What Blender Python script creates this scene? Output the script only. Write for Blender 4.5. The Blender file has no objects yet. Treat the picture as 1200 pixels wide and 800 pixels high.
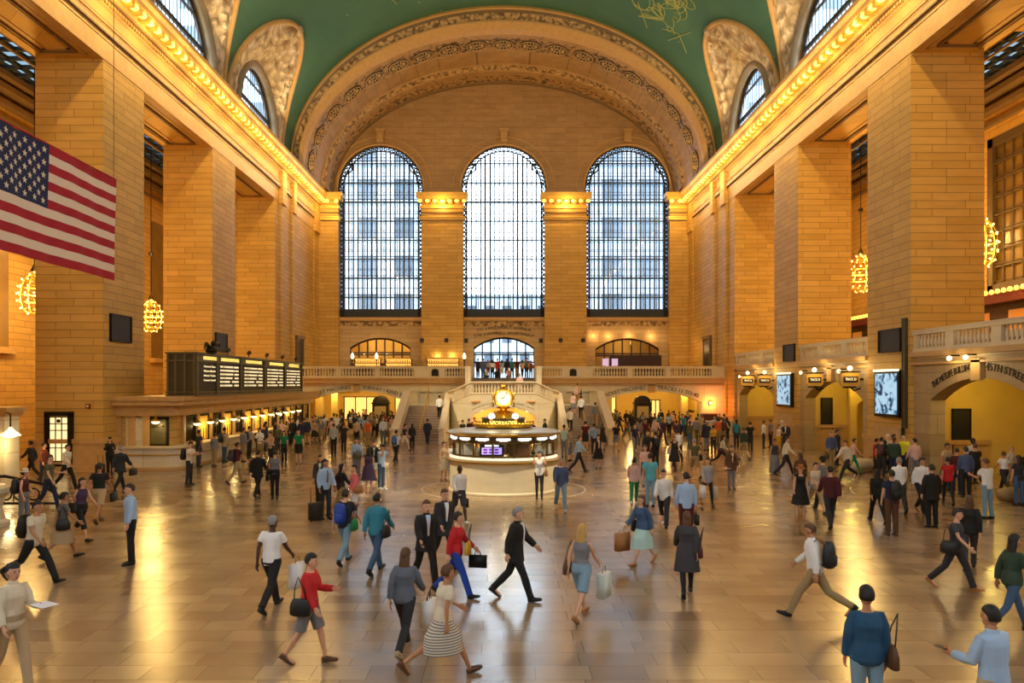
import bpy, bmesh, math, random
from mathutils import Vector, Matrix
random.seed(7)
R = math.radians
C = bpy.context.scene.collection
sc = bpy.context.scene

# ------------------------------------------------------------------ camera, world, exposure
cam_d = bpy.data.cameras.new('camera')
cam = bpy.data.objects.new('camera', cam_d); C.objects.link(cam)
cam.location = (0, 0, 4.0); cam.rotation_euler = (R(90), 0, 0)
cam_d.sensor_width = 36; cam_d.lens = 27.0
cam_d.shift_x = 10/1200; cam_d.shift_y = 50/1200
cam_d.clip_end = 400; cam_d.clip_start = 0.1
sc.camera = cam
W = bpy.data.worlds.new('sky'); sc.world = W; W.use_nodes = True
W.node_tree.nodes['Background'].inputs[0].default_value = (0.74, 0.87, 1.0, 1)
W.node_tree.nodes['Background'].inputs[1].default_value = 11.0
sc.view_settings.view_transform = 'Standard'
try: sc.view_settings.look = 'None'
except Exception: pass
sc.view_settings.gamma = 1; sc.view_settings.use_curve_mapping = False
sc.view_settings.exposure = -0.13
sc.cycles.max_bounces = 7; sc.cycles.diffuse_bounces = 4; sc.cycles.glossy_bounces = 3
sc.cycles.transparent_max_bounces = 12; sc.cycles.sample_clamp_indirect = 4
sc.cycles.caustics_reflective = False; sc.cycles.caustics_refractive = False
# lamp strengths in watts
P_CORNICE, P_CHAND, P_PASS, P_GATE, P_TICKET, P_BALC = 250, 1600, 380, 150, 22, 120

# ------------------------------------------------------------------ helpers
def lin(h):
    h = h.lstrip('#'); o = []
    for i in (0, 2, 4):
        c = int(h[i:i+2], 16)/255
        o.append(c/12.92 if c <= .04045 else ((c+.055)/1.055)**2.4)
    return o

def tag(o, label=None, cat=None, group=None, kind=None):
    if label: o['label'] = label
    if cat: o['category'] = cat
    if group: o['group'] = group
    if kind: o['kind'] = kind
    return o

def empty(name, loc=(0, 0, 0), rz=0, **k):
    o = bpy.data.objects.new(name, None); C.objects.link(o)
    o.location = loc; o.rotation_euler = (0, 0, rz); o.empty_display_size = .1
    return tag(o, **k)

class MB:
    def __init__(s): s.v = []; s.f = []
    def add(s, vs, fs):
        n = len(s.v); s.v += [tuple(v) for v in vs]; s.f += [tuple(i+n for i in f) for f in fs]; return s
    def box(s, x0, x1, y0, y1, z0, z1):
        return s.add([(x0,y0,z0),(x1,y0,z0),(x1,y1,z0),(x0,y1,z0),(x0,y0,z1),(x1,y0,z1),(x1,y1,z1),(x0,y1,z1)],
                     [(0,3,2,1),(4,5,6,7),(0,1,5,4),(1,2,6,5),(2,3,7,6),(3,0,4,7)])
    def obox(s, c, sz, rz=0, rx=0):
        m = Matrix.Translation(c) @ Matrix.Rotation(rz, 4, 'Z') @ Matrix.Rotation(rx, 4, 'X')
        a, b, d = sz[0]/2, sz[1]/2, sz[2]/2
        vs = [m @ Vector(p) for p in ((-a,-b,-d),(a,-b,-d),(a,b,-d),(-a,b,-d),(-a,-b,d),(a,-b,d),(a,b,d),(-a,b,d))]
        return s.add(vs, [(0,3,2,1),(4,5,6,7),(0,1,5,4),(1,2,6,5),(2,3,7,6),(3,0,4,7)])
    def prism(s, pts, f0, f1):
        n = len(pts)
        return s.add([f0(*p) for p in pts]+[f1(*p) for p in pts],
                     [tuple(range(n))[::-1], tuple(range(n, 2*n))]+[(i, (i+1) % n, n+(i+1) % n, n+i) for i in range(n)])
    def lathe(s, prof, c=(0, 0, 0), n=16, cap=True, M=None):
        vs = []; fs = []
        for r, z in prof:
            for k in range(n):
                a = 2*math.pi*k/n; p = Vector((r*math.cos(a), r*math.sin(a), z))
                if M: p = M @ p
                vs.append((p.x+c[0], p.y+c[1], p.z+c[2]))
        for i in range(len(prof)-1):
            for k in range(n):
                k2 = (k+1) % n; fs.append((i*n+k, i*n+k2, (i+1)*n+k2, (i+1)*n+k))
        if cap: fs.append(tuple(range(n))[::-1]); fs.append(tuple((len(prof)-1)*n+k for k in range(n)))
        return s.add(vs, fs)
    def sphere(s, c, r, n=12, m=8, sc_=(1, 1, 1), M=None):
        prof = [(max(1e-4, r*math.sin(math.pi*i/m)), -r*math.cos(math.pi*i/m)) for i in range(m+1)]
        t = MB().lathe(prof, n=n)
        vs = []
        for v in t.v:
            p = Vector((v[0]*sc_[0], v[1]*sc_[1], v[2]*sc_[2]))
            if M: p = M @ p
            vs.append((p.x+c[0], p.y+c[1], p.z+c[2]))
        return s.add(vs, t.f)
    def rings(s, rr, cap=True):
        n = len(rr[0]); vs = [p for r in rr for p in r]; fs = []
        for i in range(len(rr)-1):
            for k in range(n):
                k2 = (k+1) % n; fs.append((i*n+k, i*n+k2, (i+1)*n+k2, (i+1)*n+k))
        if cap: fs.append(tuple(range(n))[::-1]); fs.append(tuple((len(rr)-1)*n+k for k in range(n)))
        return s.add(vs, fs)
    def tube(s, path, r, n=8, cap=True, closed=False):
        P = [Vector(p) for p in path]; L = len(P)
        rad = r if isinstance(r, (list, tuple)) else [r]*L
        rr = []; prev = None
        for i in range(L):
            if closed: t = P[(i+1) % L]-P[i-1]
            else: t = P[min(i+1, L-1)]-P[max(i-1, 0)]
            t.normalize()
            ref = Vector((1, 0, 0)) if prev is None else prev
            if prev is None and abs(t.x) > .9: ref = Vector((0, 0, 1))
            u = (ref - t*ref.dot(t)).normalized(); w = t.cross(u); prev = u
            ra = rad[i]; ra = ra if isinstance(ra, (list, tuple)) else (ra, ra)
            rr.append([P[i]+u*ra[0]*math.cos(2*math.pi*k/n)+w*ra[1]*math.sin(2*math.pi*k/n) for k in range(n)])
        if closed: rr.append(rr[0]); cap = False
        return s.rings(rr, cap)
    def torus(s, c, Rr, r, M=None, n=16, m=6):
        path = []
        for k in range(n):
            a = 2*math.pi*k/n; p = Vector((Rr*math.cos(a), Rr*math.sin(a), 0))
            if M: p = M @ p
            path.append((p.x+c[0], p.y+c[1], p.z+c[2]))
        return s.tube(path, r, m, closed=True)
    def mesh(s, name, smooth=False, fix=False):
        me = bpy.data.meshes.new(name); me.from_pydata(s.v, [], s.f)
        if fix:
            b = bmesh.new(); b.from_mesh(me); bmesh.ops.recalc_face_normals(b, faces=b.faces); b.to_mesh(me); b.free()
        if smooth:
            me.polygons.foreach_set('use_smooth', [True]*len(me.polygons))
        me.update(); return me
    def build(s, name, mat, parent=None, smooth=False, loc=None, rz=None, label=None, cat=None, group=None, kind=None, fix=False):
        me = s.mesh(name, smooth, fix)
        if mat: me.materials.append(mat)
        o = bpy.data.objects.new(name, me); C.objects.link(o)
        if loc is not None: o.location = loc
        if rz is not None: o.rotation_euler = (0, 0, rz)
        if parent: o.parent = parent
        return tag(o, label, cat, group, kind)

def inst(src, parent=None, loc=None, rot=None, scale=None):
    o = src.copy(); C.objects.link(o)
    if parent: o.parent = parent
    if loc is not None: o.location = loc
    if rot is not None: o.rotation_euler = rot
    if scale is not None: o.scale = scale
    return o

def copy_tree(o, parent=None):
    c = o.copy(); C.objects.link(c); c.parent = parent
    for ch in list(o.children): copy_tree(ch, c)
    return c

# ------------------------------------------------------------------ materials
def newmat(name):
    m = bpy.data.materials.new(name); m.use_nodes = True; nt = m.node_tree
    return m, nt, nt.nodes['Principled BSDF']
_mc = {}
def mat(name, color, rough=.6, metal=0., var=.0, vscale=3., bump=0., bscale=20., emis=None, es=0., coat=0.):
    if name in _mc: return _mc[name]
    m, nt, b = newmat(name); col = lin(color) if isinstance(color, str) else list(color)
    b.inputs['Base Color'].default_value = (*col, 1); b.inputs['Roughness'].default_value = rough
    b.inputs['Metallic'].default_value = metal
    if coat: b.inputs['Coat Weight'].default_value = coat
    if var or bump:
        geo = nt.nodes.new('ShaderNodeNewGeometry')
    if var:
        n = nt.nodes.new('ShaderNodeTexNoise'); n.inputs['Scale'].default_value = vscale; n.inputs['Detail'].default_value = 6
        nt.links.new(geo.outputs['Position'], n.inputs['Vector'])
        r = nt.nodes.new('ShaderNodeMapRange'); r.inputs[1].default_value = .3; r.inputs[2].default_value = .7
        r.inputs[3].default_value = 1-var; r.inputs[4].default_value = 1+var
        nt.links.new(n.outputs[0], r.inputs[0])
        x = nt.nodes.new('ShaderNodeVectorMath'); x.operation = 'SCALE'; x.inputs[0].default_value = col
        nt.links.new(r.outputs[0], x.inputs['Scale']); nt.links.new(x.outputs[0], b.inputs['Base Color'])
    if bump:
        n2 = nt.nodes.new('ShaderNodeTexNoise'); n2.inputs['Scale'].default_value = bscale; n2.inputs['Detail'].default_value = 5
        nt.links.new(geo.outputs['Position'], n2.inputs['Vector'])
        bp = nt.nodes.new('ShaderNodeBump'); bp.inputs['Strength'].default_value = bump; bp.inputs['Distance'].default_value = .1
        nt.links.new(n2.outputs[0], bp.inputs['Height']); nt.links.new(bp.outputs[0], b.inputs['Normal'])
    if emis is not None:
        e = lin(emis) if isinstance(emis, str) else emis
        b.inputs['Emission Color'].default_value = (*e, 1); b.inputs['Emission Strength'].default_value = es
        m.cycles.emission_sampling = 'NONE'
    _mc[name] = m; return m

def ashlar(name, c1, c2, cm, bw=1.55, rh=.45, rough=.62, grain=.08):
    m, nt, b = newmat(name); N = nt.nodes.new; L = nt.links.new
    geo = N('ShaderNodeNewGeometry'); sp = N('ShaderNodeSeparateXYZ'); L(geo.outputs['Position'], sp.inputs[0])
    ad = N('ShaderNodeMath'); ad.operation = 'ADD'; L(sp.outputs[0], ad.inputs[0]); L(sp.outputs[1], ad.inputs[1])
    cb = N('ShaderNodeCombineXYZ'); L(ad.outputs[0], cb.inputs[0]); L(sp.outputs[2], cb.inputs[1])
    br = N('ShaderNodeTexBrick'); L(cb.outputs[0], br.inputs['Vector'])
    br.offset = .38; br.squash = 1.3; br.squash_frequency = 3; br.offset_frequency = 2
    br.inputs['Scale'].default_value = 1; br.inputs['Brick Width'].default_value = bw; br.inputs['Row Height'].default_value = rh
    br.inputs['Mortar Size'].default_value = .011; br.inputs['Mortar Smooth'].default_value = .2; br.inputs['Bias'].default_value = -.1
    br.inputs['Color1'].default_value = (*lin(c1), 1); br.inputs['Color2'].default_value = (*lin(c2), 1); br.inputs['Mortar'].default_value = (*lin(cm), 1)
    n = N('ShaderNodeTexNoise'); n.inputs['Scale'].default_value = .9; n.inputs['Detail'].default_value = 8
    mp = N('ShaderNodeMapping'); mp.inputs['Scale'].default_value = (1, 1, 3.5); L(geo.outputs['Position'], mp.inputs[0]); L(mp.outputs[0], n.inputs['Vector'])
    r = N('ShaderNodeMapRange'); r.inputs[1].default_value = .3; r.inputs[2].default_value = .7; r.inputs[3].default_value = 1-grain; r.inputs[4].default_value = 1+grain
    L(n.outputs[0], r.inputs[0])
    x = N('ShaderNodeVectorMath'); x.operation = 'SCALE'; L(br.outputs['Color'], x.inputs[0]); L(r.outputs[0], x.inputs['Scale'])
    L(x.outputs[0], b.inputs['Base Color']); b.inputs['Roughness'].default_value = rough
    bp = N('ShaderNodeBump'); bp.inputs['Strength'].default_value = .5; bp.inputs['Distance'].default_value = .02; bp.invert = True
    L(br.outputs['Fac'], bp.inputs['Height']); L(bp.outputs[0], b.inputs['Normal'])
    return m

M_stone = ashlar('caen_stone_blocks', '#d4a652', '#c49742', '#6a4e22', bw=1.7, rh=.36)
M_end = ashlar('end_wall_stone', '#ccab76', '#bd9b66', '#7a5c36', bw=1.9, rh=.45)
M_gate = ashlar('gate_wall_stone', '#b0966a', '#a68b5c', '#6f5836', bw=2.2, rh=.9, rough=.5)
M_stone2 = ashlar('upper_stone_blocks', '#b08a56', '#a6804e', '#7a5c34', bw=2.0, rh=.6, grain=.13)
M_marble = ashlar('marble_slabs', '#e2d6b4', '#d9cba6', '#a8946c', bw=2.6, rh=1.3, rough=.4, grain=.07)
M_trim = mat('carved_trim_stone', '#c49a5c', .55, var=.08, bump=.25, bscale=8)
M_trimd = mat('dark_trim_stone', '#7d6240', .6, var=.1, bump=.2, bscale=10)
M_rail = mat('balustrade_marble', '#d8c6a0', .45, var=.06, vscale=2)
M_bronze = mat('dark_bronze', '#2b241a', .45, .7, var=.15)
M_iron = mat('window_iron', '#30353a', .5, .3)
M_black = mat('black_panel', '#14110e', .5)
M_gold = mat('polished_brass', '#d8a838', .28, 1.0)
M_goldp = mat('gilded_plaster', '#e0b050', .4, .3, var=.1, bump=.2)
M_board = mat('board_bronze', '#4b432c', .5, .4, var=.08)
M_letter = mat('incised_letters', '#2e2012', .7)
M_bulb = mat('lit_bulb', '#ffd890', .4, emis='#ffc46a', es=7)
M_cbulb = mat('cornice_bulb', '#ffe0a0', .4, emis='#ffc850', es=1.7)
M_white_lit = mat('lit_white_shade', '#fff2d0', .4, emis='#ffe9b0', es=2.4)
M_yellow_lit = mat('lit_amber_panel', '#ffe0a0', .5, emis='#ffd27a', es=1.1)
M_yplaster = mat('cream_passage_wall', '#d9b860', .55, var=.06, vscale=1.5)
M_wood = mat('dark_wood', '#3a2214', .4, var=.2, vscale=6)
M_red = mat('dark_red_awning', '#5a1810', .7, var=.1)

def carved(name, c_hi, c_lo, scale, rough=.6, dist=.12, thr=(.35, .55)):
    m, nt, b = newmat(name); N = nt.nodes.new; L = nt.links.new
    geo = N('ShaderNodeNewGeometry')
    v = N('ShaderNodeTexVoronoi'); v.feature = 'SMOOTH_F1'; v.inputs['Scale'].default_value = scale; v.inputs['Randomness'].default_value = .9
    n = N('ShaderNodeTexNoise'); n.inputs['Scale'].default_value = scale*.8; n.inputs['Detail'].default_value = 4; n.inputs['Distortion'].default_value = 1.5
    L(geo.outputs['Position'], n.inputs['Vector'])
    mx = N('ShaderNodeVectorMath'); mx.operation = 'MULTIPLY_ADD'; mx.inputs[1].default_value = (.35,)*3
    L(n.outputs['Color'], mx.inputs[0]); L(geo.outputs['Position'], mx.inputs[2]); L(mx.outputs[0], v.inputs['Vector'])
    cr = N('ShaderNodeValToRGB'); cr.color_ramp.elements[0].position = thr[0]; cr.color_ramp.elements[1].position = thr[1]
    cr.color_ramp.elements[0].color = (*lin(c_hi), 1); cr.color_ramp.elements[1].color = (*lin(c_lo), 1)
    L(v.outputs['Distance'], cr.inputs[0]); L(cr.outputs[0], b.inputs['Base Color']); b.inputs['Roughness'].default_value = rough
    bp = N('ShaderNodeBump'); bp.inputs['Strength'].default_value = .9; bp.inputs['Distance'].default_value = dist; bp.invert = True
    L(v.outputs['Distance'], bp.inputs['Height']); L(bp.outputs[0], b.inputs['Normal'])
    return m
M_relief = carved('carved_relief', '#ecd4aa', '#9a7850', 1.9, dist=.6, thr=(.25, .7))
M_foliage = carved('foliage_band', '#cba468', '#6e5232', 3.6, thr=(.3, .6))
M_pattern = carved('painted_foliage_band', '#b48c58', '#57442e', 3.0, dist=.03, thr=(.38, .58))

def glassmat(name, tint, gl):
    m, nt, b = newmat(name); N = nt.nodes.new; L = nt.links.new
    t = N('ShaderNodeBsdfTransparent'); t.inputs[0].default_value = (*tint, 1)
    g = N('ShaderNodeBsdfGlossy'); g.inputs['Roughness'].default_value = .05
    mx = N('ShaderNodeMixShader'); mx.inputs[0].default_value = gl
    L(t.outputs[0], mx.inputs[1]); L(g.outputs[0], mx.inputs[2]); L(mx.outputs[0], nt.nodes['Material Output'].inputs[0])
    return m
M_glass = glassmat('window_glass', (.9, .95, .98), .035)
M_block = glassmat('glass_block', (.8, .88, .92), .03)

def floormat():
    m, nt, b = newmat('marble_floor'); N = nt.nodes.new; L = nt.links.new
    geo = N('ShaderNodeNewGeometry')
    br = N('ShaderNodeTexBrick'); L(geo.outputs['Position'], br.inputs['Vector']); br.offset = .43; br.squash = .7; br.squash_frequency = 2; br.offset_frequency = 2
    br.inputs['Scale'].default_value = 1; br.inputs['Brick Width'].default_value = 1.1; br.inputs['Row Height'].default_value = .52
    br.inputs['Mortar Size'].default_value = .006; br.inputs['Bias'].default_value = -.15
    br.inputs['Color1'].default_value = (*lin('#a48a6a'), 1); br.inputs['Color2'].default_value = (*lin('#866c52'), 1); br.inputs['Mortar'].default_value = (*lin('#6a523c'), 1)
    n = N('ShaderNodeTexNoise'); n.inputs['Scale'].default_value = .8; n.inputs['Detail'].default_value = 3; n.inputs['Distortion'].default_value = 0
    L(geo.outputs['Position'], n.inputs['Vector'])
    r = N('ShaderNodeMapRange'); r.inputs[1].default_value = .3; r.inputs[2].default_value = .7; r.inputs[3].default_value = .86; r.inputs[4].default_value = 1.12
    L(n.outputs[0], r.inputs[0])
    x = N('ShaderNodeVectorMath'); x.operation = 'SCALE'; L(br.outputs['Color'], x.inputs[0]); L(r.outputs[0], x.inputs['Scale'])
    L(x.outputs[0], b.inputs['Base Color'])
    r2 = N('ShaderNodeMapRange'); r2.inputs[1].default_value = .3; r2.inputs[2].default_value = .7; r2.inputs[3].default_value = .2; r2.inputs[4].default_value = .27
    L(n.outputs[0], r2.inputs[0]); L(r2.outputs[0], b.inputs['Roughness'])
    b.inputs['Specular IOR Level'].default_value = 1.0
    n3 = N('ShaderNodeTexNoise'); n3.inputs['Scale'].default_value = 2.2; n3.inputs['Detail'].default_value = 2; L(geo.outputs['Position'], n3.inputs['Vector'])
    bp = N('ShaderNodeBump'); bp.inputs['Strength'].default_value = .02; bp.inputs['Distance'].default_value = .03; L(n3.outputs[0], bp.inputs['Height']); L(bp.outputs[0], b.inputs['Normal'])
    return m
M_floor = floormat()

def vaultmat():
    m, nt, b = newmat('green_painted_vault'); N = nt.nodes.new; L = nt.links.new
    geo = N('ShaderNodeNewGeometry')
    n = N('ShaderNodeTexNoise'); n.inputs['Scale'].default_value = .25; n.inputs['Detail'].default_value = 8; L(geo.outputs['Position'], n.inputs['Vector'])
    cr = N('ShaderNodeValToRGB'); cr.color_ramp.elements[0].position = .3; cr.color_ramp.elements[1].position = .72
    cr.color_ramp.elements[0].color = (*lin('#386450'), 1); cr.color_ramp.elements[1].color = (*lin('#4a7456'), 1); L(n.outputs[0], cr.inputs[0])
    v = N('ShaderNodeTexVoronoi'); v.inputs['Scale'].default_value = .55; L(geo.outputs['Position'], v.inputs['Vector'])
    s = N('ShaderNodeMath'); s.operation = 'LESS_THAN'; s.inputs[1].default_value = .045; L(v.outputs['Distance'], s.inputs[0])
    mx = N('ShaderNodeMix'); mx.data_type = 'RGBA'; L(s.outputs[0], mx.inputs[0]); L(cr.outputs[0], mx.inputs[6]); mx.inputs[7].default_value = (*lin('#a89a58'), 1)
    L(mx.outputs[2], b.inputs['Base Color']); b.inputs['Roughness'].default_value = .75
    return m
M_vault = vaultmat()

def text_obj(name, s, size, m, loc, rot, parent=None, ext=.012, bend=None, width=None, align='CENTER'):
    cu = bpy.data.curves.new(name, 'FONT'); cu.body = s; cu.size = size; cu.extrude = ext; cu.align_x = align; cu.align_y = 'CENTER'
    cu.resolution_u = 2
    t = bpy.data.objects.new(name, cu); C.objects.link(t)
    dg = bpy.context.evaluated_depsgraph_get()
    me = bpy.data.meshes.new_from_object(t.evaluated_get(dg)); bpy.data.objects.remove(t); bpy.data.curves.remove(cu)
    xs = [v.co.x for v in me.vertices]
    k = width/(max(xs)-min(xs)) if (width and xs) else 1
    for v in me.vertices:
        v.co.x *= k
        if bend: v.co.y += bend(v.co.x)
    me.materials.clear(); me.materials.append(m)
    o = bpy.data.objects.new(name, me); C.objects.link(o); o.location = loc; o.rotation_euler = rot
    if parent: o.parent = parent
    return o

def lamp(name, loc, power, col=(1, .62, .25), r=.12, parent=None):
    d = bpy.data.lights.new(name, 'POINT'); d.energy = power; d.color = col; d.shadow_soft_size = r
    o = bpy.data.objects.new(name, d); C.objects.link(o); o.location = loc
    if parent: o.parent = parent
    return o

def arch_z(op, a):
    a0, a1, zb, zs, rise = op; c = (a0+a1)/2; h = (a1-a0)/2; t = max(-1, min(1, (a-c)/h))
    if rise >= h*.8: return zs+rise*math.sqrt(max(0, 1-t*t))
    Rr = (h*h+rise*rise)/(2*rise); return zs-(Rr-rise)+math.sqrt(max(0, Rr*Rr-(t*h)**2))

def arched_wall(mb, P, a0, a1, z0, z1, d0, d1, ops, n=20):
    """wall in the plane (a, z) from depth d0 to d1 with arched openings (a0, a1, sill z, spring z, rise)"""
    def q(a, b, c, d): mb.add([a, b, c, d], [(0, 1, 2, 3)])
    def slab(x0, x1, za, zb):
        for d in (d0, d1): q(P(x0, d, za), P(x1, d, za), P(x1, d, zb), P(x0, d, zb))
    cur = a0
    for op in sorted(ops):
        slab(cur, op[0], z0, z1)
        if op[2] > z0: slab(op[0], op[1], z0, op[2])
        if op[2] > z0: q(P(op[0], d0, op[2]), P(op[1], d0, op[2]), P(op[1], d1, op[2]), P(op[0], d1, op[2]))
        for e in (0, 1): q(P(op[e], d0, op[2]), P(op[e], d1, op[2]), P(op[e], d1, op[3]), P(op[e], d0, op[3]))
        c = (op[0]+op[1])/2; h = (op[1]-op[0])/2
        xs = [c-h*math.cos(math.pi*i/n) for i in range(n+1)]
        for i in range(n):
            za, zb = arch_z(op, xs[i]), arch_z(op, xs[i+1])
            for d in (d0, d1): q(P(xs[i], d, za), P(xs[i+1], d, zb), P(xs[i+1], d, z1), P(xs[i], d, z1))
            q(P(xs[i], d0, za), P(xs[i+1], d0, zb), P(xs[i+1], d1, zb), P(xs[i], d1, za))
        cur = op[1]
    slab(cur, a1, z0, z1)
    q(P(a0, d0, z1), P(a1, d0, z1), P(a1, d1, z1), P(a0, d1, z1))
    for a in (a0, a1): q(P(a, d0, z0), P(a, d1, z0), P(a, d1, z1), P(a, d0, z1))
    return mb
PX = lambda a, d, z: (a, d, z)       # wall facing the camera: a = x, d = y
PY = lambda a, d, z: (d, a, z)       # side wall: a = y, d = x

# ------------------------------------------------------------------ setting
HW = 18.3; TH = 3.1; YB = 76.0; Y0 = -9.0
PIERS = [(-9, -4), (8.7, 12.7), (21.9, 25.9), (35.1, 39.1), (48.3, 52.4), (61.5, YB+.8)]
PIERS_R = [(a_ - .6, b_ - .5) if a_ > 30 else (a_, b_) for a_, b_ in PIERS]; PIERS_R[-1] = (60.8, YB+.8)
BAYS_R = [(PIERS_R[i][1], PIERS_R[i+1][0]) for i in range(5)]
BAYS = [(-4, 8.7), (12.7, 21.9), (25.9, 35.1), (39.1, 48.3), (52.4, 61.5)]
LUN = [56.9, 43.75, 30.6, 17.45, 4.3]
OUT = 27.0

fl = MB().box(-OUT-9, OUT+9, Y0, YB+8, -.4, 0).build('floor', M_floor, kind='structure')
for sx, sn in ((-1, 'left'), (1, 'right')):
    PIERS, BAYS, TH = (PIERS, BAYS, TH) if sx < 0 else (PIERS_R, BAYS_R, 3.3)
    m = MB()
    for a, b in PIERS: m.box(min(sx*HW, sx*(HW+TH)), max(sx*HW, sx*(HW+TH)), a, b, 0, 18.9)
    m.box(min(sx*HW, sx*(HW+TH)), max(sx*HW, sx*(HW+TH)), Y0, YB+.8, 18.9, 22.6)
    wl = m.build('wall_'+sn, M_stone, kind='structure')
    # base plinth of the piers
    m = MB()
    for a, b in PIERS[2:]:
        for (p, z0, z1) in ((.12, 0, 1.3), (.2, 1.3, 1.5), (.2, 0, .25)):
            m.box(min(sx*(HW-p), sx*(HW+TH+p)), max(sx*(HW-p), sx*(HW+TH+p)), a-p, b+p, z0, z1)
    m.build('baseboard_'+sn, M_trim, kind='structure')
    # entablature and cornice, one swept profile
    prof = [(.03, 18.87), (.03, 19.75), (.07, 19.78), (.07, 19.98), (.2, 20.05), (.24, 20.2), (.08, 20.25), (.08, 20.42), (.16, 20.46), (.16, 20.54), (.04, 20.6),
            (.04, 21.2), (.16, 21.28), (.26, 21.48), (.5, 21.52), (.5, 22.0), (1.0, 22.05), (1.0, 22.3), (1.16, 22.45), (1.16, 22.68), (-.5, 22.68), (-.5, 18.87)]
    m = MB().prism(prof, lambda p, z: (sx*(HW-p), 10.0, z), lambda p, z: (sx*(HW-p), YB, z))
    cor = m.build('trim_cornice_'+sn, M_trim, kind='structure')
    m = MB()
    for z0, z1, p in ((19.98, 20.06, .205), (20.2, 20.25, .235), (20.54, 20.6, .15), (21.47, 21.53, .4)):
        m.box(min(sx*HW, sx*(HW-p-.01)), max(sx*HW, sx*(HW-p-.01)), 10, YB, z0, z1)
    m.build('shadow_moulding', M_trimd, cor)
    m = MB(); k = 0; y = 34.4
    while y < 75.2:
        m.obox((sx*(HW-.72), y, 21.86), (.46, .26, .34)); y += .8
    m.build('modillions', M_goldp, cor)
    m = MB(); y = 34.0
    while y < 75.6:
        m.box(min(sx*(HW-.1), sx*(HW-.3)), max(sx*(HW-.1), sx*(HW-.3)), y, y+.14, 21.3, 21.46); y += .26
    m.build('dentils', M_trim, cor)
    # coffer frames under the openings
    m = MB(); m2 = MB()
    for a, b in BAYS[1:]:
        for inset, w, zz, mm in ((.45, .12, 18.84, m), (.75, .06, 18.8, m2), (.95, .16, 18.86, m)):
            X0, X1 = HW+inset, HW+TH-inset; A, B = a+inset, b-inset
            for x0, x1, y0, y1 in ((X0, X1, A, A+w), (X0, X1, B-w, B), (X0, X0+w, A, B), (X1-w, X1, A, B)):
                mm.box(min(sx*x0, sx*x1), max(sx*x0, sx*x1), y0, y1, zz, 18.93)
    m.build('trim_1', M_trim, kind='structure') if sx < 0 else m.build('trim_2', M_trim, kind='structure')
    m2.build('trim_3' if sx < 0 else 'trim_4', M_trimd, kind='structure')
    # pilaster strips towards the end wall
    m = MB()
    for y0, y1 in ((62.6, 63.6), (66.0, 66.7), (73.8, 75.2)):
        m.box(min(sx*(HW-.18), sx*HW), max(sx*(HW-.18), sx*HW), y0, y1, 0, 18.7)
        m.box(min(sx*(HW-.35), sx*HW), max(sx*(HW-.35), sx*HW), y0-.1, y1+.1, 18.7, 21.5)
    m.build('trim_5' if sx < 0 else 'trim_6', M_stone, kind='structure')
    # side aisle: outer wall, ceiling, skylight, end walls
    m = MB()
    wins = [(-1, 5.5), (13, 20.6), (26.4, 33.4), (34.2, 42.9) if sx > 0 else (33.5, 41.8)]+([(50.5, 56.2), (58.9, 61.4)] if sx < 0 else [])
    zb_, zt_ = (9.0, 17.6) if sx > 0 else (6.0, 16.5)
    cur = Y0; lo, hi = min(sx*OUT, sx*(OUT+.6)), max(sx*OUT, sx*(OUT+.6))
    for a, b in wins:
        m.box(lo, hi, cur, a, 0, 20.5); m.box(lo, hi, a, b, 0, zb_); m.box(lo, hi, a, b, zt_, 20.5); cur = b
    m.box(lo, hi, cur, 64, 0, 20.5)
    m.box(min(sx*(HW+TH), sx*OUT), max(sx*(HW+TH), sx*OUT), 63.4, 64, 0, 20.5)
    m.build('wall_outer_'+sn, M_stone, kind='structure')
    m = MB(); lo, hi = min(sx*(HW+TH), sx*(OUT+.6)), max(sx*(HW+TH), sx*(OUT+.6))
    s0, s1 = min(sx*23.0, sx*26.0), max(sx*23.0, sx*26.0)
    sky = [(13.5, 21), (27, 33), (35.5, 43), (49, 58)]
    cur = Y0
    for a, b in sky:
        m.box(lo, hi, cur, a, 20.3, 20.8); m.box(lo, s0, a, b, 20.3, 20.8); m.box(s1, hi, a, b, 20.3, 20.8); cur = b
    m.box(lo, hi, cur, 64, 20.3, 20.8)
    m.build('ceiling_aisle_'+sn, M_trim, kind='structure')
    m = MB()
    for a, b in sky:
        nn = 7
        for i in range(nn+1):
            yy = a+(b-a)*i/nn; m.box(s0, s1, yy-.1, yy+.1, 20.32, 20.5)
        for xx in (s0, s0+1, s0+2, s1): m.box(xx-.1, xx+.1, a, b, 20.32, 20.5)
    sk = m.build('window_%d' % (21 if sx < 0 else 22), M_iron, kind='structure')
    g = MB(); [g.box(s0, s1, a, b, 20.52, 20.54) for a, b in sky]; g.build('pane', glassmat('skylight_glass', (.22, .26, .28), .03), sk)
    m = MB()
    for p, z0, z1 in ((.25, 18.2, 18.4), (.5, 18.9, 19.15), (.9, 19.5, 19.8), (1.2, 20.0, 20.3)):
        m.box(min(sx*OUT, sx*(OUT-p)), max(sx*OUT, sx*(OUT-p)), 10, 63.4, z0, z1)
        m.box(min(sx*(HW+TH), sx*(HW+TH+p*.4)), max(sx*(HW+TH), sx*(HW+TH+p*.4)), 10, 63.4, z0+.3, z1+.2)
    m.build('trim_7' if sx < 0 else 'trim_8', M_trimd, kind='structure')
    # aisle window grilles
    w = empty('window_%d' % (11 if sx < 0 else 12), kind='structure')
    m = MB(); g = MB(); x = sx*(OUT+.15)
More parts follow.
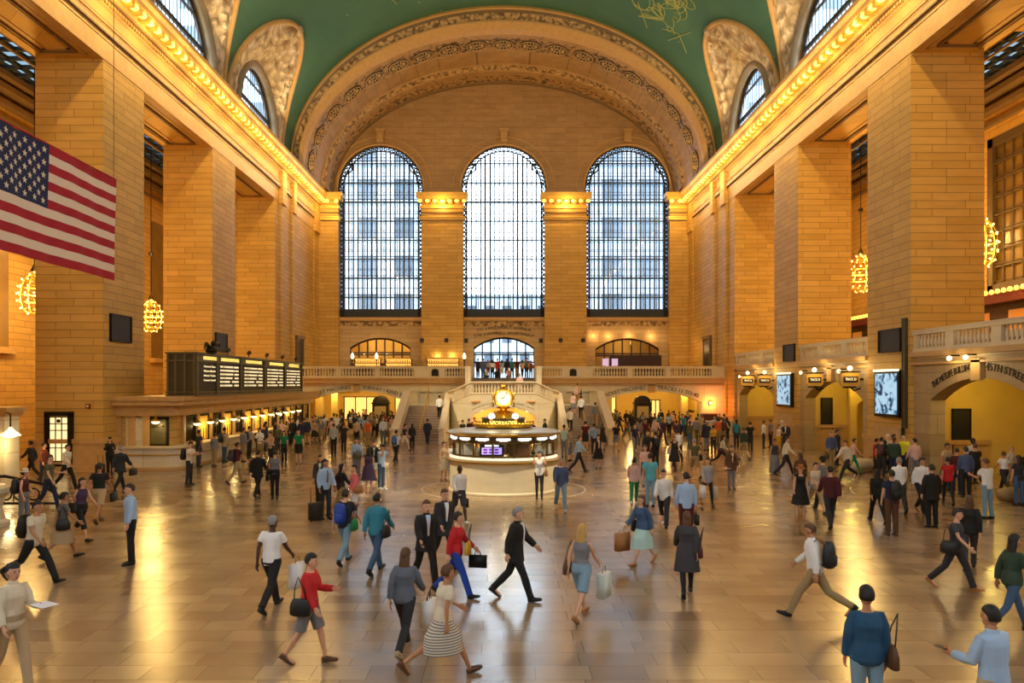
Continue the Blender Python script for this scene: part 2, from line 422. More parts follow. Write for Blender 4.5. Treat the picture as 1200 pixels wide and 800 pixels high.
    for a, b in wins[1:]:
        for t0, t1, u0, u1 in ((a, b, zb_, zb_+.45), (a, b, zt_-.5, zt_), (a, a+.45, zb_, zt_), (b-.45, b, zb_, zt_)):
            m.box(x-.12, x+.12, t0, t1, u0, u1)
        nv = max(2, int((b-a-.9)/.75)); 
        for i in range(nv+1):
            yy = a+.45+(b-a-.9)*i/nv; m.box(x-.05, x+.05, yy-.035, yy+.035, zb_, zt_)
        for i in range(9):
            zz = zb_+.5+(zt_-zb_-1)*i/8; m.box(x-.05, x+.05, a, b, zz-.04, zz+.04)
            if i < 8: m.box(x-.05, x+.05, a, b, zz+.13, zz+.17)
        g.box(x+.2, x+.22, a, b, zb_, zt_)
    m.build('frame', mat('lit_bronze_grille', '#5e4a2c', .5, .2), w)
    g.build('pane', mat('amber_obscure_glass', '#846632', .25, var=.15, vscale=1), w)
    m = MB()
    for a, b in wins[1:]: m.box(min(sx*(OUT-.35), sx*OUT), max(sx*(OUT-.35), sx*OUT), a-.3, b+.3, zb_-.35, zb_)
    m.build('sill', M_trim, w)

# upper side walls with the half-round windows, roof slab, east end wall
for sx, sn in ((-1, 'left'), (1, 'right')):
    d0, d1 = sorted((sx*(HW+.05), sx*(HW+.5)))
    arched_wall(MB(), PY, Y0, YB+1, 22.6, 39, d0, d1, [(c-4.2, c+4.2, 22.75, 23.0, 4.2) for c in LUN]).build('wall_upper_'+sn, M_stone2, kind='structure')
MB().box(-20, 20, Y0, YB+1, 38.6, 39.2).build('ceiling_roof', M_stone2, kind='structure')
arched_wall(MB(), PX, -OUT-1, OUT+1, 0, 39, Y0-1, Y0, [(c-4.2, c+4.2, 10.6, 23.4, 4.2) for c in (-12.15, 0, 12.15)]).build('wall_back', M_stone, kind='structure')
for i, c in enumerate((-12.15, 0, 12.15)):
    g = MB(); pts = [(c+4.2*math.cos(math.pi*k/24), 23.4+4.2*math.sin(math.pi*k/24)) for k in range(25)]+[(c-4.2, 10.6), (c+4.2, 10.6)]
    g.add([(p, Y0-.5, q) for p, q in pts], [tuple(range(len(pts)))]); g.build('window_%d' % (51+i), glassmat('daylight_cut_glass_%d' % i, (.3, .3, .3), .03), kind='structure')  # unseen east panes, tinted dark to cut daylight entering the hall

# green vault with the lunette cut-outs
SPR = 22.7; VA, VB = HW+.02, 13.6; TT = R(34)
def vpt(x_sign, th, y): return (x_sign*VA*math.cos(th), y, SPR+VB*math.sin(th))
YV1 = 66.0; Y_V0 = Y0
m = MB()
HWL = 6.3
cs = sorted(LUN)
edges = [Y_V0]+cs+[YV1]
for sx in (-1, 1):
    for i in range(len(edges)-1):
        NA = 14; NYC = 8; rows = []
        for j in range(NA+1):
            a = math.pi/2*j/NA; th = TT*math.sin(a)
            l = edges[i]+(HWL*math.cos(a) if i > 0 else 0); r = edges[i+1]-(HWL*math.cos(a) if i < len(edges)-2 else 0)
            rows.append([vpt(sx, th, l+(r-l)*k/NYC) for k in range(NYC+1)])
        for j in range(NA):
            for k in range(NYC): m.add([rows[j][k], rows[j][k+1], rows[j+1][k+1], rows[j+1][k]], [(0, 1, 2, 3)])
NT = 40
for i in range(NT):
    t0, t1 = TT+(math.pi-2*TT)*i/NT, TT+(math.pi-2*TT)*(i+1)/NT
    m.add([vpt(1, t0, Y_V0), vpt(1, t0, YV1), vpt(1, t1, YV1), vpt(1, t1, Y_V0)], [(0, 1, 2, 3)])
vault = m.build('ceiling_vault', M_vault, kind='structure', smooth=True)

# lunettes: carved surface between the vault outline and the window arch, plus raised edge
wn = 31
for sx, sn in ((-1, 'left'), (1, 'right')):
    for c in LUN[:3]:
        L_ = empty('trim_lunette_'+sn, kind='structure')
        NS, NR = 48, 10; m = MB(); g = []
        rnd = random.Random(int(c*10)+sx)
        for i in range(NS+1):
            a = math.pi*i/NS
            o = Vector(vpt(sx, TT*math.sin(a), c+HWL*math.cos(a)))
            w = Vector((sx*(HW+.04), c+4.35*math.cos(a), 23.0+4.35*math.sin(a)))
            row = []
            for j in range(NR+1):
                t = j/NR; p = o.lerp(w, t)
                bl = math.sin(math.pi*t)*(.25+.18*math.sin(9*a+5*t)*math.cos(11*t+3*a)+rnd.uniform(-.09, .09))
                p.z -= bl*.5*math.sin(a); p.x -= sx*bl*.7
                row.append(tuple(p))
            g.append(row)
        for i in range(NS):
            for j in range(NR): m.add([g[i][j], g[i+1][j], g[i+1][j+1], g[i][j+1]], [(0, 1, 2, 3)])
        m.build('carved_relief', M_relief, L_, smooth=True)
        m = MB()
        m.tube([Vector(vpt(sx, TT*math.sin(math.pi*i/40), c+HWL*math.cos(math.pi*i/40)))+Vector((-sx*.03, 0, -.05)) for i in range(41)], .2, 6)
        m.build('edge_moulding', M_trim, L_, smooth=True)
        m = MB()
        m.tube([(sx*(HW-.12), c+4.45*math.cos(math.pi*i/30), 22.9+4.45*math.sin(math.pi*i/30)) for i in range(31)], .3, 8)
        m.build('window_moulding', mat('grey_stone_moulding', '#97866c', .5, var=.1, bump=.3, bscale=5), L_, smooth=True)
        # shield and carved figure at the tip
        m = MB(); tp = Vector(vpt(sx, TT, c))
        for k in range(16):
            q = rnd.random(); m.sphere((tp.x+sx*(.2+q*1.9), tp.y+rnd.uniform(-.9, .9)*(1.1-q*.3), tp.z-.35-q*1.7), rnd.uniform(.22, .42), 8, 6)
        m.sphere((tp.x, tp.y, tp.z-.15), .4, 8, 6); m.sphere((tp.x+sx*.5, tp.y, tp.z-.5), .5, 8, 6, (1, .8, 1.3))
        m.build('carved_figure', M_relief, L_, smooth=True)
        # window
        w = empty('window_%d' % wn, kind='structure'); wn += 1
        m = MB(); x = sx*(HW+.3)
        for k in range(-8, 9):
            yy = c+k*.5; top = 23+math.sqrt(max(0, 4.2**2-(k*.5)**2)); m.box(x-.02, x+.02, yy-.03, yy+.03, 22.75, top)
        for zz in (22.85, 24.5, 24.65, 26.2):
            h = math.sqrt(max(0, 4.2**2-max(0, zz-23)**2)); m.box(x-.07, x+.07, c-h, c+h, zz-.05, zz+.05)
        m.tube([(x, c+4.1*math.cos(math.pi*i/24), 23+4.1*math.sin(math.pi*i/24)) for i in range(25)], .13, 5)
        m.build('frame', M_iron, w)
        g2 = MB(); pts = [(c+4.2*math.cos(math.pi*i/24), 23+4.2*math.sin(math.pi*i/24)) for i in range(25)]+[(c-4.2, 22.75), (c+4.2, 22.75)]
        xg = x+sx*.1
        g2.add([(xg, a, b) for a, b in pts], [tuple(range(len(pts)))]); g2.build('pane', M_glass, w)

# gold constellation drawings painted on the vault
def vq(u, y): return Vector(vpt(1, u, y))*1.0
M_paint = mat('gold_paint', '#a8ac64', .6)
m = MB()
def stroke(pts, w=.035):
    P = []
    for (th, y) in pts:
        p = Vector((VA*math.cos(th), y, SPR+VB*math.sin(th))); n = Vector((-p.x/VA**2, 0, -(p.z-SPR)/VB**2)).normalized(); P.append(p+n*.03)
    m.tube(P, w, 4)
def circ(th, y, rt, ry, a0=0, a1=360, w=.035): stroke([(th+rt*math.cos(R(a0+(a1-a0)*i/16)), y+ry*math.sin(R(a0+(a1-a0)*i/16))) for i in range(17)], w)
rr = random.Random(3)
for (th, y) in ((R(47), 60.2), (R(51), 58.3), (R(44), 57.5), (R(64), 50), (R(112), 51)):
    for k in range(5): circ(th+rr.uniform(-.06, .06), y+rr.uniform(-1.6, 1.6), rr.uniform(.02, .06), rr.uniform(.5, 1.5), rr.uniform(0, 200), rr.uniform(240, 420))
    for k in range(9):
        a = rr.uniform(-1, 1); stroke([(th+.02*j+a*.01*j, y+a*.5*j+.15*math.sin(j)) for j in range(5)])
stroke([(R(36), 62), (R(41), 60.5), (R(46), 61.5)]); stroke([(R(50), 62.8), (R(55), 60)]); stroke([(R(118), 62), (R(122), 58.5)]); stroke([(R(38), 59), (R(43), 62.5)])
m.build('painted_constellation', M_paint, vault)

# great arch at the end of the vault
NA = 72
def sweep(m, prof, a_from=0, a_to=180):
    rows = []
    for i in range(NA+1):
        t = R(a_from+(a_to-a_from)*i/NA); rows.append([(a*math.cos(t), y, SPR+b*math.sin(t)) for a, b, y in prof])
    for i in range(NA):
        for j in range(len(prof)-1): m.add([rows[i][j], rows[i+1][j], rows[i+1][j+1], rows[i][j+1]], [(0, 1, 2, 3)])
    return m
arch = empty('trim_great_arch', kind='structure')
sweep(MB(), [(18.4, 13.7, 66.0), (18.3, 13.6, 65.5), (18.15, 13.4, 65.45), (18.1, 13.3, 65.6)]).build('outer_moulding', M_trim, arch, smooth=False)
sweep(MB(), [(18.1, 13.3, 65.6), (18.0, 13.05, 65.65)]).build('bead_band', M_trimd, arch)
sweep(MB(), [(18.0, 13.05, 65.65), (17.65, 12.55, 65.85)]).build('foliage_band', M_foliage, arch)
sweep(MB(), [(17.65, 12.55, 65.85), (17.6, 12.45, 65.7), (17.5, 12.3, 65.75), (17.45, 12.1, 66.0), (17.35, 11.9, 66.3), (17.3, 11.75, 66.9)]).build('inner_moulding', M_trim, arch)
sweep(MB(), [(17.3, 11.75, 66.9), (17.3, 11.7, 67.4)]).build('soffit_edge', M_stone2, arch)
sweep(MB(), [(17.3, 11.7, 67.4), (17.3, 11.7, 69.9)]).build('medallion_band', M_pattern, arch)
sweep(MB(), [(17.3, 11.7, 69.9), (17.25, 11.62, 69.95), (17.25, 11.62, 72.6), (17.1, 11.5, 72.7)]).build('plain_soffit', M_stone2, arch)
sweep(MB(), [(17.1, 11.5, 72.7), (16.95, 11.3, 73.3)]).build('inner_foliage_band', M_foliage, arch)
sweep(MB(), [(16.95, 11.3, 73.3), (16.9, 11.2, 73.4), (16.9, 11.15, 74.2)]).build('inner_soffit', M_stone2, arch)
sweep(MB(), [(16.9, 11.15, 74.2), (16.9, 11.1, 75.5)]).build('inner_pattern_band', M_pattern, arch)
sweep(MB(), [(16.9, 11.1, 75.5), (16.8, 11.0, 75.6), (16.8, 10.95, 76.1)]).build('wall_fillet', M_trimd, arch)
# medallions
mm = MB(); mm.lathe([(.95, 0), (.98, .06), (.9, .1), (.8, .08), (.76, .03), (.3, .04), (.26, .1), (.12, .16), (.01, .18)], n=24)
med_me = mm.mesh('medallion', True); med_me.materials.append(mat('medallion_bronze', '#3e342a', .6))
mm = MB()
for k in range(12):
    a = 2*math.pi*k/12; mm.sphere((.54*math.cos(a), .54*math.sin(a), .1), .09, 6, 5, (2.2, .6, .9), Matrix.Rotation(a, 3, 'Z'))
mm.torus((0, 0, .1), .88, .045, None, 24, 5); mm.torus((0, 0, .12), .24, .05, None, 12, 5)
pet_me = mm.mesh('petals', True); pet_me.materials.append(mat('medallion_petal', '#c4a06a', .55))
arcl = [0]; prev = None; ths = [i*math.pi/720 for i in range(721)]
for t in ths:
    p = (17.3*math.cos(t), 11.7*math.sin(t))
    if prev: arcl.append(arcl[-1]+math.hypot(p[0]-prev[0], p[1]-prev[1]))
    prev = p
NM = 19
for k in range(NM):
    s_ = arcl[-1]*(k+.5)/NM; i = min(range(len(arcl)), key=lambda q: abs(arcl[q]-s_)); t = ths[min(i, 720)]
    o = bpy.data.objects.new('medallion', med_me); C.objects.link(o); o.parent = arch
    n = Vector((-math.cos(t)/17.3, 0, -math.sin(t)/11.7)).normalized()
    o.location = (17.3*math.cos(t)+n.x*.02, 68.65, SPR+11.7*math.sin(t)+n.z*.02); o.rotation_euler = n.to_track_quat('Z', 'Y').to_euler()
    o2 = bpy.data.objects.new('petals', pet_me); C.objects.link(o2); o2.parent = o

# end wall with three great windows and three lower openings
WX = (-12.15, 0.05, 12.25)
ops = [(c-4.2, c+4.2, 10.6, 23.4, 4.2) for c in WX]
# two storeys of openings: lower band and upper band
low = [(-15.2, -9.2, 5.9, 7.6, 1.0), (-2.95, 3.05, 4.5, 7.6, 1.05), (9.1, 15.4, 5.2, 7.5, 1.05)]
endw = empty('wall_front', kind='structure')
arched_wall(MB(), PX, -HW-.5, HW+.5, 10.6, 39, 76, 76.8, ops).build('upper_wall', M_stone2, endw)
arched_wall(MB(), PX, -HW-.5, HW+.5, 0, 10.6, 76, 76.8, low).build('lower_wall', M_end, endw)
m = MB(); m2 = MB(); m3 = MB()
for x0, x1 in ((-8.05, -3.95), (4.05, 8.15), (-HW, -16.2), (16.3, HW)):
    m.box(x0, x1, 75.3, 76, 4.5, 22.7)
    m.box(x0-.05, x1+.05, 75.2, 76, 4.5, 5.4)
    for p, z0, z1 in ((.12, 20.1, 20.3), (.2, 20.3, 20.4), (.12, 21.2, 21.5), (.35, 22.0, 22.3), (.45, 22.3, 22.7)):
        m2.box(x0-p, x1+p, 75.3-p*1.4, 76, z0, z1)
    m3.box(x0-.1, x1+.1, 75.1, 75.35, 20.75, 20.85); m3.box(x0-.08, x1+.08, 75.15, 75.35, 20.0, 20.08)
m.build('pilasters', M_stone, endw); m2.build('pilaster_capitals', M_goldp, endw); m3.build('capital_mouldings', M_trimd, endw)
m = MB()
for c in WX:      # keystones and outer arch lines
    m.box(c-.35, c+.35, 75.6, 76, 27.9, 29.0); m.box(c-.45, c+.45, 75.5, 76, 28.9, 29.15); m.box(c-.25, c+.25, 75.45, 76, 28.1, 28.8)
    m.tube([(c+5.05*math.cos(math.pi*i/30), 75.98, 23.4+5.05*math.sin(math.pi*i/30)) for i in range(31)], .06, 5)
    m.tube([(c+4.3*math.cos(math.pi*i/30), 75.95, 23.4+4.3*math.sin(math.pi*i/30)) for i in range(31)], .12, 5)
    m.box(c-4.9, c+4.9, 75.75, 76, 10.25, 10.6)
m.build('keystones_and_arch_lines', M_trim, endw)
m = MB()
for c in WX: m.box(c-4.2, c+4.2, 75.9, 76.0, 9.75, 10.2)
m.build('key_pattern_frieze', M_foliage, endw)
m = MB()
for x in (-5.6, 5.6, -3.4-4.6, 9.0-1.2, 3.7, -3.7): m.box(x-.18, x+.18, 75.2 if 4 < abs(x) < 8.2 else 75.9, 76, 8.1, 8.5)
m.build('wall_vent', M_black, endw)

for wi, c in enumerate(WX):
    w = empty('window_%d' % (wi+1), kind='structure')
    m = MB(); y = 76.35
    H = lambda x, r=4.2: 23.4+math.sqrt(max(0, r*r-x*x))
    for k in range(-8, 9):
        x = k*.46; m.box(c+x-.065, c+x+.065, y-.1, y+.1, 10.6, H(x, 3.75))
        if k < 8: m.box(c+x+.22, c+x+.235, y-.02, y+.02, 10.6, H(x+.2, 3.75))
    zz = 12.6; rowz = []
    while zz < 27.2: rowz.append(zz); zz += 1.9
    for zz in rowz:
        hw = 4.2 if zz < 23.4 else math.sqrt(max(.1, 4.2**2-(zz-23.4)**2))
        m.box(c-hw, c+hw, y-.12, y+.12, zz-.05, zz+.05); m.box(c-hw, c+hw, y-.06, y+.06, zz+.24, zz+.3); m.box(c-hw, c+hw, y-.03, y+.03, zz+.95, zz+.98)
    m.box(c-4.2, c+4.2, y-.12, y+.12, 10.6, 11.45)
    m.build('frame', M_iron, w)
    m = MB()
    for r in (4.14, 3.7):
        m.tube([(c+r, y-.12, 10.6)]+[(c+r*math.cos(math.pi*i/30), y-.12, 23.4+r*math.sin(math.pi*i/30)) for i in range(31)]+[(c-r, y-.12, 10.6)], .075, 5)
    Mx = Matrix.Rotation(R(90), 3, 'X'); z = 10.9
    while z < 23.3:
        for s in (-1, 1):
            m.torus((c+s*3.92, y-.1, z), .15, .055, Mx, 8, 4); m.obox((c+s*3.92, y-.1, z+.21), (.42, .08, .05))
        z += .42
    for i in range(29):
        t = math.pi*(i+.5)/29; m.torus((c+3.92*math.cos(t), y-.1, 23.4+3.92*math.sin(t)), .15, .055, Mx, 8, 4)
        t = math.pi*i/29; m.obox((c+3.92*math.cos(t), y-.1, 23.4+3.92*math.sin(t)), (.42, .08, .06), 0)
    for s in (-1, 1): m.tube([(c+s*3.7, y-.1, 24.6), (c+s*2.9, y-.1, 25.2), (c+s*2.7, y-.1, 26.0)], .07, 5)
    m.build('ornamental_border', M_bronze, w)
    m = MB()
    for r0 in (0,):
        pts = [(c+4.2, 10.6)]+[(c+4.2*math.cos(math.pi*i/30), 23.4+4.2*math.sin(math.pi*i/30)) for i in range(31)]+[(c-4.2, 10.6)]
        m.add([(a, 76.5, b) for a, b in pts], [tuple(range(len(pts)))])
    m.build('pane', M_glass, w)
    m = MB(); m2 = MB()     # walkway floors between the two window skins and the outer skin
    for zz in rowz:
        hw = 4.3 if zz < 23.4 else math.sqrt(max(.1, 4.3**2-(zz-23.4)**2)); m.box(c-hw, c+hw, 77.0, 77.9, zz-.03, zz+.03)
    m.build('walkway_floor', M_block, w)
    for k in range(-6, 7): m2.box(c+k*.66-.03, c+k*.66+.03, 78.1, 78.2, 10.6, 27.6)
    for zz in rowz: m2.box(c-4.3, c+4.3, 78.1, 78.2, zz+.3, zz+.36); m2.box(c-4.3, c+4.3, 78.1, 78.2, zz+1.1, zz+1.15)
    m2.build('outer_mullions', M_iron, w)
m = MB()
for c in WX: m.box(c-4.3, c-4.2, 76.8, 78.3, 10.6, 24); m.box(c+4.2, c+4.3, 76.8, 78.3, 10.6, 24)
m.build('trim_9', M_iron, kind='structure')

# buildings across the avenue
def facade(x0, x1, yy, z1, col, label, nb, nf):
    b = empty('office_building', ((x0+x1)/2, yy, 0), label=label, cat='building')
    mw = MB().box(x0-(x0+x1)/2, x1-(x0+x1)/2, 0, 8, 0, z1); mw.build('wall', mat('facade'+col, col, .7, var=.1, vscale=.3), b)
    wx = (x1-x0)/nb; wm = MB().box(-wx*.27, wx*.27, -.06, .1, 0, (z1-3)/nf*.55).mesh('window'); wm.materials.append(mat('facade_glass', '#505c68', .15))
    for i in range(nb):
        for j in range(nf):
            xx = -(x1-x0)/2+wx*(i+.5); zz = 3+j*(z1-3)/nf; o = bpy.data.objects.new('window', wm); C.objects.link(o); o.parent = b; o.location = (xx, 0, zz)
facade(-50, -6.2, 104, 60, '#a4acb6', 'pale grey office block seen through the left great window', 9, 11)
facade(7.2, 52, 104, 60, '#8c96a4', 'grey blue office block seen through the right great window', 9, 11)
facade(-6.0, 7.0, 112, 17, '#a8b4bc', 'low pale building seen through the middle great window', 5, 4)

# ------------------------------------------------------------------ balustrades
bal_prof = [(.075, 0), (.075, .05), (.05, .07), (.085, .2), (.09, .28), (.05, .42), (.04, .5), (.07, .54), (.07, .6)]
bal_me = MB().lathe(bal_prof, n=8).mesh('baluster', True); bal_me.materials.append(M_rail)
def balustrade(A, B, secs, label, h=.95, group=None, post=.35, pitch=.24, thick=.34):
    """A to B at floor height; secs = list of (t0, t1) metres along with balusters, solid elsewhere"""
    A = Vector(A); B = Vector(B); Lh = (Vector((B.x, B.y, 0))-Vector((A.x, A.y, 0))).length; rz = math.atan2(B.y-A.y, B.x-A.x); sl = (B.z-A.z)/Lh
    t = empty('balustrade', A, rz, label=label, cat='balustrade')
    if group: t['group'] = group
    def skew(x0, x1, z0, z1, y):
        return MB().add([(x0,-y,z0+sl*x0),(x1,-y,z0+sl*x1),(x1,y,z0+sl*x1),(x0,y,z0+sl*x0),(x0,-y,z1+sl*x0),(x1,-y,z1+sl*x1),(x1,y,z1+sl*x1),(x0,y,z1+sl*x0)],
                        [(0,3,2,1),(4,5,6,7),(0,1,5,4),(1,2,6,5),(2,3,7,6),(3,0,4,7)])
    skew(0, Lh, 0, .17, thick/2).build('plinth', M_rail, t)
    r = skew(0, Lh, h-.17, h-.02, thick/2+.03); q = skew(0, Lh, h-.02, h+.03, thick/2+.07); r.add(q.v, q.f); r.build('handrail', M_rail, t)
    cur = 0
    for a, b in list(secs)+[(Lh, Lh)]:
        if a-cur > .03: skew(cur, a, .17, h-.17, thick/2-.02).build('pedestal', M_rail, t)
        cur = b
        if b > a:
            n = max(1, int(round((b-a)/pitch)))
            for k in range(n):
                x = a+(b-a)*(k+.5)/n
                o = bpy.data.objects.new('baluster', bal_me); C.objects.link(o); o.parent = t; o.location = (x, 0, .17+sl*x); o.scale = (1, 1, (h-.34)/.6)
    return t

BZ, BY = 4.5, 63.0
# balcony floor and front
bal = empty('floor_balcony', kind='structure')
m = MB(); m.box(-HW, -2.65, BY, 76, BZ-.35, BZ); m.box(2.65, HW, BY, 76, BZ-.35, BZ); m.box(-2.65, 2.65, 64.2, 76, BZ-.35, BZ)
m.build('floor_slab', M_marble, bal)
m = MB()
for x0, x1 in ((-HW, -2.65), (2.65, HW)):
    m.box(x0, x1, BY-.25, BY+.3, BZ-.1, BZ+.02); m.box(x0, x1, BY-.12, BY+.3, BZ-.45, BZ-.1); m.box(x0, x1, BY-.05, BY+.3, BZ-.62, BZ-.52)
m.build('cornice_moulding', M_trim, bal)
LW = empty('wall_balcony', kind='structure')
arched_wall(MB(), PX, -HW, -2.4, 0, BZ-.3, BY+.1, BY+.9, [(-16.2, -7.9, 0, 2.5, .95)]).build('wall_panel', M_marble, LW)
arched_wall(MB(), PX, 2.4, HW, 0, BZ-.3, BY+.1, BY+.9, [(8.0, 16.3, 0, 2.5, .95)]).build('wall_panel', M_marble, LW)
MB().box(-2.4, 2.4, BY+.5, BY+.9, 0, BZ-.35).build('wall_panel', M_marble, LW)
m = MB()
for c in (-12.05, 12.15):
    m.box(c-.28, c+.28, BY-.05, BY+.1, 3.3, 4.0)
    m.box(c-4.4, c-.28, BY+.03, BY+.1, 3.92, 3.98); m.box(c+.28, c+4.4, BY+.03, BY+.1, 3.92, 3.98)
m.build('keystone', M_trim, LW)
balustrade((-HW, BY+.05, BZ), (-2.65, BY+.05, BZ), [(1.4, 4.55), (5.0, 7.75), (8.15, 10.95), (13.5, 15.1)], 'long marble balcony rail left of the centre doors')
balustrade((2.65, BY+.05, BZ), (HW, BY+.05, BZ), [(.55, 2.15), (4.7, 7.5), (7.95, 10.65), (11.05, 14.4)], 'long marble balcony rail right of the centre doors')
for x, s in ((-5.6, 'left'), (5.7, 'right')):
    m = MB(); m.prism([(-.28, 0), (.28, 0), (.28, .42)]+[(.28*math.cos(R(a)), .42+.16*math.sin(R(a))) for a in (30, 60, 90, 120, 150)]+[(-.28, .42)], lambda a, z: (a, -.04, z), lambda a, z: (a, 0, z))
    pl = m.build('wall_plaque', M_bronze, None, loc=(x, BY-.16, BZ+.17), label='dark round-topped bronze plaque on the balcony front %s of the clock' % s, cat='plaque')
def seg_bend(h, rise):
    Rr = (h*h+rise*rise)/(2*rise)
    return lambda x: -(Rr-math.sqrt(max(.01, Rr*Rr-x*x)))
def arc_text(s, cx, cy, cz, size, half, rise, x0, x1, parent, name='lettering', rz=0, d='x', m=M_letter):
    o = text_obj(name, s, size, m, (0, 0, 0), (0, 0, 0), parent, width=x1-x0)
    c = (x0+x1)/2; f = seg_bend(half, rise)
    for v in o.data.vertices:
        X = v.co.x+c; dz = f(X); ang = math.atan((f(X+.05)-f(X-.05))/.1)
        v.co.x = X-v.co.y*math.sin(ang); v.co.y = v.co.y*math.cos(ang)+dz
    o.location = (cx, cy, cz); o.rotation_euler = (R(90), 0, rz)
    return o
arc_text('TICKET MACHINES', -12.05, BY+.08, 3.72, .42, 4.6, 1.0, -3.9, -.5, LW)
arc_text('SUBWAY • 42ND ST', -12.05, BY+.08, 3.72, .42, 4.6, 1.0, .5, 3.9, LW)
arc_text('TICKET MACHINES', 12.15, BY+.08, 3.72, .42, 4.6, 1.0, -3.9, -.5, LW)
arc_text('TRACKS 11 TO 42', 12.15, BY+.08, 3.72, .42, 4.6, 1.0, .5, 3.9, LW)
for x in (-5.9, 6.1): text_obj('lettering', 'WEST BALCONY', .26, M_letter, (x, BY+.08, 3.3), (R(90), 0, 0), LW, width=1.9)
arc_text('TO VANDERBILT AVENUE', .05, 75.97, 9.6, .42, 3.6, .5, -2.7, 2.7, endw)
arc_text('THE CAMPBELL APARTMENT', .05, 75.97, 9.05, .42, 3.6, .5, -3.0, 3.0, endw)

# passages under the balcony
PS = empty('wall_passage', kind='structure')
for sx in (-1, 1):
    x0, x1 = (-18.2, -7.4) if sx < 0 else (7.4, 18.2)
    m = MB(); m.box(x0, x1, 75.4, 75.6, 0, 4.1); m.box(x0, x0+.1, BY+.9, 75.5, 0, 4.1); m.box(x1-.1, x1, BY+.9, 75.5, 0, 4.1); m.box(x0, x1, BY+.9, 75.5, 3.75, 4.1)
    for xx in ((x0+2.0, x0+3.4) if sx < 0 else (x1-1.6, x1-2.9)): m.box(xx, xx+.55, 66.0, 66.6, 0, 3.75)
    m.build('passage_wall', M_yplaster, PS)
    c = (x0+x1)/2
    arc_text('SUBWAY • SHUTTLE' if sx < 0 else 'WAITING ROOM', c+.8, 67.9, 3.62, .32, 3.4, .5, -2.2, 2.2, PS)
    m = MB(); arched_wall(m, PX, x0, x1, 0, 3.8, 68, 68.5, [(c-3.2, c+4.2, 0, 2.75, .55)]); m.build('inner_arch', M_yplaster, PS)
    for x, y in ((c-2, 65.3), (c+2.5, 65.5), (c-.8, 71), (c+2.6, 72.2), (c-4, 70.5)): lamp('passage_light', (x, y, 3.35), P_PASS*.45, (1, .68, .22), .15)
# lit shop windows on the far passage wall
for (x0, x1, z0, z1, lab) in ((-15.6, -12.3, .6, 2.7, 'bright lit shop window at the back of the left passage'), (-10.6, -7.9, .4, 2.8, 'bright display window right of the dark kiosk in the left passage'),
                            (14.1, 15.3, .2, 2.4, 'pale lit doorway at the back of the right passage'), (8.6, 11.0, 1.2, 2.7, 'lit display window at the back of the right passage')):
    t = empty('shop_window', ((x0+x1)/2, 75.3, z0), label=lab, cat='shop window')
    w = (x1-x0)/2; MB().box(-w, w, -.03, 0, 0, z1-z0).build('lit_panel', M_yellow_lit, t)
    m = MB(); m.box(-w-.1, w+.1, -.08, 0, -.1, 0); m.box(-w-.1, w+.1, -.08, 0, z1-z0, z1-z0+.1)
    for k in range(4): xx = -w+2*w*k/3; m.box(xx-.05, xx+.05, -.08, 0, 0, z1-z0)
    m.build('frame', M_wood, t)
for x, lab in ((-10.6, 'tall dark round-topped ticket kiosk in the left passage'), (12.0, 'tall dark round-topped ticket kiosk in the right passage')):
    t = empty('ticket_kiosk', (x, 66.5, 0), label=lab, cat='kiosk')
    MB().box(-.7, .7, -.4, .4, 0, 2.4).box(-.78, .78, -.46, .46, 2.3, 2.42).box(-.78, .78, -.46, .46, 0, .2).build('cabinet', M_bronze, t)
    MB().prism([(.7*math.cos(R(a)), .6*math.sin(R(a))) for a in range(0, 181, 20)], lambda a, z: (a, -.35, 2.42+z), lambda a, z: (a, .35, 2.42+z)).build('top', M_bronze, t)
    MB().box(-.5, .5, -.43, -.4, 1.1, 2.1).build('screen', mat('kiosk_screen', '#6b5a34', .3, emis='#c09040', es=.25), t)

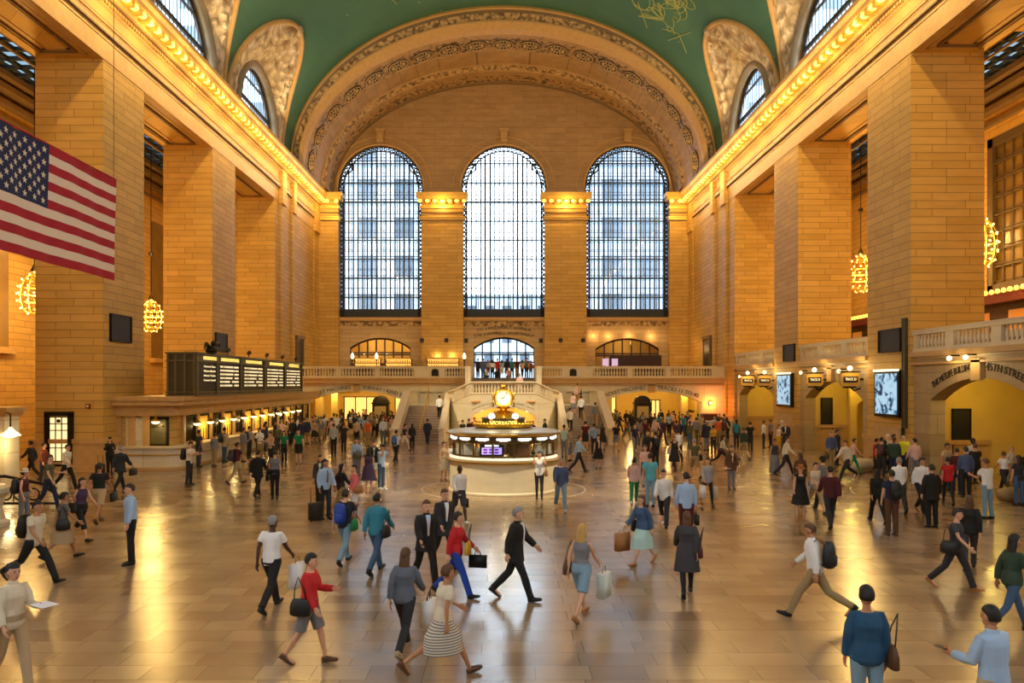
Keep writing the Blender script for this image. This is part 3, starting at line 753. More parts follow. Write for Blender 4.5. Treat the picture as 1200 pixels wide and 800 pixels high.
# ------------------------------------------------------------------ the staircase
ST = empty('staircase', (0, 57, 0), label='double marble staircase curving up to the balcony behind the clock', cat='staircase')
def sbox(name, mm, mt=M_marble, smooth=False):
    mm.v = [(a, b-57, c) for a, b, c in mm.v]; return mm.build(name, mt, ST, smooth=smooth)
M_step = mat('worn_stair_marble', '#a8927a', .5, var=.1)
for s in (-1, 1):
    m = MB(); n = 15
    for k in range(n):
        z = 2.4*(k+1)/n; y = 51+6.3*k/n; x0, x1 = sorted((s*4.2, s*7.0)); m.box(x0, x1, y, 57.3+.01*k, 2.4*k/n, z-.03); m.box(x0, x1, y-.035, 57.35, z-.035, z)
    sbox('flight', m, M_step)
    m = MB(); x0, x1 = sorted((s*4.0, s*7.3)); m.box(x0, x1, 57.3, BY+.1, 2.0, 2.4)
    n = 5
    for k in range(n):
        xa = s*(4.4-.42*k); xa, xb = sorted((xa, s*2.2)); m.box(xa, xb, 58.4, 61, 2.4+.14*k, 2.54+.14*k)
    sbox('landing', m, M_marble)
    # sloping outer parapet with scroll end
    X0, X1 = sorted((s*7.0, s*7.4))
    m = MB(); pr = [(50.6, 0), (50.6, .95), (51.3, 1.0), (57.4, 3.35), (62.9, 3.35), (62.9, 0)]
    m.prism(pr, lambda a, z: (X0, a, z), lambda a, z: (X1, a, z))
    sbox('outer_parapet', m, M_marble)
    m = MB(); pr = [(50.5, .95), (51.3, 1.02), (57.4, 3.37), (62.9, 3.37), (62.9, 3.5), (57.3, 3.5), (51.2, 1.16), (50.5, 1.1)]
    m.prism(pr, lambda a, z: (X0-.08, a, z), lambda a, z: (X1+.08, a, z)); m.lathe([(.3, 0), (.3, .9), (.36, .95), (.36, 1.1), (.2, 1.15), (.01, 1.2)], ((X0+X1)/2, 50.6, 0), 14)
    sbox('parapet_cap', m, M_rail)
    m = MB(); xm = s*5.6; m.tube([(xm, 51.2, 1.0), (xm, 57.3, 3.3), (xm, 58, 3.3)], .035, 6)
    for k in range(5): y = 51.2+k*1.5; zz = max(0, (y-51)/6.3*2.4); m.tube([(xm, y, zz), (xm, y, zz+.95)], .025, 6)
    m.tube([(xm, 57.4, 2.4), (xm, 57.4, 4.1)], .035, 6)
    sbox('brass_rail', m, M_gold)
# bowed centre wall: from foot of the left flight round to the foot of the right one
def bow(t):       # t in -1..1
    a = t*math.pi/2; return (4.25*math.sin(a), 58.0-4.1*math.cos(a))
def bow_top(t):
    u = abs(t); 
    if u < .36: return 3.25
    if u < .62: return 3.25-(u-.36)/.26*.55
    return 2.7-(u-.62)/.38*.25
n = 72; m = MB(); cap = MB(); lips = MB()
ax = 2.35
for i in range(n):
    t0, t1 = -1+2*i/n, -1+2*(i+1)/n; p0, p1 = bow(t0), bow(t1)
    def base(t):
        x = bow(t)[0]; return 0 if abs(x) >= ax else arch_z((-ax, ax, 0, 1.75, .62), x)
    z0, z1 = base(t0), base(t1); h0, h1 = bow_top(t0), bow_top(t1)
    q = lambda p, k: (p[0]*k, 58+(p[1]-58)*k)
    i0, i1 = q(p0, .93), q(p1, .93)
    m.add([(p0[0], p0[1], z0), (p1[0], p1[1], z1), (p1[0], p1[1], h1), (p0[0], p0[1], h0), (i0[0], i0[1], z0), (i1[0], i1[1], z1), (i1[0], i1[1], h1), (i0[0], i0[1], h0)],
          [(0, 1, 2, 3), (4, 7, 6, 5), (3, 2, 6, 7), (0, 4, 5, 1)])
    if (abs(p0[0]) < ax) != (abs(p1[0]) < ax):
        pp, ii, zt = (p0, i0, z0) if abs(p0[0]) >= ax else (p1, i1, z1)
        m.add([(pp[0], pp[1], 0), (pp[0], pp[1], 1.75), (ii[0], ii[1], 1.75), (ii[0], ii[1], 0)], [(0, 1, 2, 3)])
sbox('bowed_wall', m, M_marble)
M_arch_in = mat('amber_recess_plaster', '#e0b070', .6)
m = MB(); m.box(-3.9, 3.9, 57.2, 57.4, 0, 2.3); m.box(-2.35, 2.35, 57.2, 57.4, 2.2, 2.95); m.box(-2.3, 2.3, 54.2, 57.3, 2.75, 2.84)
sbox('recess_wall', m, M_arch_in)
arc_text('DINING CONCOURSE • LOWER LEVEL', 0, 53.86-57, 2.72, .16, 2.35, .6, -2.2, 2.2, ST)
for x in (-1.6, 1.6): lamp('recess_light', (x, 55.5, 1.9), P_GATE*1.5, (1, .55, .16), .12)
m = MB()   # centre landing floor
pts = [bow(-1+2*i/80) for i in range(81)]; pts = [(x*.96, 58+(y-58)*.96) for x, y in pts if abs(x) < 2.4]
m.prism(pts+[(2.3, 60.5), (-2.3, 60.5)], lambda a, b: (a, b, 2.85), lambda a, b: (a, b, 3.05)); sbox('centre_landing', m, M_marble)
m = MB()
for s in (-1, 1):
    pts = [bow(s*(-1+2*i/40)) for i in range(41)]; pts = [(x*.96, 58+(y-58)*.96) for x, y in pts if s*x > 2.3]
    m.prism(pts+[(s*4.15, 60.2), (s*2.3, 60.2)], lambda a, b: (a, b, 2.2), lambda a, b: (a, b, 2.42))
sbox('side_landing', m, M_marble)
m = MB(); n = 9
for k in range(n):
    z = 3.05+(BZ-3.05)*(k+1)/n; y = 60.3+3.9*k/n; m.box(-2.6, 2.6, y, 64.2, 3.05+(BZ-3.05)*k/n, z-.03); m.box(-2.6, 2.6, y-.03, 64.2, z-.035, z)
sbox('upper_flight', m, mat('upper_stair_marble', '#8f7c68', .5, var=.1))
m = MB()
for s in (-1, 1): x0, x1 = sorted((s*2.6, s*3.0)); m.box(x0, x1, 60.3, 64.3, 0, BZ+.9)
sbox('cheek_wall', m, M_marble)
# curved rail with balusters over the bow
rail = MB(); pl = MB()
def bp_(t, z): x, y = bow(t); return (x*.965, 58+(y-58)*.965, z)
pth = [(-1+2*i/60) for i in range(61)]
rail.tube([bp_(t, bow_top(t)+.85-(0 if abs(t) < .8 else (abs(t)-.8)*.5)) for t in pth], [(.2, .09)]*61, 8)
pl.tube([bp_(t, bow_top(t)+.05) for t in pth], [(.17, .09)]*61, 6)
sbox('curved_handrail', rail, M_rail, True); sbox('curved_plinth', pl, M_rail)
for k in range(52):
    t = -.93+1.86*k/51
    if abs(abs(t)-.4) < .05 or .56 < abs(t) < .64:
        x, y, z = bp_(t, bow_top(t)); MB().box(-.12, .12, -.14, .14, 0, .8).build('rail_post', M_rail, ST, loc=(x, y-57, z)); continue
    x, y, z = bp_(t, bow_top(t)); o = bpy.data.objects.new('baluster', bal_me); C.objects.link(o); o.parent = ST; o.location = (x, y-57, z+.1); o.scale = (1, 1, 1.15)
for s in (-1, 1):    # inner string wall going down to the floor with a bright cap
    m = MB(); pr = [(50.9, 0), (50.9, .9), (51.6, 1.0), (57.3, 3.2), (58.2, 3.3), (58.2, 0)]
    X0, X1 = sorted((s*3.95, s*4.3)); m.prism(pr, lambda a, z: (X0, a, z), lambda a, z: (X1, a, z)); sbox('inner_string_wall', m, M_marble)
    m = MB(); m.tube([(s*4.12, 50.8, 1.0), (s*4.12, 51.6, 1.1), (s*4.12, 57.3, 3.3), (s*4.0, 58.2, 3.4)], [(.24, .08)]*4, 8); sbox('string_cap', m, M_rail)

# centre doors on the end wall, and the two lower windows
def lower_window(i, x0, x1, z0, zs, rise, lab, panes, door=False):
    w = empty(('window_%d' if not door else 'door_%d') % i, kind='structure'); y = 76.3; c = (x0+x1)/2
    m = MB(); op = (x0, x1, z0, zs, rise)
    N = 20
    for k in range(N):
        a, b = x0+(x1-x0)*k/N, x0+(x1-x0)*(k+1)/N; m.tube([(a, y-.1, arch_z(op, a)-.08), (b, y-.1, arch_z(op, b)-.08)], .1, 4)
    for k in range(panes+1):
        x = x0+(x1-x0)*k/panes; m.box(x-.07, x+.07, y-.12, y+.05, z0, arch_z(op, x))
    for zz in (zs-.55, zs-.75, z0): m.box(x0, x1, y-.14, y+.05, zz, zz+.14)
    if door: m.box(x0, x1, y-.14, y+.05, zs-1.5, zs-1.35)
    m.build('frame', M_wood if not door else M_bronze, w)
    g = MB(); pts = [(x0+(x1-x0)*k/N, arch_z(op, x0+(x1-x0)*k/N)) for k in range(N+1)]
    g.add([(a, y, b) for a, b in pts]+[(x1, y, z0), (x0, y, z0)], [tuple(range(N+3))]); g.build('pane', M_glass, w)
    return w
lower_window(4, *low[0], '', 7); lower_window(1, *low[1], '', 7, True); lower_window(5, *low[2], '', 7)
# rooms behind the side lower windows
RM = empty('room_behind_end_wall', kind='structure')
m = MB()
for x0, x1 in ((-16.5, -7.5), (7.5, 16.5)):
    m.box(x0, x1, 80.5, 80.7, 4, 9.5); m.box(x0, x1, 76.8, 80.6, 9.3, 9.5); m.box(x0-.1, x0, 76.8, 80.6, 4, 9.5); m.box(x1, x1+.1, 76.8, 80.6, 4, 9.5); m.box(x0, x1, 76.8, 80.6, 4.3, 4.5)
m.build('room_wall', M_yplaster, RM)
m = MB(); m.box(-3.3, -3.1, 76.8, 81, 4.3, 9.2); m.box(3.2, 3.4, 76.8, 81, 4.3, 9.2); m.box(-3.3, 3.4, 76.8, 81, 9.1, 9.3); m.box(-3.3, 3.4, 76.8, 90, 4.3, 4.5)
m.build('vestibule_wall', M_marble, RM)
lamp('dining_room_light', (-13.5, 78.6, 8.4), P_BALC*1.2, (1, .65, .28), .2); lamp('dining_room_light', (-10.5, 78.6, 8.4), P_BALC*1.0, (1, .65, .28), .2)
lamp('shop_light', (12.2, 78.4, 8.2), P_BALC*.9, (1, .62, .25), .2)
# shelves with bottles, far bar behind the left window and in front of the left pilaster
def shelf_unit(x, y, z, w, lab, lit=True):
    t = empty('bar_shelf', (x, y, z), label=lab, cat='shelf')
    m = MB(); m.box(-w/2, w/2, -.3, .1, 0, .9); m.box(-w/2, w/2, -.1, .1, .9, 2.0); m.build('cabinet', M_wood, t)
    m = MB()
    for zz in (1.1, 1.55, 2.0): m.box(-w/2, w/2, -.35, .1, zz, zz+.05)
    m.build('shelf', M_goldp, t)
    MB().box(-w/2+.1, w/2-.1, -.14, -.11, 1.15, 1.5).box(-w/2+.1, w/2-.1, -.14, -.11, 1.6, 1.95).build('backlight', mat('backlit_bar', '#ffcf80', .4, emis='#ffb850', es=1.3), t)
    m = MB(); r_ = random.Random(int(x*7)); k = -w/2+.15
    while k < w/2-.1:
        for zz in (1.15, 1.6): hh = r_.uniform(.2, .32); m.lathe([(.04, 0), (.04, hh*.65), (.015, hh*.75), (.015, hh)], (k, -.25, zz), 6)
        k += .17
    m.build('bottles', mat('dark_bottles', '#5a2c10', .2), t)
shelf_unit(-5.9, 74.9, BZ, 3.2, 'lit bar shelf of bottles in front of the pier left of the centre doors')
shelf_unit(-10.2, 74.7, BZ, 2.6, 'lit bar shelf below the right half of the left arched window')
shelf_unit(-13.2, 74.7, BZ, 2.6, 'lit bar shelf below the left half of the left arched window')
for x in (-6.5, -5.0):
    lamp('pier_uplight', (x, 75.0, 6.75), 26, (1, .7, .3), .06)
for x in (10.4, 12.4, 14.6, 8.9): lamp('arch_uplight', (x, 75.55, 8.75), 30, (1, .62, .25), .06)
lamp('sconce_light', (16.9, 72.5, 7.4), 60, (1, .6, .2), .08)
def post_lamp(x, y, lab, globe=.17, h=1.9):
    t = empty('post_lamp', (x, y, BZ), label=lab, cat='lamp')
    MB().lathe([(.14, 0), (.14, .08), (.05, .15), (.04, h-.2), (.09, h-.12), (.09, h)], n=10).build('post', M_bronze, t)
    MB().lathe([(.06, 0), (globe, .12), (globe, .3), (.08, .5), (.02, .6)], (0, 0, h), 12).build('lit_globe', M_white_lit, t, smooth=True)
    lamp('glow', (0, 0, h+.8), 35, (1, .8, .5), .1, t)
post_lamp(-14.4, 73.2, 'leftmost tall post lamp on the balcony before the left arched window'); post_lamp(-12.1, 73.2, 'post lamp with a pale globe near the middle of the left arched window')
post_lamp(-3.75, 73.5, 'white lit post lamp just left of the centre doors')
# cafe furniture on the balcony
def cafe_chair(x, y, rz, lab, grp):
    t = empty('cafe_chair', (x, y, BZ), rz, label=lab, cat='chair', group=grp)
    MB().box(-.22, .22, -.22, .22, .42, .47).build('seat', M_wood, t); m = MB()
    m.box(-.22, .22, .18, .22, .95, 1.05)
    for k in (-.2, -.07, .07, .2): m.box(k-.02, k+.02, .18, .22, .47, .95)
    m.build('backrest', M_wood, t)
    for a in (-.19, .19):
        for b in (-.19, .19): MB().box(a-.02, a+.02, b-.02, b+.02, 0, .42).build('leg', M_wood, t)
    return t
ch = cafe_chair(7.3, 64.6, 0, 'dark slatted cafe chair in the row behind the right balcony rail', 'cafe chairs on the right balcony')
for k in range(1, 20):
    c2 = copy_tree(ch); c2.location = (7.3+k*.55, 64.6+(k % 2)*1.1, BZ)
ch2 = copy_tree(ch); ch2['label'] = 'dark cafe chair behind the left balcony rail'; ch2['group'] = 'cafe chairs on the left balcony'; ch2.location = (-16.8, 65, BZ)
for k in range(1, 18):
    c2 = copy_tree(ch2); c2.location = (-16.8+k*.62, 65+(k % 2)*1.2, BZ)
def cafe_table(x, y):
    t = empty('cafe_table', (x, y, BZ), label='', cat='table')
    MB().lathe([(.5, .72), (.5, .77)], n=16).build('table_top', mat('white_tabletop', '#c8b090', .4), t)
    MB().lathe([(.25, 0), (.05, .05), (.05, .72)], n=8).build('base', M_bronze, t); return t
for i, x in enumerate((-16, -13.2, -11, -8)):
    t = cafe_table(x, 66.6); t['label'] = 'small round cafe table among the chairs on the left balcony'; t['group'] = 'cafe tables on the left balcony'
for i, x in enumerate((8.6, 11, 13.4, 15.6)):
    t = cafe_table(x, 66.8); t['label'] = 'small round cafe table among the chairs on the right balcony'; t['group'] = 'cafe tables on the right balcony'
# shop counter inside right lower arch
t = empty('shop_counter', (12.6, 75.2, BZ), label='long dark shop cabinet under the right arched window', cat='cabinet')
MB().box(-3.2, 3.0, -.3, .3, 0, 1.0).build('counter', M_wood, t); MB().box(-2.2, 2.9, .1, .3, 1.0, 2.35).build('back_panel', mat('maroon_panel', '#33150e', .5), t)
m = MB(); [m.box(-2.9+k*.9, -2.3+k*.9, -.02, .02, 1.15, 2.0) for k in range(2)]; m.build('lit_screen', mat('lilac_screen', '#d8c8e8', .4, emis='#c8a8d8', es=.8), t)
# tall bronze doors at the ends of the balcony with lamps over them
for s, lab in ((-1, 'left'), (1, 'right')):
    d = empty('door_%d' % (2 if s < 0 else 3), (s*(HW-.02), 68.6, BZ), kind='structure')
    MB().box(-.12, .12, -.9, .9, 0, 3.4).box(-.2, .2, -1.15, -.9, 0, 3.6).box(-.2, .2, .9, 1.15, 0, 3.6).box(-.25, .25, -1.25, 1.25, 3.5, 3.8).build('door_frame', M_trimd, d)
    MB().box(-.16, .16, -.8, .8, 0, 3.3).build('door_leaf', M_bronze, d)

# ------------------------------------------------------------------ ticket office on the left
TO = empty('ticket_office', (-16.7, 36, 0), label='long low stone ticket office with lit windows along the left wall', cat='ticket office')
def tob(name, mm, mt, smooth=False): mm.v = [(a+16.7, b-36, c) for a, b, c in mm.v]; return mm.build(name, mt, TO, smooth=smooth)
def rrect(x1, y0, y1, r=.7):
    pts = [(-HW, y0)]+[(x1-r+r*math.sin(R(a)), y0+r-r*math.cos(R(a))) for a in (0, 18, 36, 54, 72, 90)]+[(x1, y1), (-HW, y1)]
    return pts
for nm, x1, y0, z0, z1, mt in (('plinth', -15.0, 35.7, 0, .12, M_trim), ('counter_front', -15.1, 35.8, .12, 1.0, M_marble), ('counter_top', -14.95, 35.65, 1.0, 1.08, M_rail),
                               ('upper_wall', -15.75, 36.45, 1.08, 2.5, M_stone), ('frieze', -15.45, 36.15, 2.5, 3.0, M_trim), ('cornice', -15.1, 35.8, 3.0, 3.22, M_trim), ('roof', -15.0, 35.7, 3.22, 3.42, M_trim)):
    pts = rrect(x1, y0, 62.6)
    if nm == 'upper_wall': pts = rrect(x1, y0, 62.6, .3)
    tob(nm, MB().prism(pts, lambda a, b: (a, b, z0), lambda a, b: (a, b, z1)), mt)
# face towards the camera: pilasters and a barred window
m = MB()
for x in (-18.25, -17.6, -16.9): m.box(x-.16, x+.16, 36.32, 36.5, 1.08, 2.5)
tob('front_pilasters', m, M_trim)
tob('front_panel', MB().box(-17.9, -17.1, 36.40, 36.5, 0.2, 2.4), M_marble)
m = MB(); m.box(-16.75, -15.95, 36.38, 36.47, 1.15, 2.35); tob('front_window', m, mat('dim_ticket_window', '#3d3418', .2, emis='#6b5520', es=.35))
m = MB()
for a, b, c, d in ((-16.82, -16.72, 1.1, 2.42), (-15.98, -15.88, 1.1, 2.42), (-16.82, -15.88, 2.34, 2.44), (-16.82, -15.88, 1.08, 1.16)): m.box(a, b, 36.34, 36.5, c, d)
m.box(-16.6, -16.1, 36.3, 36.4, 1.95, 2.05); tob('window_frame', m, M_bronze)
# long side: dark windows, lit bays with lamps
NB = 14; y = 37.6; pitch = (62-37.6)/NB; M_litbay = mat('lit_yellow_bay', '#e0b050', .5, emis='#d89020', es=.55)
M_dimwin = mat('dark_window_glass', '#241c10', .15)
lit = {1, 3, 5, 6, 7, 10}
pil = MB()
for k in range(NB):
    ya = y+k*pitch; tob('pilaster', MB().box(-15.75, -15.6, ya-.14, ya+.14, 1.08, 2.5), M_trim)
    mt = M_litbay if k in lit else M_dimwin
    tob('ticket_window', MB().box(-15.76, -15.72, ya+.28, ya+pitch-.28, 1.15, 2.35), mt)
    f = MB(); f.box(-15.76, -15.66, ya+.2, ya+.28, 1.08, 2.45); f.box(-15.76, -15.66, ya+pitch-.28, ya+pitch-.2, 1.08, 2.45); f.box(-15.76, -15.66, ya+.2, ya+pitch-.2, 2.35, 2.45)
    for q in range(3): yy = ya+.5+q*(pitch-1)/2; f.box(-15.72, -15.69, yy-.015, yy+.015, 1.15, 1.7)
    tob('window_frame', f, M_bronze)
m = MB(); m.tube([(-17.9, 35.72, .7), (-15.8, 35.72, .7), (-15.15, 35.95, .7)], .03, 6); m.tube([(-14.98, 36.6, .7), (-14.98, 62, .7)], .03, 6); tob('brass_rail', m, M_gold)
def ticket_lamp(x, y, z, lab, p=P_TICKET):
    t = empty('hanging_lamp', (x, y, z), label=lab, cat='lamp', group='brass lamps along the ticket windows')
    MB().tube([(-.3, 0, .45), (-.1, 0, .5), (0, 0, .35), (0, 0, .12)], .02, 6).build('bracket', M_gold, t)
    MB().lathe([(.03, .14), (.08, .1), (.2, .0), (.21, -.05)], n=14, cap=False).build('lamp_shade', M_gold, t, smooth=True)
    MB().lathe([(.02, .05), (.17, -.02), (.19, -.1), (.1, -.16), (.01, -.17)], n=14).build('lit_bowl', M_white_lit, t, smooth=True)
    lamp('glow', (0.02, 0, -.3), p, (1, .72, .25), .08, t)
for k in sorted(lit): ticket_lamp(-15.35, y+(k+.5)*pitch, 2.1, 'lit lamp on a brass bracket over the ticket windows')
for k in (0, 2, 4, 8, 9, 11): ticket_lamp(-15.35, y+(k+.5)*pitch, 2.1, 'lit lamp on a brass bracket over the ticket windows', 8)
ticket_lamp(-16.35, 36.1, 2.3, 'lamp above the ticket window that faces the hall end', 10)

# departure board on the roof of the ticket office
DB = empty('departure_board', (-15, 37.4, 3.42), label='long bronze departure board with lit rows of text above the ticket office', cat='departure board')
LB = 19.6; H0 = 2.05
m = MB(); m.box(-1.35, 0, 0, LB, .05, H0); m.build('housing', M_board, DB)
m = MB()
for x in (-1.38, -1.0, -.55, -.1): m.box(x, x+.1, -.06, 0, 0, H0+.05)
for z in (.15, H0-.35, H0): m.box(-1.42, .06, -.08, .0, z, z+.07); m.box(0, .07, 0, LB, z, z+.07)
for yy in (.0, 2.6, 6.2, 10.6, 15.0, LB-.15): m.box(-.02, .1, yy, yy+.14, 0, H0+.05)
m.box(-1.42, .1, -.1, LB, -.02, .07); m.box(-1.45, .12, -.12, LB+.05, H0+.02, H0+.1)
m.build('ribs', mat('board_ribs', '#6a6044', .4, .4), DB)
MB().box(0, .03, .3, LB-.3, .25, H0-.38).build('dark_screen', M_black, DB)
M_lit = mat('lit_text', '#fff0c8', .5, emis='#ffe8b0', es=.9)
M_lit2 = mat('lit_header', '#ffe890', .5, emis='#ffe070', es=1.1)
heads = [('HARLEM', .7, 2.4), ('DEPARTURES', 3.0, 5.7), ('NEW HAVEN', 7.0, 10.0), ('HUDSON', 11.5, 14.2)]
heads = [('INFORMATION', .8, 2.5), ('HUDSON DEPARTURES', 3.2, 5.9), ('HARLEM DEPARTURES', 7.1, 10.0), ('NEW HAVEN DEPARTURES', 11.6, 14.6)]
for s, a, b in heads: text_obj('header_lettering', s, .26, M_lit2, (.09, (a+b)/2, H0-.17), (R(90), 0, R(90)), DB, width=b-a)
rows = ['TIME  TK  DESTINATION   REMARKS', '2:10  28  CROTON-HARMON   LOCAL', '2:25  39  POUGHKEEPSIE    EXPRESS', '2:40  31  SOUTHEAST       LOCAL', '2:53  17  STAMFORD        WHITE PLAINS', '3:07  22  NEW HAVEN       EXPRESS']
for (a, b) in ((3.1, 6.0), (6.9, 10.3), (11.2, 14.7)):
    for j, s in enumerate(rows): text_obj('row_lettering', s, .135, M_lit, (.05, (a+b)/2, H0-.55-j*.2), (R(90), 0, R(90)), DB, width=b-a-.1)
for j, s in enumerate(('Current Time', 'Metro-North', 'Next Train', 'Lower Level')): text_obj('row_lettering', s, .135, M_lit, (.05, 1.7, H0-.58-j*.23), (R(90), 0, R(90)), DB, width=1.5)
for j, (s) in enumerate(rows): text_obj('row_lettering', s, .135, M_lit, (.05, 17.3, H0-.55-j*.2), (R(90), 0, R(90)), DB, width=3.4)
text_obj('header_lettering', 'ARRIVALS', .34, M_lit2, (.09, 17.3, H0-.17), (R(90), 0, R(90)), DB, width=2.6)
t = empty('bronze_eagle', (-14.9, 39.2, 3.38+H0), label='small dark eagle figure perched on top of the departure board', cat='statue')
m = MB(); m.sphere((0, 0, .3), .3, 10, 8, (1, 1.4, .8)); m.build('body', M_bronze, t, smooth=True)
m = MB(); m.tube([(0, .1, .4), (0, .9, .75), (0, 1.1, .5)], [.12, .1, .02], 6); m.tube([(0, -.1, .4), (0, -.7, .6), (0, -1.0, .3)], [.12, .1, .02], 6); m.sphere((.05, .1, .66), .14, 8, 6); m.build('wings', M_bronze, t, smooth=True)
for k in range(5):
    t = empty('spotlight', (-14.9, 41.5+k*3.4, 3.42+H0+.1), label='small dark spotlight on the top edge of the departure board', cat='lamp', group='spotlights on the departure board')
    MB().tube([(0, 0, 0), (0, 0, .18)], .03, 6).build('stem', M_black, t); MB().tube([(0, -.12, .2), (0, .14, .28)], [.07, .12], 10).build('head', M_black, t)

# soffit lights under ticket office cornice are real small lamps; wall plaques on the piers
def plaque(sx, y, z, w, h, lab):
    t = empty('dark_grille', (sx*(HW-.02), y, z), label=lab, cat='grille')
    MB().box(-.05, .05, -w/2, w/2, -h/2, h/2).build('grille_panel', M_black, t)
    m = MB()
    for a, b, c, d in ((-w/2, -w/2+.08, -h/2, h/2), (w/2-.08, w/2, -h/2, h/2), (-w/2, w/2, -h/2, -h/2+.08), (-w/2, w/2, h/2-.08, h/2)): m.box(-.09, .09, a, b, c, d)
    m.build('frame', M_bronze, t)
plaque(-1, 36.65, 6.65, 2.0, 1.3, 'dark square grille on the nearest left pier below the flag'); plaque(-1, 49.7, 6.7, 2.0, 1.2, 'dark square grille on the second left pier above the departure board')
plaque(1, 36.3, 6.05, 2.1, 1.1, 'dark square grille on the nearest right pier above the large screen'); plaque(1, 49.1, 6.0, 1.9, 1.1, 'dark square grille on the second right pier above the small screen')

# ------------------------------------------------------------------ right side wall between piers: gates below, balustrade above
GW = empty('wall_gates', kind='structure')
gate_ops = {1: (14.0, 20.5, 0, 3.2, 1.0), 2: (26.4, 33.2, 0, 3.3, .95), 3: (39.4, 47.0, 0, 3.15, 1.05), 4: (52.5, 60.1, 0, 3.15, 1.05)}
for bi, (a, b) in enumerate(BAYS_R):
    if bi == 0: continue
    op = gate_ops[bi]
    arched_wall(MB(), PY, a-.02, b+.02, 0, 5.4, HW+.15, HW+.8, [op]).build('gate_wall', M_gate, GW)
    MB().box(HW+.1, OUT, a-.3, b+.3, 5.1, 5.4).build('gallery_floor', M_marble, GW)
    m = MB(); m.box(HW-.12, HW+.5, a, b, 5.2, 5.42); m.box(HW+.0, HW+.3, a, b, 4.85, 4.95); m.build('string_course', M_trim, GW)
    m = MB(); m.box(HW+.8, 26.5, a-.25, a+.03, -.02, 5.09); m.box(HW+.8, 26.5, b-.03, b+.2, -.02, 5.09); m.box(26.4, 26.6, a, b, 0, 5.1); m.box(HW+.8, 26.5, a, b, 4.3, 4.5)
    m.build('gate_passage', M_yplaster, GW)
    c = (op[0]+op[1])/2
    MB().box(HW+.0, HW+.15, c-.3, c+.3, 4.15, 5.0).build('keystone', M_trim, GW)
    ll = b-a
    bl = balustrade((HW+.25, b, 5.42), (HW+.25, a, 5.42), [(.35, ll*.29), (ll*.36, ll*.64), (ll*.71, ll-.35)],
               ['', 'marble gallery rail above the gate nearest the camera', 'marble gallery rail right of the nearest right pier', 'marble gallery rail between the nearest and second right piers', 'marble gallery rail beyond the second right pier'][bi], h=.95, pitch=.27)
    for x, yy in ((20.5, b-2.2), (23.5, c)): lamp('gate_light', (x, yy, 3.9), P_GATE*.55, (1, .74, .16), .12)
# ceiling fittings in the nearest visible gate
def arc_text_side(s, yc, z, size, half, rise, a0, a1):
    o = arc_text(s, HW+.13, yc, z, size, half, rise, a0, a1, GW); o.rotation_euler = (R(90), 0, R(-90)); return o
arc_text_side('THE METLIFE BUILDING', 29.8, 4.68, .4, 3.8, 1.1, -3.2, -.45)
arc_text_side('45TH STREET', 29.8, 4.68, .4, 3.8, 1.1, .45, 2.9)
m = MB()
MB().box(20.1, 20.85, 35.02, 35.12, .8, 2.85)
def dark_panel(x0, x1, y, z0, z1, lab):
    t = empty('wall_panel_sign', ((x0+x1)/2, y, z0), label=lab, cat='sign board')
    w = (x1-x0)/2; MB().box(-w, w, -.06, 0, 0, z1-z0).build('board', M_black, t)
    MB().box(-w-.05, -w, -.09, 0, 0, z1-z0).box(w, w+.05, -.09, 0, 0, z1-z0).box(-w-.05, w+.05, -.09, 0, z1-z0, z1-z0+.06).build('frame', M_bronze, t)
dark_panel(20.15, 20.9, 34.46, .85, 2.85, 'tall dark board inside the gate nearest the camera'); dark_panel(19.75, 20.35, 47.66, 1.2, 3.1, 'tall dark board inside the gate between the two right piers')
# inner partition with small arch inside gate 3
arched_wall(MB(), PX, 21.0, 26.4, 0, 4.3, 46.5, 46.8, [(21.4, 23.0, 0, 2.7, .4)]).build('inner_partition', M_yplaster, GW)
dark_panel(23.4, 24.2, 46.48, .4, 2.9, 'tall dark board beside the small inner arch of the gate')
# escalator rail at the far right
t = empty('escalator', (21.5, 30.2, 0), label='dark escalator rising inside the nearest right gate', cat='escalator')
MB().prism([(-1.3, 0), (4.2, 2.6), (4.2, 3.4), (-1.3, .9)], lambda a, z: (a, -.1, z), lambda a, z: (a, .05, z)).prism([(-1.3, 0), (4.2, 2.6), (4.2, 3.4), (-1.3, .9)], lambda a, z: (a, -1.3, z), lambda a, z: (a, -1.15, z)).build('balustrade_panel', M_black, t)
m = MB(); m.tube([(-1.4, -.03, .95), (4.2, -.03, 3.45)], .06, 6); m.tube([(-1.4, -1.22, .95), (4.2, -1.22, 3.45)], .06, 6); m.build('handrail', mat('rubber_rail', '#201c18', .4), t)
m = MB(); [m.box(-1.2+k*.36, -.8+k*.36, -1.15, -.1, k*.17, k*.17+.17) for k in range(15)]; m.build('steps', mat('grooved_steel', '#6a6660', .4, .8), t)

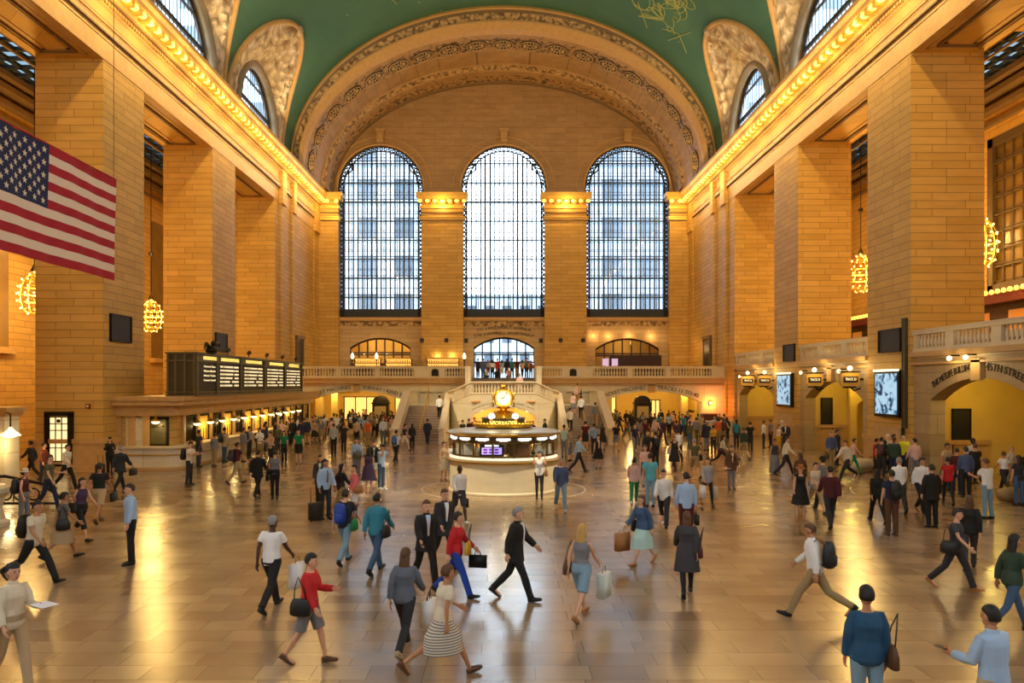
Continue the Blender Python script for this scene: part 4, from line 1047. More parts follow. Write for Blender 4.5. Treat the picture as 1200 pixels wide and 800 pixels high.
# gate number signs: octagonal cases with a lamp on top
def gate_sign(y, lab, x=HW-.55, s_='TRACK 28'):
    t = empty('gate_sign', (x, y, 4.25), label=lab, cat='sign')
    w, h, c = .48, .36, .12
    oc = [(-w+c, -h), (w-c, -h), (w, -h+c), (w, h-c), (w-c, h), (-w+c, h), (-w, h-c), (-w, -h+c)]
    MB().prism(oc, lambda a, z: (a, -.12, z), lambda a, z: (a, .12, z)).build('case', M_goldp, t)
    MB().box(-.36, .36, -.15, -.12, -.16, .14).build('face', M_black, t)
    text_obj('lettering', s_, .2, M_lit, (0, -.16, 0), (R(90), 0, 0), t, width=.56)
    m = MB(); m.box(-w-.03, w+.03, -.15, .15, h, h+.06); m.box(-.3, .3, -.13, .13, -h-.09, -h); m.tube([(0, 0, -h), (.25, 0, -h-.22), (.55, 0, -h-.1)], .05, 6); m.box(w, w+.25, -.04, .04, -.05, .05); m.build('bracket', M_bronze, t)
    MB().sphere((0, -.05, h+.2), .13, 12, 8).build('bulb', M_white_lit, t, smooth=True)
    lamp('glow', (0, -.35, h+.3), 40, (1, .72, .3), .1, t)
gate_sign(39.4, 'octagonal gate sign nearest the large blue screen', s_='TRACK 23'); gate_sign(43.9, 'octagonal gate sign over the left of the middle gate', s_='TRACK 24')
gate_sign(49.9-1.2+3.6, 'octagonal gate sign right of the far pair over the far gate', s_='TRACK 25'); gate_sign(55.9, 'octagonal gate sign farthest from the camera', s_='TRACK 26')

# illuminated poster screens on the piers
def screen_mat(name, seed):
    m, nt, b = newmat(name); N = nt.nodes.new; L = nt.links.new
    g = N('ShaderNodeNewGeometry'); mp = N('ShaderNodeMapping'); mp.inputs['Location'].default_value = (seed, seed*2, seed*3); L(g.outputs['Position'], mp.inputs[0])
    v = N('ShaderNodeTexNoise'); v.inputs['Scale'].default_value = 2.1; v.inputs['Detail'].default_value = 3; v.inputs['Distortion'].default_value = 1.2; L(mp.outputs[0], v.inputs['Vector'])
    cr = N('ShaderNodeValToRGB'); e = cr.color_ramp.elements; e[0].position = .33; e[0].color = (*lin('#12304a'), 1); e[1].position = .5; e[1].color = (*lin('#b8def4'), 1)
    x = e.new(.38); x.color = (*lin('#2f6f9c'), 1); x = e.new(.44); x.color = (*lin('#9cc4dc'), 1); cr.color_ramp.interpolation = 'CONSTANT'
    L(v.outputs[0], cr.inputs[0]); L(cr.outputs[0], b.inputs['Emission Color']); b.inputs['Emission Strength'].default_value = 1.0; b.inputs['Base Color'].default_value = (.02, .02, .02, 1)
    m.cycles.emission_sampling = 'NONE'
    return m
for y0, y1, z0, z1, sd, lab in ((35.3, 37.3, 2.6, 4.5, 3.1, 'large glowing blue poster screen on the nearest right pier'), (48.5, 50.7, 2.7, 4.55, 8.3, 'smaller glowing blue poster screen on the second right pier')):
    t = empty('poster_screen', (HW-.12, (y0+y1)/2, z0), label=lab, cat='screen'); w = (y1-y0)/2; h = z1-z0
    MB().box(-.1, .12, -w-.15, w+.15, -.15, h+.15).build('case', M_bronze, t); MB().box(-.13, -.1, -w, w, 0, h).build('display', screen_mat('blue_poster_%d' % int(sd), sd), t)
    MB().box(-.16, -.08, -w-.15, w+.15, h+.1, h+.2).build('light_strip', M_white_lit, t)
    m = MB(); m.box(-.12, .12, -w-.25, w+.3, -1.35, -1.22); m.box(-.1, .1, -w-.2, w+.3, -1.22, -.6); m.build('ledge', M_trim, t)
MB().box(HW-.14, HW, 34.75, 34.95, 2.0, 7.0).box(HW-.14, HW, 35.0, 35.05, 1.6, 7.0).build('conduit_pipe', M_board, None, label='thin vertical bronze conduit beside the nearest right pier edge', cat='pipe')

# awnings and lit fringe along the gallery back wall
t = empty('restaurant_front', (OUT-.3, 44, 5.4), label='dark red restaurant front with a lit fringe on the right gallery', cat='shop front')
MB().box(-.6, .25, -24, 18, 2.9, 3.4).build('awning', M_red, t); MB().box(-.1, .25, -24, 18, 0, 2.9).build('wall_panelling', M_wood, t)
m = MB(); [m.sphere((-.65, -24+k*.5, 3.5), .14, 6, 4) for k in range(84)]; m.build('bulb_fringe', M_cbulb, t)
m = MB(); [m.box(-.14, -.1, -23+k*3, -21.6+k*3, 1.2, 2.5) for k in range(13)]; m.build('window', mat('warm_interior_glass', '#a86a30', .3, emis='#c07828', es=.5), t)

# ------------------------------------------------------------------ chandeliers in the aisles
bulb_me = MB().sphere((0, 0, 0), .05, 8, 6).mesh('bulb', True); bulb_me.materials.append(M_bulb)
def chandelier(x, y, z, lab, rmax=.78, hh=1.05, top=20.3, p=P_CHAND):
    t = empty('chandelier', (x, y, z), label=lab, cat='chandelier')
    m = MB(); tiers = [(-.95, .45), (-.7, .8), (-.35, .97), (0, 1.0), (.35, .93), (.7, .72), (.95, .35)]
    for q, r in tiers: m.torus((0, 0, q*hh), r*rmax*.93, .03, None, 20, 5)
    for k in range(10):
        a = 2*math.pi*k/10; m.tube([(rmax*.93*r*math.cos(a), rmax*.93*r*math.sin(a), q*hh) for q, r in tiers], .018, 4)
    m.build('frame', M_gold, t)
    MB().tube([(0, 0, hh), (0, 0, top-z)], .03, 6).lathe([(.03, hh), (.2, hh+.1), (.1, hh+.35), (.03, hh+.5)], n=10).lathe([(.03, 4.1), (.16, 4.2), (.16, 4.35), (.03, 4.45)], n=8).build('stem', M_bronze, t)
    for q, r in tiers:
        n = max(5, int(12*r))
        for k in range(n):
            a = 2*math.pi*(k+.5*(int(q*20) % 2))/n; o = bpy.data.objects.new('bulb', bulb_me); C.objects.link(o); o.parent = t
            o.location = (rmax*r*math.cos(a), rmax*r*math.sin(a), q*hh); 
    lamp('glow', (0, 0, 0), p, (1, .62, .18), .5, t)
chandelier(-24, 52.3, 8.6, 'globe chandelier hanging between the first and second left piers'); chandelier(-24, 39.3, 8.6, 'partly hidden chandelier at the left edge beyond the nearest left pier')
chandelier(24, 51.6, 11.4, 'globe chandelier hanging on a chain between the right piers', .8, 1.25); chandelier(23.7, 38.2, 11.0, 'partly hidden chandelier at the right edge beyond the nearest right pier', .8, 1.25)
for x, y in ((-22.6, 37.2), (-22.6, 50.4), (-22.6, 24), (22.8, 36.4), (22.8, 49.8), (22.8, 23.6)): lamp('aisle_fill_light', (x, y, 13.5), P_CHAND*.55, (1, .62, .17), .15)  # added fill lamps hidden behind the piers to warm the aisles
for x, y, tx, ty, tz, pw in ((-17.0, 20, 0, 29, 1, 5000), (17.0, 20, 0, 29, 1, 5000), (-17.0, 39, 0, 57, 2, 4200), (17.0, 39, 0, 57, 2, 4200)):
    d = bpy.data.lights.new('cornice_spotlight', 'SPOT'); d.energy = pw*6; d.color = (1, .86, .62); d.spot_size = R(17 if ty < 40 else 22); d.spot_blend = .8; d.shadow_soft_size = .15  # added fill spots without fixtures, brightening the booth and the staircase
    o = bpy.data.objects.new('cornice_spotlight', d); C.objects.link(o); o.location = (x, y, 23.3); o.rotation_euler = (Vector((tx, ty, tz))-Vector((x, y, 23.3))).to_track_quat('-Z', 'Y').to_euler()

# ------------------------------------------------------------------ cornice bulbs
cb = MB().sphere((0, 0, 0), .2, 10, 6, (1.15, 1, .9)).mesh('cornice_bulb', True); cb.materials.append(M_cbulb)
def cbulb(x, y, z, lab, grp):
    o = bpy.data.objects.new('cornice_bulb', cb); C.objects.link(o); o.location = (x, y, z); tag(o, lab, 'light bulb', grp)
for sx, sn in ((-1, 'left'), (1, 'right')):
    k = 0; y = 34.8
    while y < 75.0:
        cbulb(sx*(HW-.8), y, 21.86, 'round gold bulb in the long row under the %s side cornice' % sn, 'bulbs along the %s cornice' % sn); y += .8; k += 1
    for j in range(22):
        yy = 6+j*3.2
        lamp('cornice_light', (sx*(HW-1.55), yy, 20.95), P_CORNICE, (1, .66, .23), .06)
        if j % 4 == 1:
            d = bpy.data.lights.new('vault_fill_spot', 'SPOT'); d.energy = P_CORNICE*5.5; d.color = (1, .84, .56); d.spot_size = R(115); d.spot_blend = .9; d.shadow_soft_size = .15  # added fill spot on the ledge, brightens the opposite vault and arch
            o = bpy.data.objects.new('vault_fill_spot', d); C.objects.link(o); o.location = (sx*(HW-.95), yy, 22.95); o.rotation_euler = Vector((-sx*11, 2.5, 13)).to_track_quat('-Z', 'Y').to_euler()
for x0, x1, sn in ((-8.05, -3.95, 'left'), (4.05, 8.15, 'right')):
    for k in range(7): cbulb(x0-.1+(x1-x0+.2)*k/6, 74.85, 21.86, 'gold bulb on the capital %s of the middle great window' % sn, 'bulbs on the %s middle capital' % sn)
    m = MB(); [m.box(x0+.15+(x1-x0+.2)*k/6, x0+.25+(x1-x0+.2)*k/6, 74.7, 75.3, 21.65, 22.0) for k in range(6)]; m.build('capital_brackets', M_goldp, endw)
    lamp('capital_light', ((x0+x1)/2, 74.2, 21.5), 260, (1, .6, .18), .1)
for x0, x1, sn in ((-17.2, -16.3, 'left'), (16.4, 17.2, 'right')):
    for k in range(2): cbulb(x0+(x1-x0)*k, 74.85, 21.86, 'gold bulb on the corner capital at the far %s' % sn, 'bulbs on the far %s corner capital' % sn)

# ------------------------------------------------------------------ flag
FL = empty('flag', (-12, 17.9, 7.2), label='large United States flag hanging at the upper left', cat='flag')
FLx, FH = 5.85, 3.1
def ripple(u, v): return .03*math.sin(u*1.9+v*.7)+.012*math.sin(u*7+v*1.3)
def flag_part(name, u0, u1, v0, v1, mt, off=0):
    m = MB(); nu = max(2, int((u1-u0)/.12)); nv = 3 if v1-v0 < .5 else 12
    for side in (-.006, .006):
        g = [[(ripple(u0+(u1-u0)*i/nu, v0+(v1-v0)*j/nv)+side+off, u0+(u1-u0)*i/nu, v0+(v1-v0)*j/nv) for j in range(nv+1)] for i in range(nu+1)]
        for i in range(nu):
            for j in range(nv): m.add([g[i][j], g[i+1][j], g[i+1][j+1], g[i][j+1]], [(0, 1, 2, 3)])
    return m.build(name, mt, FL, smooth=True)
M_fr = mat('flag_red', '#a81024', .8); M_fw = mat('flag_white', '#e6d0b4', .8); M_fb = mat('flag_blue', '#172248', .8)
cu = 2.35
for k in range(13):
    v0 = FH*(12-k)/13; v1 = FH*(13-k)/13; flag_part('red_stripe' if k % 2 == 0 else 'white_stripe', cu if k < 7 else 0, FLx, v0, v1, M_fr if k % 2 == 0 else M_fw)
flag_part('canton', 0, cu, FH*6/13, FH, M_fb)
m = MB(); cz0, cz1 = FH*6/13, FH
for r_ in range(9):
    for q in range(11):
        if (r_+q) % 2: continue
        u = cu*(q+1)/12; v = cz0+(cz1-cz0)*(r_+1)/10; pts = []
        for k in range(10):
            rad = .095 if k % 2 == 0 else .04; a = math.pi/2+k*math.pi/5; pts.append((u+rad*math.cos(a), v+rad*math.sin(a)))
        m.prism(pts, lambda a, z: (ripple(a, z)+.012, a, z), lambda a, z: (ripple(a, z)+.018, a, z))
m.build('stars', M_fw, FL)
m = MB(); m.tube([(0, -.1, FH+.02), (0, FLx+.02, FH+.02)], .025, 6); m.build('hanging_rod', M_fr, FL)
m = MB(); m.tube([(0, .2, FH), (0, .2, 28)], .01, 4); m.tube([(0, FLx-.1, FH), (0, FLx-.1, 28)], .01, 4); m.build('cable', M_iron, FL)

# ------------------------------------------------------------------ stone door, bench end and small things at the left
d = empty('door_4', (-20.25, 35.0, 0), kind='structure')
MB().box(-.62, -.45, -.12, .1, 0, 2.65).box(.45, .62, -.12, .1, 0, 2.65).box(-.62, .62, -.12, .1, 2.55, 2.75).build('door_frame', M_bronze, d)
MB().box(-.45, .45, -.02, .1, 0, .35).build('door_leaf', M_bronze, d)
MB().box(-.42, .42, -.03, .05, .5, 2.5).build('lit_pane', mat('leaded_lit_glass', '#fff0c0', .4, emis='#ffe9a8', es=1.1), d)
m = MB()
for x in (-.14, .14): m.box(x-.02, x+.02, -.06, 0, .5, 2.5)
for z in (.5, 1.1, 1.45, 1.9, 2.2, 2.5): m.box(-.42, .42, -.06, 0, z-.02, z+.02)
m.box(-.08, .08, -.07, 0, 2.25, 2.4); m.box(-.45, -.4, -.06, 0, .5, 2.5); m.box(.4, .45, -.06, 0, .5, 2.5); m.build('leading', M_bronze, d)
t = empty('newel_post', (-14.6, 21.6, 0), label='marble stair newel and curved rail at the left edge', cat='newel post')
MB().lathe([(.62, 0), (.62, .12), (.5, .2), (.42, .5), (.5, .8), (.66, .95), (.66, 1.08), (.5, 1.16), (.01, 1.2)], n=20).build('post', M_marble, t, smooth=False)
MB().box(-2.5, 0, -.3, .3, 0, .75).box(-2.5, 0, -.38, .38, .75, .88).build('low_wall', M_marble, t)
t = empty('stair_railing', (-16.2, 25.0, 0), label='dark scrolled iron stair railing behind the marble newel', cat='railing')
m = MB(); m.tube([(-3, 0, 1.0), (0, 0, 1.0), (1.2, 0, .75), (1.9, 0, .2)], .05, 6); m.tube([(-3, 0, .12), (1.6, 0, .12)], .04, 6); m.build('handrail', M_bronze, t)
m = MB()
for k in range(9): m.torus((-2.7+k*.45, 0, .42), .19, .03, Matrix.Rotation(R(90), 3, 'X'), 10, 4); m.tube([(-2.9+k*.45, 0, .1), (-2.9+k*.45, 0, .95)], .02, 4)
m.build('scroll_work', M_bronze, t)
t = empty('shaded_lamp', (-19.0, 29.6, 2.05), label='lit white shaded lamp at the left edge', cat='lamp')
MB().lathe([(.04, .3), (.1, .2), (.34, .0), (.36, -.04)], n=16, cap=False).build('lamp_shade', M_white_lit, t, smooth=True)
MB().lathe([(.02, .05), (.25, -.04), (.1, -.1), (.01, -.11)], n=12).build('lit_bowl', M_white_lit, t); MB().tube([(0, 0, .3), (0, 0, .8), (-.5, .1, .95)], .03, 6).build('arm', M_bronze, t)
lamp('glow', (0, -.1, -.4), 60, (1, .75, .35), .1, t)
t = empty('stone_kiosk', (-19.9, 30.1, 0), label='stone kiosk corner with a moulded cap at the left edge', cat='kiosk')
MB().box(-.8, .55, -.3, .6, 0, 2.9).build('wall', M_marble, t); MB().box(-.9, .75, -.5, .8, 2.9, 3.1).box(-.9, .65, -.4, .7, 2.75, 2.9).build('cap', M_trim, t)
t = empty('alarm_box', (-18.9, 34.98, 3.0), label='small red fire alarm box on the nearest left pier', cat='alarm'); MB().box(-.1, .1, -.08, 0, -.1, .1).build('case', mat('alarm_red', '#7a2010', .5), t); MB().box(-.05, .05, -.1, -.08, -.05, .05).build('face', M_fw, t)

# ------------------------------------------------------------------ information booth with the clock
IB = empty('information_booth', (0.0, 29.4, 0), label='round marble and brass information booth in the middle of the hall', cat='booth')
RB = 2.05; NBY = 16
def ibr(name, prof, mt, n=64, smooth=False, cap=True): return MB().lathe(prof, n=n, cap=cap).build(name, mt, IB, smooth=smooth)
ibr('marble_base', [(RB+.05, 0), (RB+.05, .06), (RB, .1), (RB, 1.1), (RB+.05, 1.12)], M_marble)
ibr('counter', [(RB+.05, 1.12), (RB+.14, 1.15), (RB+.14, 1.2), (RB-.15, 1.24)], M_gold)
ibr('lit_ledge', [(RB-.1, 1.24), (RB+.02, 1.26), (RB+.02, 1.3), (RB-.15, 1.36)], mat('lit_ledge_glass', '#f5ecd8', .4, emis='#ffeecf', es=.5))
ibr('floor_disc', [(RB-.3, 1.0), (RB-.3, 1.05), (.01, 1.06)], M_wood)
ibr('inner_core', [(.42, 1.05), (.42, 2.2)], M_wood, 24)
m = MB()
for k in range(NBY):
    a = math.pi/2+2*math.pi*(k+.5)/NBY; m.obox(((RB-.12)*math.cos(a), (RB-.12)*math.sin(a), 1.72), (.05, .07, .8), a)
m.lathe([(RB-.16, 1.36), (RB-.06, 1.36), (RB-.06, 1.42), (RB-.16, 1.42)], n=64); m.lathe([(RB-.16, 1.86), (RB-.06, 1.86), (RB-.06, 1.9), (RB-.16, 1.9)], n=64)
m.build('brass_mullions', mat('dull_brass', '#7c6634', .35, .9), IB)
MB().lathe([(RB-.12, 1.42), (RB-.12, 1.86)], n=NBY*2, cap=False).build('glass', M_glass, IB)
ibr('light_band', [(RB-.14, 1.9), (RB-.08, 1.9), (RB-.08, 2.12), (RB-.14, 2.12)], mat('olive_band', '#55482c', .4, .4))
for k in range(NBY):
    a = math.pi/2+2*math.pi*k/NBY; t_ = MB(); t_.obox((0, 0, 0), (.05, .5, .07), 0); t_.obox((0, 0, -.045), (.04, .3, .04), 0)
    t_.build('lit_sign', mat('lit_booth_sign', '#ffffff', .4, emis='#fff8e8', es=2.4), IB, loc=((RB-.06)*math.cos(a), (RB-.06)*math.sin(a), 2.02), rz=a)
ibr('roof', [(RB-.1, 2.12), (RB+.08, 2.14), (RB+.1, 2.22), (RB+.02, 2.26), (1.2, 2.34), (.01, 2.36)], mat('grey_metal_roof', '#8f8c84', .35, .5))
ibr('brass_rim', [(RB+.09, 2.12), (RB+.15, 2.16), (RB+.15, 2.2), (RB+.09, 2.22)], M_gold, cap=False)
ibr('scalloped_crown', [(1.02, 2.33), (1.1, 2.4), (1.14, 2.5), (1.06, 2.5), (.95, 2.42)], M_gold)
m = MB()
for k in range(44): a = 2*math.pi*k/44; m.sphere((1.12*math.cos(a), 1.12*math.sin(a), 2.5), .07, 6, 5)
m.build('crown_scallops', M_gold, IB, smooth=True)
ibr('sign_drum', [(.82, 2.4), (.82, 2.68), (.86, 2.72), (.78, 2.74)], mat('dark_olive_drum', '#4c4222', .4, .5), 48)
o = text_obj('lettering', 'INFORMATION', .2, M_lit2, (0, 0, 0), (0, 0, 0), IB, width=1.1, ext=.008)
for v in o.data.vertices: x, y_, z_ = v.co; a = x/.84; rr_ = .84+z_; v.co = (rr_*math.sin(a), -rr_*math.cos(a), y_+2.55)
o = text_obj('lettering', 'INFORMATION', .2, M_lit2, (0, 0, 0), (0, 0, R(120)), IB, width=1.1, ext=.008)
for v in o.data.vertices: x, y_, z_ = v.co; a = x/.84; rr_ = .84+z_; v.co = (rr_*math.sin(a), -rr_*math.cos(a), y_+2.55)
# interior: screens, clerk equipment
MB().box(-.44, .44, 0, .06, 0, .42).build('screen_case', M_black, IB, loc=(-.42, -1.86, 1.42)); MB().box(-.36, .36, -.01, 0, .06, .3).build('display', mat('lilac_display', '#c8b0f0', .4, emis='#b090e8', es=1.3), IB, loc=(-.42, -1.86, 1.42))
m = MB(); [m.box(-.3+.2*i, -.16+.2*i, -.02, -.01, .1+.1*j, .16+.1*j) for i in range(3) for j in range(2)]; m.build('screen_text', mat('purple_text', '#5a2a90', .4, emis='#50208a', es=.6), IB, loc=(-.42, -1.86, 1.42))
m = MB(); m.box(-.25, .25, -.01, 0, .34, .4); m.build('screen_header', mat('white_header', '#ffffff', .4, emis='#ffffff', es=1.2), IB, loc=(-.42, -1.86, 1.42))
m = MB(); m.box(-1.45, -1.0, -1.3, -1.25, 1.4, 1.82); m.box(1.0, 1.3, -1.4, -1.36, 1.42, 1.8); m.box(-1.75, -1.5, -.9, -.86, 1.4, 1.8); m.box(1.5, 1.75, -.9, -.86, 1.4, 1.8); m.build('notice_sheets', mat('pale_paper', '#d8ccb0', .6), IB)
m = MB(); m.box(.2, .95, -1.7, -1.66, 1.42, 1.84); m.build('wood_shutter', mat('mid_wood', '#7a5024', .5, var=.15, vscale=8), IB)
lamp('booth_light', (0, 29.4-1.2, 1.8), 30, (1, .8, .45), .1); lamp('booth_light', (0, 29.4+1.2, 1.8), 30, (1, .8, .45), .1)
# clock
CK = empty('booth_clock', (0, 29.4, 2.3), label='four-faced brass clock with glowing dials on top of the booth', cat='clock')
CK.scale = (.92, .92, .9)
MB().lathe([(.72, .3), (.7, .42), (.62, .5), (.5, .62), (.3, .72), (.14, .78), (.12, .85), (.16, .88)], n=32).build('domed_base', M_gold, CK, smooth=True)
m = MB()
for k in range(8): a = 2*math.pi*k/8; m.tube([(.7*math.cos(a), .7*math.sin(a), .36), (.6*math.cos(a), .6*math.sin(a), .54), (.3*math.cos(a), .3*math.sin(a), .74)], .035, 6)
m.lathe([(.74, .28), (.78, .32), (.74, .37)], n=32); m.build('base_ribs', M_gold, CK, smooth=True)
m = MB(); m.lathe([(.16, .84), (.26, .88), (.3, .92), (.16, .96), (.14, 1.0)], n=16); m.box(-.3, .3, -.3, .3, 1.0, 1.06)
m.lathe([(.3, 1.55), (.24, 1.62), (.12, 1.68), (.07, 1.72)], n=16); m.build('clock_neck', M_gold, CK, smooth=False)
MB().sphere((0, 0, 1.78), .11, 14, 10).lathe([(.07, 1.86), (.03, 1.9), (.05, 1.93), (.01, 1.98)], n=10).build('acorn_finial', M_gold, CK, smooth=True)
m = MB()
m.lathe([(.2, 1.0), (.36, 1.06), (.4, 1.16), (.4, 1.48), (.34, 1.58), (.2, 1.62)], n=8, M=Matrix.Rotation(R(22.5), 3, 'Z')); m.build('clock_body', M_gold, CK)
Mx = Matrix.Rotation(R(90), 3, 'X')
M_dial = mat('opal_dial', '#fff4c8', .4, emis='#fff0b8', es=.4); M_hand = mat('dark_clock_hand', '#2a2010', .4)
for k in range(4):
    F = empty('clock_face', (0, 0, 1.31), R(90*k)); F.parent = CK
    MB().lathe([(.34, .37), (.34, .42), (.01, .43)], n=32, M=Mx).build('dial', M_dial, F)
    MB().torus((0, -.42, 0), .355, .045, Mx, 28, 6).torus((0, -.44, 0), .32, .015, Mx, 28, 4).build('bezel', M_gold, F, smooth=True)
    m = MB()
    for q in range(12):
        a = 2*math.pi*q/12; m.add(MB().obox((0, 0, 0), (.02, .006, .055)).v if False else [((.27+dz)*math.sin(a)+dx*math.cos(a), -.436+dy, (.27+dz)*math.cos(a)-dx*math.sin(a)) for dx, dy, dz in ((-.01, 0, -.03), (.01, 0, -.03), (.01, 0, .03), (-.01, 0, .03))], [(0, 1, 2, 3)])
    m.build('numerals', M_hand, F)
    m = MB()
    for ang, ln, wd in ((R(36), .27, .012), (R(-92), .17, .016)):
        m.add([(wd*math.cos(ang)*s+l*math.sin(ang), -.445-.004*(ln > .2), -wd*math.sin(ang)*s+l*math.cos(ang)) for s, l in ((-1, -.04), (1, -.04), (1, ln), (-1, ln))], [(0, 1, 2, 3)])
    m.build('clock_hands', M_hand, F)
lamp('dial_glow', (0, -.9, 1.3), 5, (1, .9, .6), .2, CK)
for s, lab in ((-1, 'left'), (1, 'right')):
    t = empty('globe_lamp', (s*.44, 28.75, 2.62), label='glowing white globe lamp %s of the clock base' % lab, cat='lamp')
    MB().sphere((0, 0, .17), .125, 16, 10).build('globe', mat('white_globe', '#ffffff', .4, emis='#fff6dc', es=2), t, smooth=True)
    MB().lathe([(.1, 0), (.06, .04), (.08, .07)], n=12).build('base', M_gold, t); lamp('glow', (0, -.25, .3), 22, (1, .85, .55), .12, t)
# inlaid ring in the floor round the booth
m = MB()
for i in range(64):
    a0, a1 = 2*math.pi*i/64, 2*math.pi*(i+1)/64
    m.add([(3.15*math.cos(a0), 3.15*math.sin(a0), .004), (3.15*math.cos(a1), 3.15*math.sin(a1), .004), (3.08*math.cos(a1), 3.08*math.sin(a1), .004), (3.08*math.cos(a0), 3.08*math.sin(a0), .004)], [(0, 1, 2, 3)])
m.build('floor_inlay', M_marble, None, loc=(0, 29.4, 0), kind='structure')

# small downlights under the right gallery ledge
for k, (y, z) in enumerate(((29.9, 5.05), (31.0, 5.05), (41.2, 4.7), (46.5, 4.7), (54.0, 4.6), (58.5, 4.6))):
    t = empty('spot_fitting', (HW-.3, y, z), label=['bright spot fitting under the ledge above the nearest gate, nearer one', 'bright spot fitting under the ledge above the nearest gate, farther one', 'small spot fitting right of the middle gate sign pair', 'small spot fitting left of the middle gate sign pair', 'small spot fitting right of the far gate sign pair', 'small spot fitting at the far end of the far gate'][k], cat='lamp')
    MB().sphere((0, 0, 0), .1, 10, 6).build('bulb', M_white_lit, t, smooth=True); MB().tube([(.4, 0, .1), (0, 0, .1)], .03, 6).build('arm', M_bronze, t)
    lamp('glow', (-.15, 0, -.15), 25, (1, .75, .35), .08, t)
# sconce, orange wash and cabinet on the far right wall under the balcony
t = empty('wall_sconce', (16.95, 62.95, 2.45), label='small lit sconce on the orange-washed wall at the far right', cat='lamp')
MB().sphere((0, -.12, 0), .12, 10, 6).build('bulb', M_white_lit, t, smooth=True); MB().box(-.08, .08, -.06, .12, -.15, .15).build('backplate', M_gold, t); lamp('glow', (0, -.4, 0), 130, (1, .3, .06), .1, t)
t = empty('wall_cabinet', (16.9, 62.8, .5), label='brown square cabinet on the wall below the far right sconce', cat='cabinet'); MB().box(-.6, .6, 0, .3, 0, 1.1).build('body', mat('brown_cabinet', '#6a3c1c', .5), t); MB().box(-.5, .5, -.03, 0, .1, 1.0).build('door', M_wood, t)
t = empty('long_counter', (16.4, 60.6, 0), label='low orange-topped counter at the far right behind the crowd', cat='counter'); MB().box(-1.2, 1.7, 0, .5, 0, 1.0).build('front', M_marble, t); MB().box(-1.3, 1.8, -.1, .6, 1.0, 1.1).build('top', M_rail, t)

# ------------------------------------------------------------------ people
HAIR = {'black': '#17120e', 'dark': '#2a1c12', 'brown': '#5a3a1c', 'blond': '#c09850', 'grey': '#8c8884', 'red': '#7a3018', 'white': '#d0ccc4'}
SKIN = {'light': '#d9a582', 'tan': '#b9835c', 'brown': '#7d5036', 'dark': '#4a2c1c'}
COL = {'white': '#e8e6e0', 'cream': '#d8ccb0', 'black': '#15130f', 'dark grey': '#38373a', 'grey': '#77777a', 'light grey': '#a8a8aa', 'navy': '#1c2440', 'blue': '#2a5aa0', 'light blue': '#a4bfdc',
       'teal': '#2f7f92', 'turquoise': '#62b8c4', 'green': '#148048', 'dark green': '#2c4030', 'olive': '#5c5a38', 'khaki': '#9c8458', 'beige': '#b8a078', 'brown': '#5c3a20', 'red': '#c01c20', 'maroon': '#4c1418',
       'pink': '#e07078', 'pale pink': '#d8b0a4', 'orange': '#d05c20', 'yellow': '#d0a020', 'bright yellow': '#d8d820', 'purple': '#44304c', 'denim blue': '#3c5878', 'light denim': '#7c9cb0', 'slate blue': '#4a587c',
       'mint': '#b0d0c4', 'charcoal': '#26262a', 'tan': '#a8703c', 'royal blue': '#1840a0', 'steel grey': '#5c6470', 'rust': '#8c4420', 'petrol blue': '#1d4c6c'}
def cmat(cn, kind='cloth'):
    if cn.startswith('striped '):
        key = 'cloth_'+cn.replace(' ', '_')
        if key in _mc: return _mc[key]
        c1, c2 = cn[8:].split('/'); m, nt, b = newmat(key); N = nt.nodes.new; L = nt.links.new
        tc = N('ShaderNodeTexCoord'); w = N('ShaderNodeTexWave'); w.bands_direction = 'Z'; w.inputs['Scale'].default_value = 8; L(tc.outputs['Object'], w.inputs['Vector'])
        cr = N('ShaderNodeValToRGB'); cr.color_ramp.interpolation = 'CONSTANT'; cr.color_ramp.elements[0].color = (*lin(COL[c1]), 1); cr.color_ramp.elements[1].position = .5; cr.color_ramp.elements[1].color = (*lin(COL[c2]), 1)
        L(w.outputs['Fac'], cr.inputs[0]); L(cr.outputs[0], b.inputs['Base Color']); b.inputs['Roughness'].default_value = .8; _mc[key] = m; return m
    return mat(kind+'_'+cn.replace(' ', '_'), COL[cn], .8 if kind == 'cloth' else .5)

def V(*a): return Vector(a)
def rotx(v, a):  # forward pitch: rotates down-vector towards -y
    return Matrix.Rotation(-a, 3, 'X') @ v
# pose: hipL kneeL hipR kneeR shL elL shR elR lean headpitch headyaw abduct
POSES = {
 'stand':  dict(h=(2, 4, -2, 2), a=(4, 12, -3, 10), lean=1, head=(4, 0), ab=8),
 'relaxed': dict(h=(8, 12, -4, 3), a=(8, 25, 0, 18), lean=2, head=(6, 20), ab=9),
 'walk':   dict(h=(26, 8, -22, 22), a=(-22, 14, 24, 24), lean=4, head=(4, 0), ab=7),
 'walk2':  dict(h=(-20, 24, 24, 6), a=(24, 24, -20, 14), lean=4, head=(4, 8), ab=7),
 'stride': dict(h=(34, 10, -30, 32), a=(-16, 16, 18, 30), lean=7, head=(8, 0), ab=8),
 'stride2': dict(h=(-30, 34, 32, 8), a=(20, 40, -18, 18), lean=7, head=(6, -6), ab=8),
 'phone':  dict(h=(2, 4, -3, 4), a=(24, 80, 20, 95), lean=3, head=(24, 0), ab=8),
 'camera': dict(h=(2, 4, -2, 2), a=(62, 112, 62, 112), lean=1, head=(2, 0), ab=14),
 'hold':   dict(h=(20, 8, -16, 18), a=(14, 75, 10, 20), lean=3, head=(6, 0), ab=8),
 'sit':    dict(h=(84, 86, 80, 80), a=(28, 50, 24, 60), lean=6, head=(12, 0), ab=10),
 'climb':  dict(h=(44, 58, -2, 6), a=(-10, 14, 20, 24), lean=9, head=(2, 0), ab=7),
}
